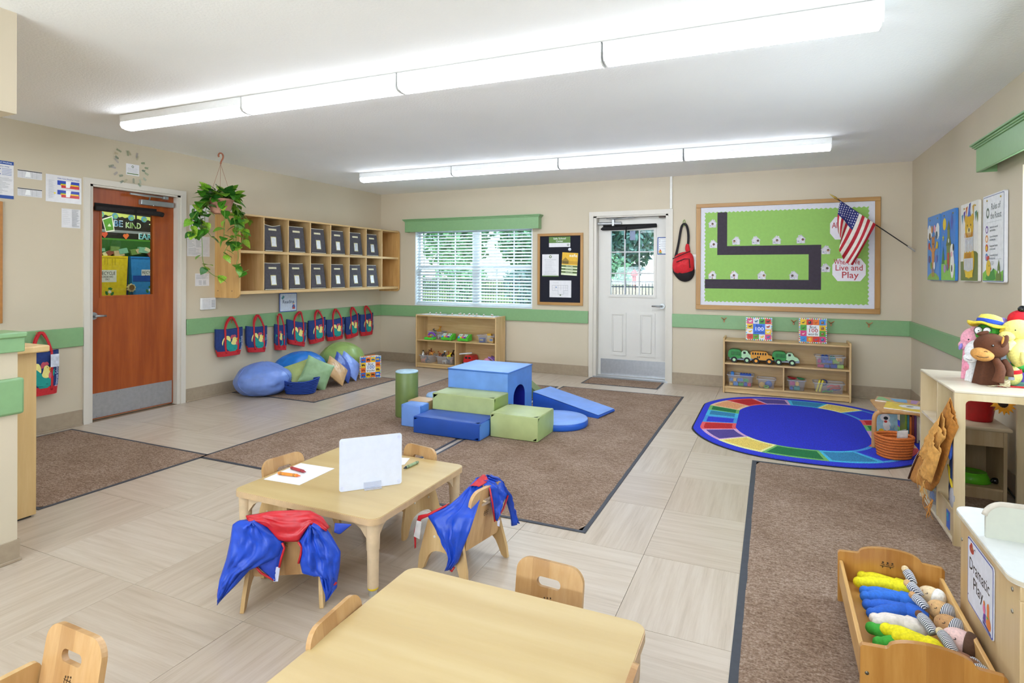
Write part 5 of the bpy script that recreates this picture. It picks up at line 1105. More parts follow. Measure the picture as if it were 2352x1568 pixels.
board('white board with a yellow party bear and name strips, third from the corner', 5.495, w-.005, [('#6d7a3a', 'r', 0, .415, .004, .15), ('#6d7a3a', 'c', .33, .14, .12, .08)]+[(c, 'p', [(x, y), (x+.05, y+.01), (x+.022, y-.07)]) for c, x, y in (('#c8662c', .12, .55), ('#5a5aa8', .2, .57), ('#3f8fb0', .02, .5), ('#5a3aa0', .07, .52), ('#d8a63a', .28, .55), ('#4f8d7a', .34, .5), ('#7d8c3a', .38, .49))]
      + [('#dcae22', 'c', .21, .40, .1, .1), ('#dcae22', 'c', .13, .465, .03), ('#dcae22', 'c', .29, .465, .03), ('#4f6fc8', 'p', [(.17, .48), (.25, .48), (.21, .57)]), ('#f0dfa4', 'c', .21, .365, .045, .035), ('#2e241c', 'c', .21, .38, .016), ('#2e241c', 'c', .17, .415, .009), ('#2e241c', 'c', .25, .415, .009), ('#dcae22', 'c', .21, .15, .13, .13), ('#f0c818', 'r', .13, .3, .03, .09)]
      + [('#eceef4', 'r', .115+i*.033, .142+i*.033, .215+(i % 2)*.006, .325) for i in range(6)]+[('#eceef4', 'r', .095+i*.037, .125+i*.037, .07+(abs(i-2.5))*.006, .17) for i in range(6)]+[('#9aa0b0', 'r', .124+i*.033, .128+i*.033, .22, .32) for i in range(6)]+[('#9aa0b0', 'r', .108+i*.037, .112+i*.037, .08, .165) for i in range(6)]+[('#c9742c', 'r', .12+i*.036, .132+i*.036, .325, .36) for i in range(6)]+[('#c9742c', 'r', .13+i*.033, .142+i*.033, .172, .21) for i in range(5)], '#e9e6e0')
rb = board('white Rules of the Roost poster, nearest of the four boards', 4.982, .408, [('#3d4f8f', 'p', rrect(.006, .402, .006, .576, .012, 3)), ('#eeeef3', 'p', rrect(.01, .398, .01, .572, .012, 3)), ('#3c4350', 't', 'Rules of', .25, .50, .06, .17), ('#3c4350', 't', 'the Roost', .255, .44, .06, .2), ('#55655a', 'c', .1, .465, .03, .036), ('#eeeef3', 'c', .1, .465, .017, .02), (G2, 'r', .08, .36, .40, .402), (G2, 'r', .18, .36, .152, .154)]
      + [x for i, (c, c2, t1_, t2_) in enumerate((('#6a3a9a', '#efe6f2', 'Be kind to yourself', 'and others.'), ('#e08a3a', '#fbe6cf', 'Use your listening ears', 'and looking eyes.'), ('#cf3f30', '#f3cf3a', 'Keep your hands', 'and feet to yourself.'), ('#3f8fcf', '#d98fb0', 'Use your walking feet and', 'inside voice in school.'))) for x in ((c, 'c', .085, .355-i*.062, .026), (c2, 'c', .085, .353-i*.062, .016), ('#5a6070', 't', t1_, .22, .366-i*.062, .02, .15), ('#5a6070', 't', t2_, .2, .345-i*.062, .02, .11))]
      + [('#7fc04a', 'p', [(.012, .012), (.396, .012), (.396, .08), (.33, .06), (.25, .085), (.15, .05), (.08, .085), (.012, .06)]), ('#3f8f3c', 'p', smooth([(.06, .012), (.27, .012), (.25, .06), (.23, .1), (.18, .07), (.1, .06)], 1, True)), ('#e8c23a', 'c', .125, .095, .045, .055), ('#cf4030', 'c', .105, .158, .014), ('#cf4030', 'c', .125, .165, .014), ('#e58a2a', 'p', [(.16, .1), (.185, .09), (.16, .08)]), ('#2a2626', 'c', .14, .11, .006), ('#6f8040', 'p', [(.27, .012), (.37, .012), (.37, .05), (.34, .075), (.34, .1), (.32, .15), (.30, .1), (.30, .075), (.27, .05)]), ('#eeeef3', 'c', .32, .068, .01)]+lines(G1, .18, .26, .135, .115, 3, .003, 1), '#e6e6ee', z=1.298, h=.585)
# ------------------------------------------------------------------ flag
fl = thing('flag_on_pole', 'American flag on a slanted pole in the right back corner', 'flag', (XR-.005, 7.12, 1.6))
pA, pB = Vector((XR-.004, 7.15, 1.592)), Vector((.565, 7.0, 2.196)); dP = (pB-pA).normalized()
MB().cyl(pA, pA+dP*.09, .009, n=10).build('wall_socket', C('#d6d8dc', .25, metal=.8), fl)
MB().cyl(pA+dP*.05, pB-dP*.08, .0055, n=8).build('pole', C('#1c1a1c', .35), fl)
MB().lathe([(.0055, 0), (.009, .01), (.012, .03), (.008, .055), (.0015, .1), (0, .105)], n=10, T=Matrix.Translation(pB-dP*.085) @ dP.to_track_quat('Z', 'Y').to_matrix().to_4x4()).build('spear_finial', C('#b89a4a', .3, metal=.8), fl)
SR, SW, SB = C('#b3162c', .7, .06), C('#e6dfd4', .7, .04), C('#24296e', .75, .08)
# hoist runs along the pole, cloth falls down and to the left in loose folds
Hh = [Vector((.985, 7.05, 1.873)), Vector((.655, 7.01, 2.128))]
def flagP(s, t):    # s along the pole 0..1, t down the fly 0..1
    top = Hh[0].lerp(Hh[1], s); bot = [Vector((.775, 7.02, 1.445)), Vector((.70, 6.985, 1.475)), Vector((.642, 6.965, 1.60)), Vector((.66, 6.99, 1.72)), Vector((.64, 7.03, 1.80))]
    f = min(s*4, 3.999); i = int(f); b = bot[i].lerp(bot[i+1], f-i)
    p = top.lerp(b, t)
    p.y += -.03*math.sin(PI*t)*math.sin(s*7+1)*(1) - .012*math.sin(s*18)*t
    p.x += .02*math.sin(PI*t)*math.sin(s*5)
    return p
m_ = MB(); m_.grid(flagP, 52, 40, mf=lambda s, t: 2 if (s >= 6/13-.001 and t < .42) else (0 if int(s*13+1e-6) % 2 == 0 else 1)); m_.build('cloth', [SR, SW, SB], fl)
m_ = MB()
for r in range(9):
    for c in range(6 if r % 2 == 0 else 5):
        s = 6/13+.03+(7/13-.05)*r/8; t = .03+.065*c+(.032 if r % 2 else 0)
        p = flagP(s, t); du = (flagP(min(1, s+.01), t)-p).normalized(); dv = (flagP(s, t+.01)-p).normalized(); n_ = du.cross(dv).normalized()
        if n_.y > 0: n_ = -n_
        m_.add([p+n_*.0018+(du*a+dv*b)*.0085 for a, b in star(0, 0, 1, 5, .4)]+[p+n_*.0018], [(i, (i+1) % 10, 10) for i in range(10)])
m_.build('stars', C('#eeeaf0', .6), fl)['kind'] = 'stuff'
# ================================================================== ON THE ACTIVITY TABLE
zt = TH+.0005
def flat_sheet(label, pts):
    o = MB().plate([pts], .0012, T=Tm(0, 0, zt)).build('drawing_paper', C('#e9e9ee', .6, .01)); return tag(o, label, 'paper')
flat_sheet('white drawing paper with two crayons on the maple table', [(-2.262, 2.085), (-2.045, 2.098), (-2.056, 2.352), (-2.275, 2.342)])
flat_sheet('white drawing paper mostly hidden behind the desktop board', [(-1.90, 2.42), (-1.765, 2.555), (-1.80, 2.655), (-1.98, 2.60)])
def crayon(label, a, b, c, wrap, z=None):
    z = (zt+.0012 if z is None else z)+.0075; a = Vector((*a, z)); b = Vector((*b, z)); d = (b-a); L = d.length; d.normalize()
    t = thing('crayon', label, 'crayon', tuple(a.lerp(b, .5)))
    MB().cyl(a, b-d*.016, .0065, n=12).cyl(b-d*.016, b-d*.012, .0065, .0045, 12).cyl(b-d*.012, b, .0045, .002, 12).build('wax_stick', C(c, .4), t)
    w = MB().cyl(a+d*.004, b-d*.02, .0075, n=14).build('wrapper', C(wrap, .6), t)
    k = MB()
    for q_ in (.12, .18, .82, .88): k.cyl(a+d*(L*q_*.84), a+d*(L*q_*.84+.002), .0077, n=14)
    k.build('wrapper_band', C('#2a2024', .6), w)
crayon('orange crayon lying on the white paper', (-2.245, 2.162), (-2.118, 2.178), '#e06a24', '#dd8a2e')
crayon('dark red crayon lying on the white paper behind the orange one', (-2.25, 2.25), (-2.135, 2.232), '#8f2a38', '#a83a3a')
crayon('green wrapped crayon near the right edge of the table', (-1.712, 2.60), (-1.722, 2.485), '#26323c', '#93a882', zt)
# desktop white board on its little acrylic foot
wb = thing('desktop_whiteboard', 'small white dry erase board standing on the maple table', 'whiteboard', (-1.71, 2.21, zt))
A_, B_ = Vector((-1.813, 2.105, zt+.001)), Vector((-1.618, 2.318, zt+.001)); dx = (B_-A_); wl = dx.length
T = frame(A_, dx, (0, 0, 1))
MB().plate([rrect(0, wl, 0, .243, .012, 4)], .004, T=T @ Tm(0, 0, -.002)).build('board_panel', C('#d9deee', .25, .01), wb)
for x in (.014, wl-.014):
    for z in (.016, .225): MB().cyl(T @ Vector((x, z, .002)), T @ Vector((x, z, .0035)), .008, n=14).build('bumper_dot', C('#cfd3ea', .4), wb)
MB().rbox(wl*.38, wl*.66, .006, .03, .003, .006, .001, T=T).rbox(wl*.38, wl*.66, .0, .004, -.03, .03, .001, T=T).rbox(wl*.38, wl*.66, .006, .03, -.006, -.003, .001, T=T).build('clear_stand', frosted('#dfe2f2', .35), wb)
# ------------------------------------------------------------------ smocks
def resample(P, n):
    P = [Vector(p) for p in P]; L = [0]
    for a, b in zip(P[:-1], P[1:]): L.append(L[-1]+(b-a).length)
    out = []
    for i in range(n+1):
        s = L[-1]*i/n; k = 0
        while k < len(P)-2 and L[k+1] < s: k += 1
        out.append(P[k].lerp(P[k+1], (s-L[k])/max(1e-9, L[k+1]-L[k])))
    return out
def patch(mb, A, B, nrm, nu=18, nv=24, bulge=.02, fold=.006, seed=0, m=0, fr_=9, close=0):
    A, B = resample(A, nv), resample(B, nv); nrm = Vector(nrm).normalized()
    def f(u, v, s=1):
        i = round(v*nv); p = A[i].lerp(B[i], u); e = math.sin(PI*u)**.6
        return p+nrm*(fold*.9*max(0, 1-abs(noise.noise(Vector((u*4+v*2, v*5-u*2, seed+.5))))*7)*e+s*bulge*e+s*fold*noise.noise(Vector((u*fr_, v*fr_*.6, seed)))*e*2+fold*.35*math.sin(u*13+v*6+seed)*e)
    mb.grid(lambda u, v: f(u, v), nu, nv, m)
    if close: mb.grid(lambda u, v: f(1-u, v, -close), nu, nv, m)
    return mb
SBL, SRD = C('#1647bd', .42, .05, .12, 30), C('#c01c28', .42, .05, .12, 30)
ja = thing('smock', 'blue smock with red collar draped over a small wooden chair', 'smock', (-1.77, 1.73, .2))
O_ = Vector((-1.9142, 1.6462, 0)); D_ = Vector((.861, .509, 0)); Nn = Vector((.509, -.861, 0))
def W3(s, z, o=0): return O_+D_*s+Nn*o+Vector((0, 0, z))
def L3(L, o): return [W3(s, z, (o[i] if isinstance(o, (list, tuple)) else o)) for i, (s, z) in enumerate(L)]
m_ = MB()
patch(m_, L3([(.062, .374), (.0, .368), (-.022, .353), (-.03, .29), (-.045, .218), (-.07, .139), (-.074, .081), (-.063, .066)], .012), L3([(.064, .376), (.105, .352), (.14, .318), (.176, .276), (.162, .225), (.11, .198), (.05, .18), (.0, .125), (-.058, .068)], [.02]*9), Nn, 22, 40, .035, .011, 3, close=.25)
m_.build('left_sleeve', SBL, ja, solid=.0015)
m_ = MB(); patch(m_, L3([(.277, .351), (.25, .307), (.232, .281), (.238, .245), (.234, .203), (.243, .16), (.277, .149), (.311, .151), (.327, .095), (.34, .06)], .02), L3([(.290, .355), (.325, .34), (.356, .291), (.391, .227), (.389, .19), (.387, .165), (.383, .14), (.378, .106), (.378, .086), (.35, .055)], .014), Nn, 22, 40, .04, .012, 9, close=.25)
m_.build('right_sleeve', SBL, ja, solid=.0015)
m_ = MB(); patch(m_, L3([(.02, .374), (.064, .384), (.123, .397), (.213, .397), (.273, .392), (.318, .363), (.345, .319)], [-.02, -.005, .004, .004, .004, 0, 0]), L3([(.045, .371), (.115, .345), (.158, .292), (.19, .284), (.232, .283), (.275, .348), (.34, .318)], .03), Nn+Vector((0, 0, .5)), 14, 34, .014, .006, 5)
m_.build('red_collar', SRD, ja, solid=.002)
m_ = MB(); patch(m_, L3([(.066, .2), (.1, .165), (.14, .132)], .022), L3([(.178, .27), (.166, .21), (.15, .135)], .018), Nn, 10, 12, .01, .004, 2); m_.build('front_flap', C('#1c3fae', .45, .05), ja, solid=.0015)
for P__, r__ in ((L3([(.062, .2), (.09, .165), (.12, .146), (.143, .132)], .026), .0045), (L3([(.173, .285), (.182, .265), (.17, .225), (.163, .19)], .04), .0045), (L3([(.233, .283), (.246, .262), (.243, .235), (.234, .2)], .036), .0045), (L3([(-.071, .105), (-.073, .08), (-.066, .062)], .014), .005), (L3([(.343, .082), (.36, .098), (.378, .112)], .028), .0055)): MB().tube(P__, r__, 6).build('red_binding', SRD, ja)
m_ = MB(); m_.add(L3([(.148, .187), (.163, .187), (.155, .13), (.138, .13)], .03), [(0, 1, 2, 3)]); m_.build('velcro_strip', C('#c9cbe4', .7), ja, solid=.001)
m_ = MB(); patch(m_, [(-1.61, 1.845, .33), (-1.59, 1.875, .32), (-1.572, 1.90, .31)], [(-1.60, 1.83, .30), (-1.59, 1.85, .285), (-1.572, 1.90, .308)], Nn, 6, 8, .005, .002); m_.build('back_corner', C('#1c3fae', .45, .05), ja, solid=.0015)
jb = thing('smock', 'blue smock with red edge draped over the chair at the table right side', 'smock', (-1.2, 2.3, .2))
pA_ = [(-1.225, 2.39, .395), (-1.19, 2.335, .387), (-1.178, 2.293, .352), (-1.168, 2.24, .317), (-1.16, 2.196, .296), (-1.169, 2.173, .244), (-1.2, 2.173, .168), (-1.228, 2.178, .1), (-1.268, 2.186, .055)]
pB_ = [(-1.245, 2.40, .393), (-1.263, 2.337, .366), (-1.284, 2.28, .335), (-1.305, 2.233, .312), (-1.404, 2.206, .262), (-1.363, 2.2, .222), (-1.317, 2.192, .163), (-1.268, 2.184, .119), (-1.278, 2.188, .055)]
nb_ = Vector((-.1, -1, .25))
m_ = MB(); patch(m_, pA_, pB_, nb_, 22, 40, .022, .012, 14, close=.2); m_.build('left_sleeve', SBL, jb, solid=.0015)
m_ = MB(); patch(m_, [(-1.20, 2.325, .40), (-1.158, 2.335, .372), (-1.152, 2.345, .30), (-1.145, 2.36, .225)], [(-1.20, 2.43, .405), (-1.15, 2.455, .37), (-1.13, 2.46, .31), (-1.142, 2.365, .222)], (.95, -.3, .1), 16, 20, .016, .01, 21); m_.build('front_flap', SBL, jb, solid=.0015)
m_ = MB(); patch(m_, [(-1.19, 2.37, .408), (-1.15, 2.43, .36), (-1.135, 2.47, .29), (-1.125, 2.50, .2), (-1.12, 2.50, .148)], [(-1.2, 2.40, .41), (-1.17, 2.46, .385), (-1.15, 2.5, .3), (-1.13, 2.545, .19), (-1.12, 2.55, .158)], (.95, -.3, .1), 12, 20, .022, .01, 24, close=.4); m_.build('right_sleeve', SBL, jb, solid=.0015)
m_ = MB(); patch(m_, [(-1.19, 2.295, .39), (-1.18, 2.335, .393), (-1.175, 2.37, .4)], [(-1.235, 2.29, .386), (-1.225, 2.34, .4), (-1.22, 2.39, .41)], (0, 0, 1), 8, 12, .006, .003, 7); m_.build('red_collar', SRD, jb, solid=.002)
MB().tube([(-1.153, 2.330, .38), (-1.142, 2.338, .31), (-1.138, 2.352, .225), (-1.122, 2.41, .26), (-1.122, 2.46, .305)], .004, 6).build('red_binding', SRD, jb); MB().tube([(-1.278, 2.185, .06), (-1.262, 2.184, .05), (-1.25, 2.184, .07)], .004, 6).build('red_binding', SRD, jb)
m_ = MB(); patch(m_, [(-1.30, 2.225, .325), (-1.40, 2.205, .268), (-1.447, 2.205, .253), (-1.478, 2.215, .17), (-1.476, 2.22, .09)], [(-1.31, 2.215, .312), (-1.40, 2.198, .255), (-1.43, 2.203, .24), (-1.462, 2.21, .17), (-1.466, 2.215, .1)], (0, -1, .3), 4, 20, .004, .002); m_.build('red_hem', SRD, jb, solid=.002)
m_ = MB(); m_.add([(-1.452, 2.198, .232), (-1.425, 2.196, .232), (-1.432, 2.19, .155), (-1.465, 2.194, .16)], [(0, 1, 2, 3)]); cl_ = m_.build('care_label', C('#d4cfcf', .7), jb, solid=.001)
MB().add([(-1.125, 2.352, .226), (-1.118, 2.366, .23), (-1.12, 2.365, .198), (-1.126, 2.355, .205)], [(0, 1, 2, 3)]).build('velcro_strip', C('#c9cbe4', .7), jb, solid=.001)

# ================================================================== READING CORNER
def beanbag(label, c, r, mat, seed, seam=(1, .2, .3), dents=()):
    t = thing('bean_bag', label, 'bean bag', (c[0], c[1], 0))
    def fn(v):
        f = 1+.06*noise.noise(v*1.6+Vector((seed, 0, 0)))+.012*noise.noise(v*6+Vector((seed, 2, 0)))
        f -= .035*max(0, 1-abs(noise.noise(v*Vector((1, 1, 1)).length*1.15+Vector((seed*3, 1, 0))))*11)
        for d, k, w_ in dents: f -= k*math.exp(-(v-Vector(d).normalized()).length_squared/w_)
        q_ = v*f; q_.z = max(q_.z, -.78) if q_.z < 0 else q_.z
        return q_
    m_ = MB(); m_.ell((c[0], c[1], r[2]*.78+.013), r, 56, 36, fn=fn); m_.build('cover', mat, t)
    s = MB()
    for a in (0, 2.1, 4.2):
        pts = []
        for k in range(3, 24):
            th_ = PI*k/26; v = Vector((math.sin(th_)*math.cos(a+.3*th_), math.sin(th_)*math.sin(a+.3*th_), math.cos(th_))); q_ = fn(v); pts.append((c[0]+q_.x*r[0], c[1]+q_.y*r[1], r[2]*.78+.013+q_.z*r[2]))
        s.tube(pts, .003, 5)
    s.build('seam', mat, t); return t
VIN = lambda c: C(c, .36, .04, .1, 14)
beanbag('periwinkle blue bean bag chair at the left end of the reading mat', (-5.13, 4.71), (.29, .30, .19), VIN('#7391da'), 1, dents=[((1, -.1, -.25), .10, .03), ((.3, .8, .6), .12, .05)])
beanbag('bright blue bean bag chair against the wall, behind the pillows', (-5.24, 5.38), (.24, .37, .21), VIN('#2277cf'), 5, dents=[((1, -.3, .4), .06, .1)])
beanbag('olive green bean bag chair against the wall, behind the blue cushions', (-5.18, 6.06), (.28, .32, .235), VIN('#93ae62'), 9, dents=[((1, .3, .5), .07, .05)])
def pillow(label, c, X, Y, w, h, th, mat, seed=0):
    t = thing('throw_pillow', label, 'pillow', tuple(c)); T = frame(c, X, Y)
    m_ = MB()
    def f(s): 
        def g(u, v):
            a, b = 2*u-1, 2*v-1; x = w/2*a*(1-.055*(1-b*b)); y = h/2*b*(1-.055*(1-a*a))
            e = max(0, (1-a*a)*(1-b*b)); z = s*th/2*(e**.42)*(1+.1*noise.noise(Vector((a*2, b*2, seed))))+.006*noise.noise(Vector((a*5, b*5, seed)))*e**.3
            return T @ Vector((x if s > 0 else -x, y, z))
        return g
    m_.grid(f(1), 26, 26); m_.grid(f(-1), 26, 26); m_.build('cushion_cover', mat, t)
    return t
def propped(label, c, phi, lean_, roll_, w, h, mat, th=.12):
    c = Vector(c); d_ = Vector((-c.x, -c.y, 0)).normalized(); r_ = Vector((-d_.y, d_.x, 0)); n = d_*math.cos(phi)+r_*math.sin(phi); X0 = r_*math.cos(phi)-d_*math.sin(phi)
    Y0 = Vector((0, 0, math.cos(lean_)))-n*math.sin(lean_); pillow(label, c, X0*math.cos(roll_)+Y0*math.sin(roll_), -X0*math.sin(roll_)+Y0*math.cos(roll_), w, h, th, mat, c.x*7)
propped('yellow green pillow lying against the periwinkle bean bag', (-4.93, 5.07, .20), .1, .6, .32, .36, .27, C('#a6b36e', .5, .05, .12, 12), .12)
propped('sage green pillow propped up behind the coiled navy basket', (-4.76, 5.14, .19), .35, .35, -.5, .33, .33, C('#8fb083', .42, .05, .12, 12), .12)
propped('tan satin pillow leaning in the middle of the pillow row', (-4.72, 5.419, .18), .95, .62, .6, .30, .30, C('#c9a273', .35, .05, .15, 14), .11)
propped('navy blue pillow leaning, second from the right of the pillow row', (-4.78, 5.604, .19), 1.05, .5, .6, .31, .31, C('#3a55a8', .4, .05, .12, 12), .10)
propped('light periwinkle pillow at the right end of the pillow row', (-4.80, 5.76, .185), .95, .6, .6, .31, .31, C('#7f9ae0', .4, .05, .12, 12), .10)
def coil_basket(label, c, rx, ry, rows, rr_, col, ang, sag=0, flare=1.1, handle=False, z0=.012):
    t = thing('rope_basket', label, 'basket', (c[0], c[1], z0)); mt = C(col, .8, .1, .15, 120); T = Tm(c[0], c[1], z0) @ Rz(ang)
    for k in range(rows):
        f = .86+(flare-.86)*k/(rows-1); pts = []
        for i in range(40):
            a = 2*PI*i/40; sg = sag*(k/(rows-1))*math.cos(a)**2*1.0
            pts.append(T @ Vector((rx*f*math.copysign(abs(math.cos(a))**.8, math.cos(a)), ry*f*math.copysign(abs(math.sin(a))**.8, math.sin(a)), rr_+k*rr_*1.92+sg)))
        MB().tube(pts, rr_, 8, closed=True).build('rope_coil', mt, t)
    MB().lathe([(0, 0), (.84, 0), (.86, .012), (0, .014)], n=32, T=T @ Matrix.Diagonal((rx, ry, 1, 1))).build('base', mt, t)
    if handle: MB().tube([T @ Vector(p) for p in ((-rx*.55, -ry*1.02, .1), (-rx*.5, -ry*1.1, .125), (-rx*.35, -ry*1.14, .105), (-rx*.2, -ry*1.1, .12), (-rx*.15, -ry*1.0, .115))], .008, 8).build('rope_handle', mt, t)
    return t
coil_basket('navy blue coiled rope basket in front of the pillows', (-4.77, 4.905), 0.175, .12, 8, .0092, '#1d3f94', .45, .03, 1.12, True)
# ------------------------------------------------------------------ board books
PAL = ['#d8372c', '#f2c21f', '#2f6fd0', '#ee7a24', '#52a83a', '#e9e9ee', '#c8367f', '#f2c21f', '#2f6fd0', '#d8372c', '#52a83a', '#ee7a24']
def board_book(label, T, w, h, lines_, cc, tc, pal, openback=None, kind=0):
    b = thing('board_book', label, 'book', tuple(T.to_translation()), 'picture board books standing open')
    MB().plate([rrect(0, w, 0, h, .006, 3)], .004, T=T @ Tm(0, 0, -.004)).build('front_cover', C('#eef0f2', .35, .01), b)
    sh = []; nb_ = 26; bc = ['#2f8fd6', '#eef0f2', '#f0b323', '#eef0f2', '#d8372c', '#eef0f2', '#52a83a', '#eef0f2']
    for i in range(nb_):
        for (a, b_, c_, d_) in ((i*w/nb_, (i+1)*w/nb_, 0, .012), (i*w/nb_, (i+1)*w/nb_, h-.012, h), (0, .012, i*h/nb_, (i+1)*h/nb_), (w-.012, w, i*h/nb_, (i+1)*h/nb_)): sh.append((bc[(i*1) % 8], 'r', a, b_, c_, d_))
    x0, x1, y0, y1 = .012, w-.012, .012, h-.012; cw, chh = (x1-x0)/4, (y1-y0)/4; k = 0; rr = random.Random(w*1000+len(label))
    for r in range(4):
        for c in range(4):
            if r in (1, 2) and c in (1, 2): continue
            col = pal[k % len(pal)]; cx, cy = x0+cw*(c+.5), y0+chh*(r+.5); sh.append((col, 'r', x0+cw*c+.0008, x0+cw*(c+1)-.0008, y0+chh*r+.0008, y0+chh*(r+1)-.0008))
            ic_ = rr.choice(['#4a3a2a', '#8a5a2a', '#2c2c34', '#e8e2d0', '#b5402f', '#e8b82a', '#3c6a9a']); 
            if ic_ == col: ic_ = '#3a3030'
            if kind == 0:   # trucks and cars
                sh += [(ic_, 'r', cx-cw*.33, cx+cw*.2, cy-chh*.1, cy+chh*.18), (ic_, 'r', cx+cw*.1, cx+cw*.34, cy-chh*.1, cy+chh*.08), ('#20201e', 'c', cx-cw*.18, cy-chh*.14, cw*.09), ('#20201e', 'c', cx+cw*.2, cy-chh*.14, cw*.09)]
            elif kind == 1:  # animals
                sh += [(ic_, 'c', cx, cy-chh*.03, cw*.25, chh*.15), (ic_, 'c', cx+cw*.22, cy+chh*.14, cw*.12, chh*.12), (ic_, 'r', cx-cw*.2, cx-cw*.13, cy-chh*.32, cy), (ic_, 'r', cx+cw*.12, cx+cw*.19, cy-chh*.32, cy), (ic_, 'l', [(cx-cw*.22, cy), (cx-cw*.36, cy+chh*.15)], .004)]
            else:
                sh += [(ic_, 'c', cx, cy, cw*.26, chh*.24), ('#f4f0e6', 'c', cx-cw*.07, cy+chh*.06, cw*.07), (ic_, 'p', [(cx-cw*.3, cy-chh*.3), (cx+cw*.3, cy-chh*.3), (cx, cy+chh*.1)])] if k % 2 else [(ic_, 'p', smooth([(cx-cw*.33, cy-chh*.05), (cx, cy-chh*.28), (cx+cw*.34, cy+chh*.25), (cx+.002, cy-chh*.02)], 1, True))]
            k += 1
    sh.append((cc, 'r', x0+cw, x0+3*cw, y0+chh, y0+3*chh)); mx, my = x0+2*cw, y0+2*chh
    for (t_, dy, sz, wd, col) in ((lines_[0], chh*.62, .046, .066, tc[0]), (lines_[1], .0, .062, .085, tc[1]), (lines_[2], -chh*.62, .042, .10 if len(lines_[2]) > 5 else .095, tc[0])): sh.append((col, 't', t_, mx, my+dy, sz*h/.285, wd*w/.27))
    art('cover_print', sh, T, b, .35)
    if openback:
        MB().plate([rrect(0, w, 0, h, .006, 3)], .004, T=T @ Ry(openback) @ Tm(0, 0, -.004)).build('back_cover', C(pal[2], .35, .03), b)
        m_ = MB()
        for i in range(5): MB().plate([rrect(0, w*.985, .004, h-.004, .004, 2)], .0018, T=T @ Ry(openback*(i+1)/7) @ Tm(0, 0, -.003)).build('page', C('#ece6da', .6), b)
    return b
TT = frame((-4.722, 5.852, .012), (.626, .78, 0), (0, 0, 1))
board_book('board book titled first 100 trucks standing on the reading mat', TT, .268, .278, ('first', '100', 'trucks'), '#eef0f2', ('#20203a', '#1d5fb0'), ['#2f6fd0', '#f2c21f', '#ee7a24', '#2f6fd0', '#ee7a24', '#f2c21f', '#f2c21f', '#ee7a24', '#2f6fd0', '#ee7a24', '#f2c21f', '#2f6fd0'], .55, 0)
ys = 7.09
board_book('board book titled first 100 animals on the low shelf', frame((-.268, ys, .602), (1, .06, 0), (0, .05, 1)), .272, .255, ('first', '100', 'animals'), '#2f6fe0', ('#14234a', '#f4f4f6'), ['#d8372c', '#52a83a', '#e9e9ee', '#d8407f', '#e9e9ee', '#f2c21f', '#f2c21f', '#e9e9ee', '#d8407f', '#e9e9ee', '#52a83a', '#d8372c'], .5, 1)
board_book('board book titled first 100 words on the low shelf', frame((.272, ys-.03, .602), (1, .10, 0), (0, .05, 1)), .272, .268, ('first', '100', 'words'), '#eef0f2', ('#20202a', '#c0282c'), ['#3f8fe0', '#ee7a24', '#d8372c', '#d8407f', '#d8407f', '#52a83a', '#52a83a', '#f2c21f', '#f2c21f', '#d8372c', '#ee7a24', '#3f8fe0'], .5, 2)

# ================================================================== STORAGE TUBS AND TOYS
TUB = frosted('#d5d8e2', .30)
def tub(label, x0, x1, y0, y1, z, h, group=None, taper=.012):
    t = thing('storage_tub', label, 'tub', ((x0+x1)/2, (y0+y1)/2, z), 'clear plastic storage tubs')
    m_ = MB(); r = .018
    lo = rrect(x0+taper, x1-taper, y0+taper, y1-taper, r, 4); hi = rrect(x0, x1, y0, y1, r, 4); n = len(lo)
    vs = [(p[0], p[1], z+.001) for p in lo]+[(p[0], p[1], z+h) for p in hi]
    m_.add(vs, [(i, (i+1) % n, n+(i+1) % n, n+i) for i in range(n)]+[list(range(n))[::-1]], 0, True); m_.build('tub_wall', TUB, t)
    m_ = MB(); m_.plate([rrect(x0-.012, x1+.012, y0-.012, y1+.012, r, 4), rrect(x0, x1, y0, y1, r, 4)], .005, T=Tm(0, 0, z+h-.002)); m_.build('rim', frosted('#d5d8e2', .55), t)
    return t
def toyblock(label, x, y, z, s, c, k=0, a=0, ax=0):
    t = thing('building_block', label, 'block', (x, y, z)); T = Tm(x, y, z) @ Rz(a) @ Rx(ax); m_ = MB(); m_.rbox(-s[0]/2, s[0]/2, -s[1]/2, s[1]/2, 0, s[2], .003, 2, T=T)
    m_.build('brick_body', C(c, .35, .03), t); n = max(1, round(s[0]/.032)); m2 = MB()
    for i in range(n): MB().cyl(T @ Vector((-s[0]/2+s[0]*(i+.5)/n, 0, s[2])), T @ Vector((-s[0]/2+s[0]*(i+.5)/n, 0, s[2]+.008)), .009, n=10).build('stud', C(c, .35, .03), t)
    return t
zb = .0775; rr = random.Random(8)
CN = {'#2f7fd0': 'blue', '#e8b42a': 'yellow', '#45a84a': 'green', '#cf3a48': 'red', '#1f4fb0': 'dark blue', '#e8803a': 'orange', '#c02a6a': 'magenta', '#2a8f8a': 'teal', '#9ac23a': 'lime'}
def fill(tl, x0, x1, y0, y1, z, cols, seedn, where):
    r2 = random.Random(seedn); k = 0
    xs = x0+.03
    for row in range(2):
        xs = x0+.028
        while xs < x1-.03:
            c = cols[k % len(cols)]; s = (r2.choice([.034, .05, .06]), .04, r2.choice([.026, .034])); 
            if xs+s[0]/2 > x1-.022: break
            toyblock(f'{CN[c]} block in {where}, {["bottom", "top"][row]} layer, {["first","second","third","fourth","fifth","sixth","seventh","eighth"][k % 8]} along', xs+s[0]/2-.01, y0+.045+.004*row, z+.004+row*.048, s, c, a=r2.uniform(-.2, .2)); xs += s[0]+.006; k += 1
F = 7.0
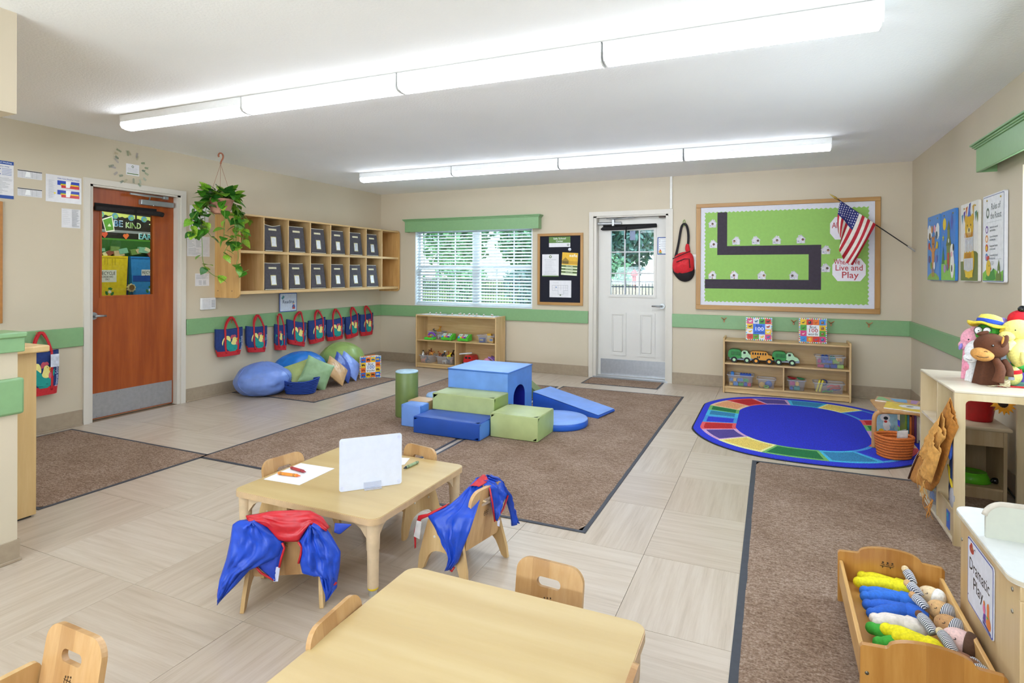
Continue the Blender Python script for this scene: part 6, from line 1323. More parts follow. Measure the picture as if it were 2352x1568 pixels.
tub('clear plastic tub of blue and green blocks, leftmost on the bottom shelf', -.455, -.19, F+.015, F+.2, zb, .125); fill('a', -.455, -.19, F+.015, F+.2, zb+.002, ['#e8b42a', '#2f7fd0', '#45a84a', '#1f4fb0', '#cf3a48', '#2f7fd0'], 1, 'the leftmost bottom tub')
toyblock('long blue plastic block topping the leftmost tub of the bottom shelf', -.27, F+.1, zb+.107, (.12, .04, .03), '#1f4fb0')
toyblock('light blue plastic block standing up in the leftmost tub of the bottom shelf', -.41, F+.09, zb+.1, (.036, .04, .05), '#2f7fd0')
tub('small clear plastic tub with a few rings on the bottom shelf', -.142, .035, F+.02, F+.19, zb, .10)
def ball(label, x, y, z, r, c, n_='toy_ball', cat='ball', sq=1):
    t = thing(n_, label, cat, (x, y, z-r)); MB().ell((x, y, z), (r, r*sq, r), 18, 12).build('shell', C(c, .4, .05), t)
    MB().tube([(x+r*.99*math.cos(a), y-r*sq*.3, z+r*.99*math.sin(a)) for a in [2*PI*i/18 for i in range(18)]], .0025, 5, closed=True).build('moulded_ridge', C(mul(c, .8), .4), t)
ball('yellow ridged ball in the small tub of the bottom shelf', -.098, F+.07, zb+.034, .03, '#d9a83a'); ball('blue ridged ball in the small tub of the bottom shelf', -.03, F+.1, zb+.04, .036, '#3a68b8')
t = thing('toy_ring', 'lime green plastic ring in the small tub of the bottom shelf', 'ring', (-.052, F+.06, zb+.004)); MB().tube([(-.052+.022*math.cos(a), F+.05, zb+.017+.012*math.sin(a)) for a in [2*PI*i/16 for i in range(16)]], .006, 6, closed=True).build('ring_body', C('#7fc23a', .35), t)
tub('clear plastic tub heaped with red and green toys on the bottom shelf', .165, .335, F+.015, F+.19, zb, .112); fill('b', .165, .335, F+.015, F+.19, zb+.002, ['#1f4fb0', '#2a8f8a', '#c02a6a', '#e8b42a'], 3, 'the heaped tub')
for (lb, x, z, r, c) in (('red plastic dish on top of the heaped tub', .205, .118, .045, '#cf2a30'), ('green plastic dish on top of the heaped tub', .29, .116, .04, '#2a9a58')):
    t = thing('toy_dish', lb, 'dish', (x, F+.09, zb+z)); MB().lathe([(0, 0), (r*.7, .002), (r, .014), (r*1.05, .016), (r*.95, .012), (0, .006)], (x, F+.09, zb+z), 24, T=Ry(.15)).build('dish_body', C(c, .35), t); MB().lathe([(r*1.02, .013), (r*1.1, .016), (r*1.02, .019)], (x, F+.09, zb+z), 24, T=Ry(.15)).build('rim', C(mul(c, .85), .35), t)
tub('clear plastic tub with yellow tubes and red toys, rightmost on the bottom shelf', .42, .70, F+.01, F+.2, zb, .105)
for i, x in enumerate((.455, .485)):
    t = thing('toy_tube', f'yellow plastic tube leaning in the rightmost bottom tub, {["left", "right"][i]} of two', 'tube', (x, F+.06, zb)); MB().cyl((x-.012, F+.045, zb+.006), (x+.022, F+.07, zb+.125), .0105, n=14).build('tube_body', C('#e0cf2f', .35), t); MB().cyl((x+.021, F+.0695, zb+.122), (x+.0235, F+.071, zb+.13), .0125, n=14).build('tube_collar', C('#c9b51f', .35), t)
for (lb, x, y, z, rx, rz_, c) in (('red bent plastic toy in the rightmost bottom tub', .60, .06, .07, .055, .012, '#d8482f'), ('second red bent plastic toy, below the first, in the rightmost bottom tub', .62, .08, .045, .045, .01, '#d8482f'), ('dark blue plastic toy in the rightmost bottom tub', .60, .1, .024, .06, .016, '#26408f'), ('green plastic toy at the floor of the rightmost bottom tub', .545, .05, .012, .045, .01, '#2f9a4a')):
    t = thing('bent_toy', lb, 'toy', (x, F+y, zb+z)); MB().tube(smooth([(x-rx, F+y, zb+z-rz_), (x-rx*.3, F+y, zb+z+rz_), (x+rx*.3, F+y+.01, zb+z), (x+rx, F+y, zb+z+rz_)], 1), .009, 8).build('toy_body', C(c, .4), t); MB().ell((x+rx, F+y, zb+z+rz_), .013, 10, 8).build('toy_knob', C(mul(c, .85), .4), t)
t = thing('toy_dish', 'dark blue plastic hoop in the rightmost bottom tub', 'dish', (.51, F+.1, zb+.08)); MB().tube([(.512+.035*math.cos(a), F+.1, zb+.1+.03*math.sin(a)) for a in [2*PI*i/18 for i in range(18)]], .007, 6, closed=True).build('hoop', C('#23306f', .4), t)
zs_ = .3435
tub('clear plastic tub of big blocks at the right end of the upper shelf', .435, .705, F+.01, F+.19, zs_, .125)
fill('c', .435, .705, F+.01, F+.19, zs_+.002, ['#c02a6a', '#1f4fb0', '#1f4fb0', '#9ac23a'], 6, 'the upper shelf tub')
toyblock('yellow plastic block tilted at the top right of the upper shelf tub', .655, F+.06, zs_+.085, (.05, .04, .026), '#e8b42a', a=.4, ax=.5); toyblock('big dark blue plastic block rising in the upper shelf tub', .525, F+.12, zs_+.085, (.07, .05, .04), '#1f4fb0'); toyblock('teal plastic block rising in the upper shelf tub', .60, F+.13, zs_+.075, (.05, .05, .04), '#2a8f8a')
# ------------------------------------------------------------------ toy trucks
def truck(label, x, col, cabc, bus=False):
    t = thing('toy_truck', label, 'toy truck', (x, F+.085, zs_)); y0 = F+.035; z = zs_; bk = C('#17181a', .6)
    def wheel(cx, cy):
        w_ = MB(); w_.cyl((cx, cy-.012, z+.033), (cx, cy+.012, z+.033), .033, n=20); o = w_.build('wheel', bk, t)
        MB().cyl((cx, cy-.0145, z+.033), (cx, cy-.011, z+.033), .0165, n=14).cyl((cx, cy-.016, z+.033), (cx, cy-.014, z+.033), .007, n=10).build('hub', C(cabc if not bus else '#f0a02a', .4), o)
    for cx in (x-.06, x+.075): wheel(cx, y0+.006); wheel(cx, y0+.105)
    MB().rbox(x-.11, x+.14, y0+.01, y0+.1, z+.03, z+.048, .005).build('chassis', bk if bus else C('#8f9aa6', .5), t)
    if not bus:
        m_ = MB(); pr = smooth([(-.125, .045), (.005, .045), (.02, .075), (.015, .128), (-.01, .15), (-.095, .152), (-.125, .125)], 1, True); m_.plate([pr], .1, T=frame((x, y0+.108, z), (1, 0, 0), (0, 0, 1)), sm=True); o = m_.build('hopper_body', C(col, .4, .03), t, bev=.004)
        for i in range(3): MB().rbox(x-.09+i*.034, x-.062+i*.034, y0+.004, y0+.009, z+.085, z+.125, .003).build('side_rib', C(mul(col, .8), .4), o)
        m_ = MB(); pr = smooth([(.01, .05), (.14, .05), (.142, .075), (.12, .092), (.095, .10), (.08, .138), (.03, .14), (.012, .11)], 1, True); m_.plate([pr], .088, T=frame((x, y0+.1, z), (1, 0, 0), (0, 0, 1)), sm=True); o = m_.build('cab', C(cabc, .4, .03), t, bev=.004)
        MB().rbox(x+.036, x+.062, y0+.009, y0+.013, z+.104, z+.128, .003).build('side_window', bk, o); MB().rbox(x+.087, x+.092, y0+.022, y0+.09, z+.104, z+.126, .003, T=I4).build('windscreen', bk, o)
        MB().rbox(x+.115, x+.15, y0+.012, y0+.104, z+.032, z+.062, .006).build('grille_bumper', C('#7f8ea6', .5), t)
    else:
        m_ = MB(); pr = smooth([(-.115, .042), (.12, .042), (.128, .078), (.10, .095), (.062, .10), (.055, .132), (.03, .138), (-.105, .138), (-.118, .12)], 1, True); m_.plate([pr], .095, T=frame((x, y0+.103, z), (1, 0, 0), (0, 0, 1)), sm=True); o = m_.build('bus_body', C('#e09a2a', .4, .03), t, bev=.004)
        for i in range(6): MB().rbox(x-.1+i*.026, x-.085+i*.026, y0+.005, y0+.01, z+.1, z+.125, .002).build('side_window', bk, o)
        for i in range(2): MB().rbox(x-.05+i*.018, x-.038+i*.018, y0+.005, y0+.01, z+.065, z+.085, .002).build('door_window', bk, o)
        MB().rbox(x+.105, x+.135, y0+.012, y0+.1, z+.03, z+.075, .006).build('grille_bumper', C('#3a3a3c', .5), t)
truck('green toy recycling truck at the left end of the upper shelf', -.33, '#2a8a3a', '#b5dcb0'); truck('orange toy school bus between two green trucks', -.1, '', '', True); truck('green toy recycling truck right of the orange bus', .13, '#2a8a3a', '#b5dcb0')
# ------------------------------------------------------------------ window shelf contents
G_ = 6.985; zm = .4005; zbt = .0685
tub('clear plastic tub of animal figures at the back of the window shelf', -4.52, -4.29, G_+.12, G_+.27, zm, .105)
tub('clear plastic tub of blue and yellow things on the window shelf', -3.66, -3.42, G_+.01, G_+.2, zm, .10)
tub('clear plastic tub of toy animals, left on the bottom of the window shelf', -4.585, -4.40, G_+.01, G_+.2, zbt, .105)
tub('clear plastic tub of toy animals, right on the bottom of the window shelf', -4.31, -4.05, G_+.01, G_+.2, zbt, .105)
def animal(label, x, y, z, c, s=1, a=0, c2='#2a2420', tilt=0):
    t = thing('toy_animal', label, 'toy animal', (x, y, z), 'toy animals in the window shelf tubs'); T = Tm(x, y, z) @ Rz(a) @ Ry(tilt) @ Matrix.Scale(s, 4); m_ = MB(); m_.T = T
    m_.ell((0, 0, .03), (.028, .013, .014), 12, 8); m_.tube([(.018, 0, .034), (.03, 0, .05)], [.009, .007], 8)
    for px_ in (-.018, .018):
        for py_ in (-.008, .008): m_.cyl((px_, py_, .0), (px_, py_, .028), .004, .005, 7)
    m_.build('body', C(c, .5, .12), t); m_ = MB(); m_.T = T; m_.ell((.037, 0, .052), (.013, .008, .009), 10, 7); m_.tube([(.028, .005, .058), (.026, .008, .068)], .002, 5); m_.tube([(.028, -.005, .058), (.026, -.008, .068)], .002, 5); m_.build('head', C(c2, .5, .12), t)
for lb, x, y, z, c, c2, a, tl in [('white and black toy cow standing out of the left bottom tub', -4.555, .06, .09, '#e6e2de', '#2a2420', 1.9, -.6), ('brown toy horse on top of the left bottom tub', -4.50, .09, .10, '#7a4a22', '#5a3618', .4, -.2), ('red brown toy horse behind the cow of the left tub', -4.46, .13, .115, '#9a4a22', '#7a3a1a', 2.4, -.3), ('tan toy dog at the right rim of the left bottom tub', -4.43, .07, .10, '#cf8a3a', '#b5722a', .2, .1), ('pink toy pig at the bottom of the left tub', -4.545, .05, .004, '#e08a6a', '#cf7a5c', .1, 0), ('grey toy donkey low in the left bottom tub', -4.47, .06, .02, '#55565c', '#3a3a40', .8, -.8),
                           ('brown toy goat on the left rim of the right bottom tub', -4.28, .08, .10, '#a85a2a', '#8a4a22', 2.9, 0), ('black and white toy calf on top of the right bottom tub', -4.21, .07, .10, '#2c2826', '#e6e2de', .5, -.5), ('bright yellow toy duck on top of the right bottom tub', -4.12, .05, .085, '#f0d820', '#e8b42a', .3, -.3), ('dark toy goat with raised horns at the back of the right tub', -4.11, .13, .11, '#4a2f20', '#2c1d14', 1.2, -.4), ('orange brown toy lion at the right rim of the right tub', -4.17, .12, .095, '#d8843a', '#b5682a', 2.2, 0), ('white toy sheep low in the right bottom tub', -4.2, .05, .006, '#d9d4cf', '#6a6460', .2, 0), ('grey toy elephant low in the right bottom tub', -4.13, .06, .01, '#6f7078', '#55565c', 2.9, 0), ('tan toy bear at the right side of the right tub', -4.085, .07, .03, '#b58a68', '#a5785a', 1.5, -.4)]:
    animal(lb, x, G_+y, zbt+z, c, 1.15, a, c2, tl)
animal('tan toy lion head showing over the back tub', -4.36, G_+.19, zm+.075, '#c98f2a', 1.5, 0, '#b5741f', -.5); animal('grey toy elephant showing over the back tub', -4.43, G_+.19, zm+.06, '#6b655c', 1.3, 2.8, '#5c574f', 0); animal('white toy sheep low in the back tub', -4.33, G_+.15, zm+.01, '#d5d2d4', 1.3, .4, '#8a8688', 0)
for lb, x, y, z, s, c in (('navy cardboard box in the right tub of the window shelf', -3.61, .07, .004, (.07, .06, .06), '#2f4f9a'), ('yellow cardboard box in the right tub of the window shelf', -3.46, .06, .004, (.06, .06, .07), '#d8a83a'), ('yellow toy jar rising at the back of the right tub', -3.53, .13, .004, (.06, .05, .115), '#dca82a')):
    t = thing('toy_box', lb, 'box', (x, G_+y, zm+z)); MB().rbox(x-s[0]/2, x+s[0]/2, G_+y-s[1]/2, G_+y+s[1]/2, zm+z, zm+z+s[2], .004).build('box_body', C(c, .5), t); MB().rbox(x-s[0]*.35, x+s[0]*.35, G_+y-s[1]/2-.001, G_+y-s[1]/2, zm+z+s[2]*.4, zm+z+s[2]*.75, .0004).build('printed_label', C('#c9b87a' if c != '#d8a83a' else '#4f7fc0', .5), t)
def register(label, x):
    t = thing('toy_cash_register', label, 'toy', (x, G_+.09, zm)); gr = C('#55c23a', .35, .03)
    m_ = MB(); pr = [(0, .006), (.13, .006), (.13, .085), (.115, .095), (.06, .08), (.02, .05), (0, .045)]; m_.plate([pr], .165, T=frame((x-.082, G_+.035, zm), (0, 1, 0), (0, 0, 1))); o = m_.build('body', gr, t, bev=.008)
    for i, c in enumerate(('#2f9fe0', '#f2d02a', '#e0458a', '#6a2fb0')): MB().rbox(x-.07+i*.032, x-.043+i*.032, G_+.032, G_+.04, zm+.045, zm+.066, .003, T=I4).build('key', C(c, .35), t)
    for r in range(2):
        for i in range(5): T = Tm(x-.065+i*.028, G_+.065+r*.03, zm+.064+r*.018) @ Rx(.55); MB().rbox(-.011, .011, -.011, .011, 0, .009, .003, T=T).build('key', C(['#e8e8ee', '#e8e8ee', '#e58aa8', '#e8e8ee', '#d8d0e8'][i], .35), t)
    for s in (-1, 1): MB().cyl((x+s*.055, G_+.06, zm), (x+s*.055, G_+.06, zm+.01), .012, n=10).build('foot', gr, t)
register('green toy cash register in the middle of the window shelf, left of two', -4.165); register('green toy cash register in the middle of the window shelf, right of two', -3.905)
t = thing('toy_phone', 'green toy phone with a purple handset at the left of the window shelf', 'toy phone', (-4.43, G_+.05, zm)); MB().rbox(-4.51, -4.36, G_+.005, G_+.1, zm, zm+.035, .01, 3).build('base', C('#4fc83a', .35), t)
MB().tube(smooth([(-4.47, G_+.06, zm+.06), (-4.45, G_+.06, zm+.09), (-4.41, G_+.06, zm+.1), (-4.37, G_+.06, zm+.08), (-4.355, G_+.06, zm+.055)], 2), .011, 10).build('handset', C('#7a3fc0', .35), t); MB().lathe([(.035, 0), (.032, .012), (0, .016)], (-4.435, G_+.05, zm+.034), 20).build('dial', C('#cf3030', .35), t); MB().ell((-4.42, G_+.05, zm+.055), .014, 10, 8).build('dial_knob', C('#7ac23a', .35), t); MB().ell((-4.385, G_+.03, zm+.04), (.015, .01, .008), 10, 8).build('button', C('#2f7fe0', .35), t)
t = thing('toy_fire_truck', 'red toy fire truck with a white ladder in the bottom of the window shelf', 'toy truck', (-3.83, G_+.12, zbt)); x = -3.83
m_ = MB(); m_.plate([smooth([(-.07, .02), (.07, .02), (.072, .07), (.055, .12), (.04, .14), (-.04, .14), (-.055, .12), (-.072, .07)], 1, True)], .18, T=frame((x, G_+.24, zbt), (1, 0, 0), (0, 0, 1)), sm=True); m_.build('cab', C('#c8242a', .35), t, bev=.004)
for s in (-1, 1): MB().rbox(x+s*.026-.018, x+s*.026+.018, G_+.056, G_+.06, zbt+.095, zbt+.122, .003).build('windscreen', C('#17181a', .4), t); MB().cyl((x+s*.062, G_+.09, zbt+.028), (x+s*.085, G_+.09, zbt+.028), .028, n=16).build('wheel', C('#17181a', .6), t)
MB().rbox(x-.06, x+.06, G_+.045, G_+.06, zbt+.02, zbt+.045, .004).build('bumper', C('#8f96a0', .4), t); MB().rbox(-.09, .09, -.02, .02, 0, .016, .006, T=Tm(x-.05, G_+.09, zbt+.155) @ Ry(-.12) @ Rz(.3)).build('ladder', C('#d8dade', .4), t)
t = thing('toy_dump_truck', 'pink toy truck with a purple tipper in the bottom of the window shelf', 'toy truck', (-3.5, G_+.12, zbt)); x = -3.55
m_ = MB(); m_.ell((x, G_+.1, zbt+.07), (.055, .045, .05), 20, 12); m_.build('cab', C('#e79abc', .4), t)
for s in (-1, 1): MB().ell((x+s*.018, G_+.06, zbt+.08), (.01, .004, .012), 10, 8).build('windscreen', C('#2a1d24', .4), t)
m_ = MB(); m_.grid(lambda u, v: (x+.03+.125*u, G_+.06+.11*v, zbt+.09+.03*math.cos(PI*u)*(1 if 1 else 0)+.02*(2*v-1)**2), 10, 6); m_.build('tipper', C('#a77fdc', .4), t, solid=.012)
for s in (0, 1): MB().cyl((x+.0+.09*s, G_+.05, zbt+.025), (x+.0+.09*s, G_+.075, zbt+.025), .025, n=16).build('wheel', C('#17181a', .6), t)
# peg puzzles on top
def puzzle(label, x0, x1, y0, y1, pegs, a=0):
    t = thing('peg_puzzle', label, 'puzzle', ((x0+x1)/2, (y0+y1)/2, .7525), 'wooden peg puzzles'); cx, cy = (x0+x1)/2, (y0+y1)/2
    MB().rbox(x0, x1, y0, y1, .7525, .7615, .002).build('tray', C('#eceaea', .3, .02), t); MB().rbox(x0+.001, x1-.001, y0+.001, y1-.001, .7525, .757, .001).build('plywood_base', BIRCHX, t)
    for px_, py_ in pegs: MB().cyl((px_, py_, .7615), (px_, py_, .778), .006, n=10).build('peg_stem', C('#c99a6a', .5), t); MB().ell((px_, py_, .781), (.0125, .0125, .006), 14, 8).build('peg_cap', C('#eceaec', .3), t)
puzzle('white wooden peg puzzle at the left end of the window shelf', -4.56, -4.26, 7.01, 7.2, [(-4.46, 7.07), (-4.35, 7.06), (-4.335, 7.15)]); puzzle('white wooden peg puzzle with eight pegs in the middle of the window shelf', -4.14, -3.73, 7.0, 7.22, [(-4.09, 7.06), (-3.99, 7.08), (-4.01, 7.16), (-3.9, 7.06), (-3.86, 7.15), (-3.82, 7.05), (-3.77, 7.08), (-3.75, 7.15)]); puzzle('white wooden peg puzzle with three pegs at the right end of the window shelf', -3.68, -3.42, 7.01, 7.19, [(-3.60, 7.07), (-3.51, 7.13), (-3.47, 7.08)])
# ================================================================== STOOL, BASKET AND BOOKS ON THE RUG
t = thing('bentwood_stool', 'bentwood stool with magazines on it at the right of the rug', 'stool', (.93, 5.44, .01)); BW = wood('#d8a873', '#c8935c', 2, sc=4, rough=.35)
def bent(x0, y0, x1, y1):
    for k, (a, b) in enumerate((((x0, y0), (x1, y1)),)):
        a, b = Vector((*a, 0)), Vector((*b, 0)); d = (b-a).normalized()
        pts = smooth([a+Vector((0, 0, .012)), a+Vector((0, 0, .19)), a+Vector((0, 0, .268))+d*.005, a+Vector((0, 0, .292))+d*.05, a.lerp(b, .5)+Vector((0, 0, .292)), b+Vector((0, 0, .292))-d*.05, b+Vector((0, 0, .268))-d*.005, b+Vector((0, 0, .19)), b+Vector((0, 0, .012))], 2)
        MB().tube(pts, .017, 10).build('bent_leg', BW, t)
bent(.725, 5.225, 1.06, 5.30); bent(.86, 5.66, 1.13, 5.60)
MB().plate([rrect(.75, 1.09, 5.20, 5.66, .05, 6)], .012, T=Tm(0, 0, .292)).build('seat', BW, t, bev=.003)
def flatbook(label, pts, z, col, sh, tilt=0):
    b = thing('picture_book', label, 'book', (pts[0][0], pts[0][1], z)); m_ = MB(); m_.plate([pts], .008, T=Tm(0, 0, z)); m_.build('book_block', C('#e9e4da', .6), b)
    MB().plate([pts], .0015, T=Tm(0, 0, z+.008)).build('cover', C(col, .4), b); art('cover_print', sh, Tm(0, 0, z+.0095), b, .4); return b
flatbook('yellow picture book with a white animal lying on the stool', [(.80, 5.30), (1.10, 5.20), (1.15, 5.45), (.86, 5.56)], .305, '#e8c84a', [('#eceaf0', 'p', smooth([(.90, 5.38), (1.02, 5.30), (1.10, 5.36), (1.06, 5.44), (.95, 5.47)], 1, True)), ('#2c2c2a', 'c', .99, 5.40, .025, .015), ('#8a9ab0', 'l', [(.9, 5.5), (1.1, 5.42)], .008)])
flatbook('green and blue picture book lying at the back of the stool', [(.78, 5.58), (1.06, 5.50), (1.12, 5.68), (.82, 5.76)], .305, '#c99a78', [('#8fc08a', 'p', [(.79, 5.60), (.90, 5.57), (.86, 5.73), (.83, 5.74)]), ('#7ab0dc', 'p', [(.92, 5.57), (1.0, 5.55), (1.02, 5.69), (.9, 5.7)]), ('#b48ac0', 'p', [(1.02, 5.54), (1.055, 5.53), (1.1, 5.67), (1.05, 5.68)])])
rr = random.Random(2)
for i, (c, lb) in enumerate((('#7f9a2a', 'olive green'), ('#3f7f8a', 'teal'), ('#d8742a', 'orange'), ('#8a3a2a', 'brown red'), ('#6a3a6a', 'plum purple'), ('#c9c2b0', 'cream'))):
    b = thing('picture_book', f'{lb} picture book standing upright under the stool', 'book', (.985+i*.016, 5.6, .01)); MB().rbox(.975+i*.016, .989+i*.016, 5.50, 5.70, .011, .235-(i % 3)*.01, .002).build('cover', C(c, .45), b); MB().box(.9765+i*.016, .9875+i*.016, 5.502, 5.703, .014, .231-(i % 3)*.01).build('page_block', C('#e9e4da', .7), b)
b = thing('picture_book', 'picture book with a white dog and a blue rabbit on its cover', 'book', (.87, 5.58, .01)); T = frame((.80, 5.58, .011), (.97, .15, 0), (-.0, .12, 1))
MB().plate([rrect(0, .15, 0, .235, .004, 3)], .01, T=T @ Tm(0, 0, -.01)).build('cover', C('#a9cfe0', .4), b)
art('cover_print', [('#58a04a', 'p', [(0, 0), (.15, 0), (.15, .04), (.08, .06), (0, .05)]), ('#e8c22a', 'c', .03, .05, .02), ('#e8c22a', 'r', .02, .06, .03, .045), ('#f0eef0', 'c', .06, .16, .036, .03), ('#f0eef0', 'c', .07, .1, .028, .045), ('#2a2a34', 'c', .065, .155, .017, .014), ('#c8403a', 'c', .063, .128, .012, .01), ('#8ab5e0', 'c', .11, .045, .025, .03), ('#8ab5e0', 'p', [(.095, .07), (.088, .11), (.103, .075)]), ('#8ab5e0', 'p', [(.12, .07), (.132, .11), (.112, .075)]), ('#20324a', 'r', .0, .15, .0, .004)], T, b, .4)
bk2 = coil_basket('orange coiled rope basket on the oval rug', (.825, 5.03), .115, .10, 8, .0105, '#c4672a', .5, 0, 1.02, False, .0105)
b = thing('magazine', 'folded black and white magazine sticking out of the orange basket', 'magazine', (.87, 5.05, .1)); T = frame((.86, 5.02, .115), (.7, .55, .1), (.35, .1, .9))
for i in range(3): MB().plate([rrect(-.03, .05, -.06, .10, .003, 2)], .0015, T=T @ Ry(-.12*i) @ Tm(0, 0, .003*i)).build('page', C(['#d9dadd', '#2c2e34', '#e6e6e8'][i], .4), b)
# ================================================================== DRESS-UP ORGANISER
LB = wood('#e0cfae', '#d6c29c', 2, sc=3, rough=.36); LBX = wood('#e6dccb', '#ddd0b9', 0, sc=3, rough=.36)
og = thing('dress_up_organiser', 'light birch dress-up organiser with open front at the right wall', 'organiser', (1.08, 3.85, 0)); OZ = .775
x0, x1, y0, y1 = .824, 1.33, 3.497, 4.215
for yy, nm_ in ((y0, 0), (y1-.02, 1)):
    out = [(x0, 0), (x0, OZ-.012), (x1, OZ-.012), (x1, 0), (x1-.046, 0), (x1-.046, OZ-.065)]+[(x1-.046-.02+.02*math.cos(a), OZ-.065+.02*math.sin(a)) for a in (.4, .8, 1.2)]+[(x0+.066-.02*math.sin(a), OZ-.045-.02*(1-math.cos(a))) for a in (0, .5, 1.1)]+[(x0+.046, OZ-.065), (x0+.046, 0)]
    MB().plate([out], .02, T=frame((0, yy+.02, 0), (1, 0, 0), (0, 0, 1))).build('end_frame', LB, og, bev=.002)
MB().rbox(x0, x1, y0, y1, OZ-.012, OZ, .003).build('top_board', LBX, og)
MB().box(x0+.108, x0+.114, 3.835, y1-.02, .03, OZ-.012).build('back_panel', LB, og)
MB().rbox(x0+.004, x0+.108, 3.835, 3.85, .03, OZ-.012, .002).build('divider', LB, og)
MB().rbox(x0+.002, x0+.11, y1-.022, y1-.0215, .03, OZ-.02, .0002).build('side_lining', LB, og)
for z in (.20, .515): MB().rbox(x0+.004, x0+.108, 3.85, y1-.02, z, z+.016, .002).build('shelf_board', LBX, og)
MB().rbox(x0+.002, x0+.108, y0+.02, y1-.02, .012, .028, .002).build('bottom_board', LBX, og)
MB().rbox(x0+.01, x0+.02, y0+.02, 3.835, .028, .165, .002).build('bin_front', LB, og)
pc = tag(MB().box(x0+.007, x0+.0095, 3.60, 3.655, .045, .135).build('picture_card', C('#3f6fd8', .4)), 'small blue fish picture card on the organiser front', 'card')
art('print', [('#3fa0e0', 'p', smooth([(.01, .03), (.045, .04), (.05, .06), (.02, .07)], 1, True)), ('#3fc0d0', 'p', smooth([(.01, .05), (.04, .07), (.03, .082), (.01, .075)], 1, True))], frame((x0+.0069, 3.655, .045), (0, -1, 0), (0, 0, 1)), None).parent = pc
pc.children[0].location = (0, 0, 0)
tub('clear bin with blue and green things at the foot of the organiser', x0+.012, x0+.10, 3.99, 4.17, .03, .13); tub('second clear bin at the foot of the organiser, nearer to us', x0+.012, x0+.10, 3.86, 3.97, .03, .13)
for lb, y, z, c in (('blue folded cloth in the far organiser bin', 4.08, .034, '#3a6fb8'), ('lime folded cloth on top in the far organiser bin', 4.07, .095, '#a8c84a'), ('blue folded cloth in the near organiser bin', 3.915, .034, '#2f5fa8'), ('yellow folded cloth at the bottom of the near organiser bin', 3.915, .085, '#d8a83a')):
    t = thing('folded_cloth', lb, 'cloth', (x0+.055, y, z)); MB().rbox(x0+.028, x0+.085, y-.035, y+.035, z, z+.045, .012, 3).build('cloth_fold', C(c, .8, .1), t); MB().rbox(x0+.03, x0+.083, y-.033, y+.033, z+.046, z+.052, .003).build('upper_fold', C(mul(c, .9), .8, .1), t)
TANF, TANL = C('#b87a34', .85, .1, .2, 60), C('#cf9850', .85, .08, .2, 60)
gm_ = thing('fringed_costume', 'tan fringed felt costume hanging on the organiser front', 'costume', (.80, 3.7, .4))
m_ = MB(); X_ = .806
patch(m_, [(X_, 3.49, .74), (X_-.012, 3.604, .626), (X_-.02, 3.742, .512), (X_-.03, 3.84, .414), (X_-.04, 4.02, .25), (X_-.045, 4.14, .125)], [(X_+.03, 3.47, .60), (X_+.01, 3.50, .52), (X_, 3.52, .44), (X_-.01, 3.56, .36), (X_-.02, 3.60, .28), (X_-.03, 3.70, .20)], (-1, -.1, .1), 18, 30, .014, .005, 4, close=.2); m_.build('dress_body', TANF, gm_, solid=.002)
m_ = MB(); patch(m_, [(X_-.025, 3.52, .66), (X_-.045, 3.62, .55), (X_-.06, 3.69, .45), (X_-.065, 3.725, .40)], [(X_-.02, 3.48, .54), (X_-.045, 3.53, .47), (X_-.06, 3.60, .40), (X_-.065, 3.65, .365)], (-1, 0, .1), 12, 18, .018, .008, 8, close=.3); m_.build('upper_sleeve', TANL, gm_, solid=.002)
m_ = MB(); patch(m_, [(X_-.045, 3.52, .56), (X_-.065, 3.60, .43), (X_-.075, 3.69, .315)], [(X_-.04, 3.48, .46), (X_-.055, 3.49, .38), (X_-.065, 3.545, .285)], (-1, 0, .1), 12, 18, .02, .008, 12, close=.3); m_.build('lower_sleeve', TANL, gm_, solid=.002)
rr = random.Random(6)
for i in range(9):
    y = 3.70-.018*i; z = .315-.004*i; m_ = MB(); L = rr.uniform(.07, .12); dy = rr.uniform(-.02, .03); m_.grid(lambda u, v: (X_-.085-.01*math.sin(3*v+i), y-.012*u+dy*v*v, z-L*v), 1, 6); m_.build('fringe_strip', TANL, gm_, solid=.002)
for i in range(7):
    y = 3.64-.02*i; z = .20+.002*i; m_ = MB(); L = rr.uniform(.06, .11); dy = rr.uniform(-.03, .04); m_.grid(lambda u, v: (X_-.07-.012*math.sin(4*v+i), y-.014*u+dy*v*v, z-L*v), 1, 6); m_.build('fringe_strip', TANF, gm_, solid=.002)
tr_ = [(X_-.016, 3.742, .505), (X_-.034, 3.84, .41), (X_-.046, 3.95, .31), (X_-.05, 4.05, .215), (X_-.052, 4.14, .125)]
MB().tube(tr_, .006, 6).build('beaded_trim', C('#5a2f1c', .7), gm_)
m_ = MB(); 
for p in resample(tr_, 34): m_.ell(p+Vector((-.005, -.001, .001)), .0026, 6, 4)
m_.build('beads', C('#e6d9cf', .4), gm_)['kind'] = 'stuff'
t = thing('costume', 'navy and yellow costume hanging behind the fringed one', 'costume', (.86, 3.56, .3)); m_ = MB(); patch(m_, [(X_+.035, 3.56, .56), (X_+.03, 3.59, .40), (X_+.03, 3.62, .22)], [(X_+.04, 3.50, .56), (X_+.035, 3.50, .4), (X_+.035, 3.51, .2)], (-1, 0, 0), 8, 14, .012, .006, 3); m_.build('garment', C('#2a3f6f', .8), t, solid=.002)
MB().tube([(X_+.018, 3.59, .38), (X_+.015, 3.53, .31), (X_+.018, 3.515, .29)], .006, 6).build('yellow_stripe', C('#e0c22a', .6), t); m_ = MB(); m_.ell((X_+.02, 3.525, .24), (.012, .03, .055), 14, 10); m_.build('grey_patch', C('#a5a4ac', .8), t); m_ = MB(); m_.ell((X_+.012, 3.535, .47), (.01, .018, .05), 14, 10); m_.build('blue_panel', C('#3a62c8', .7), t)
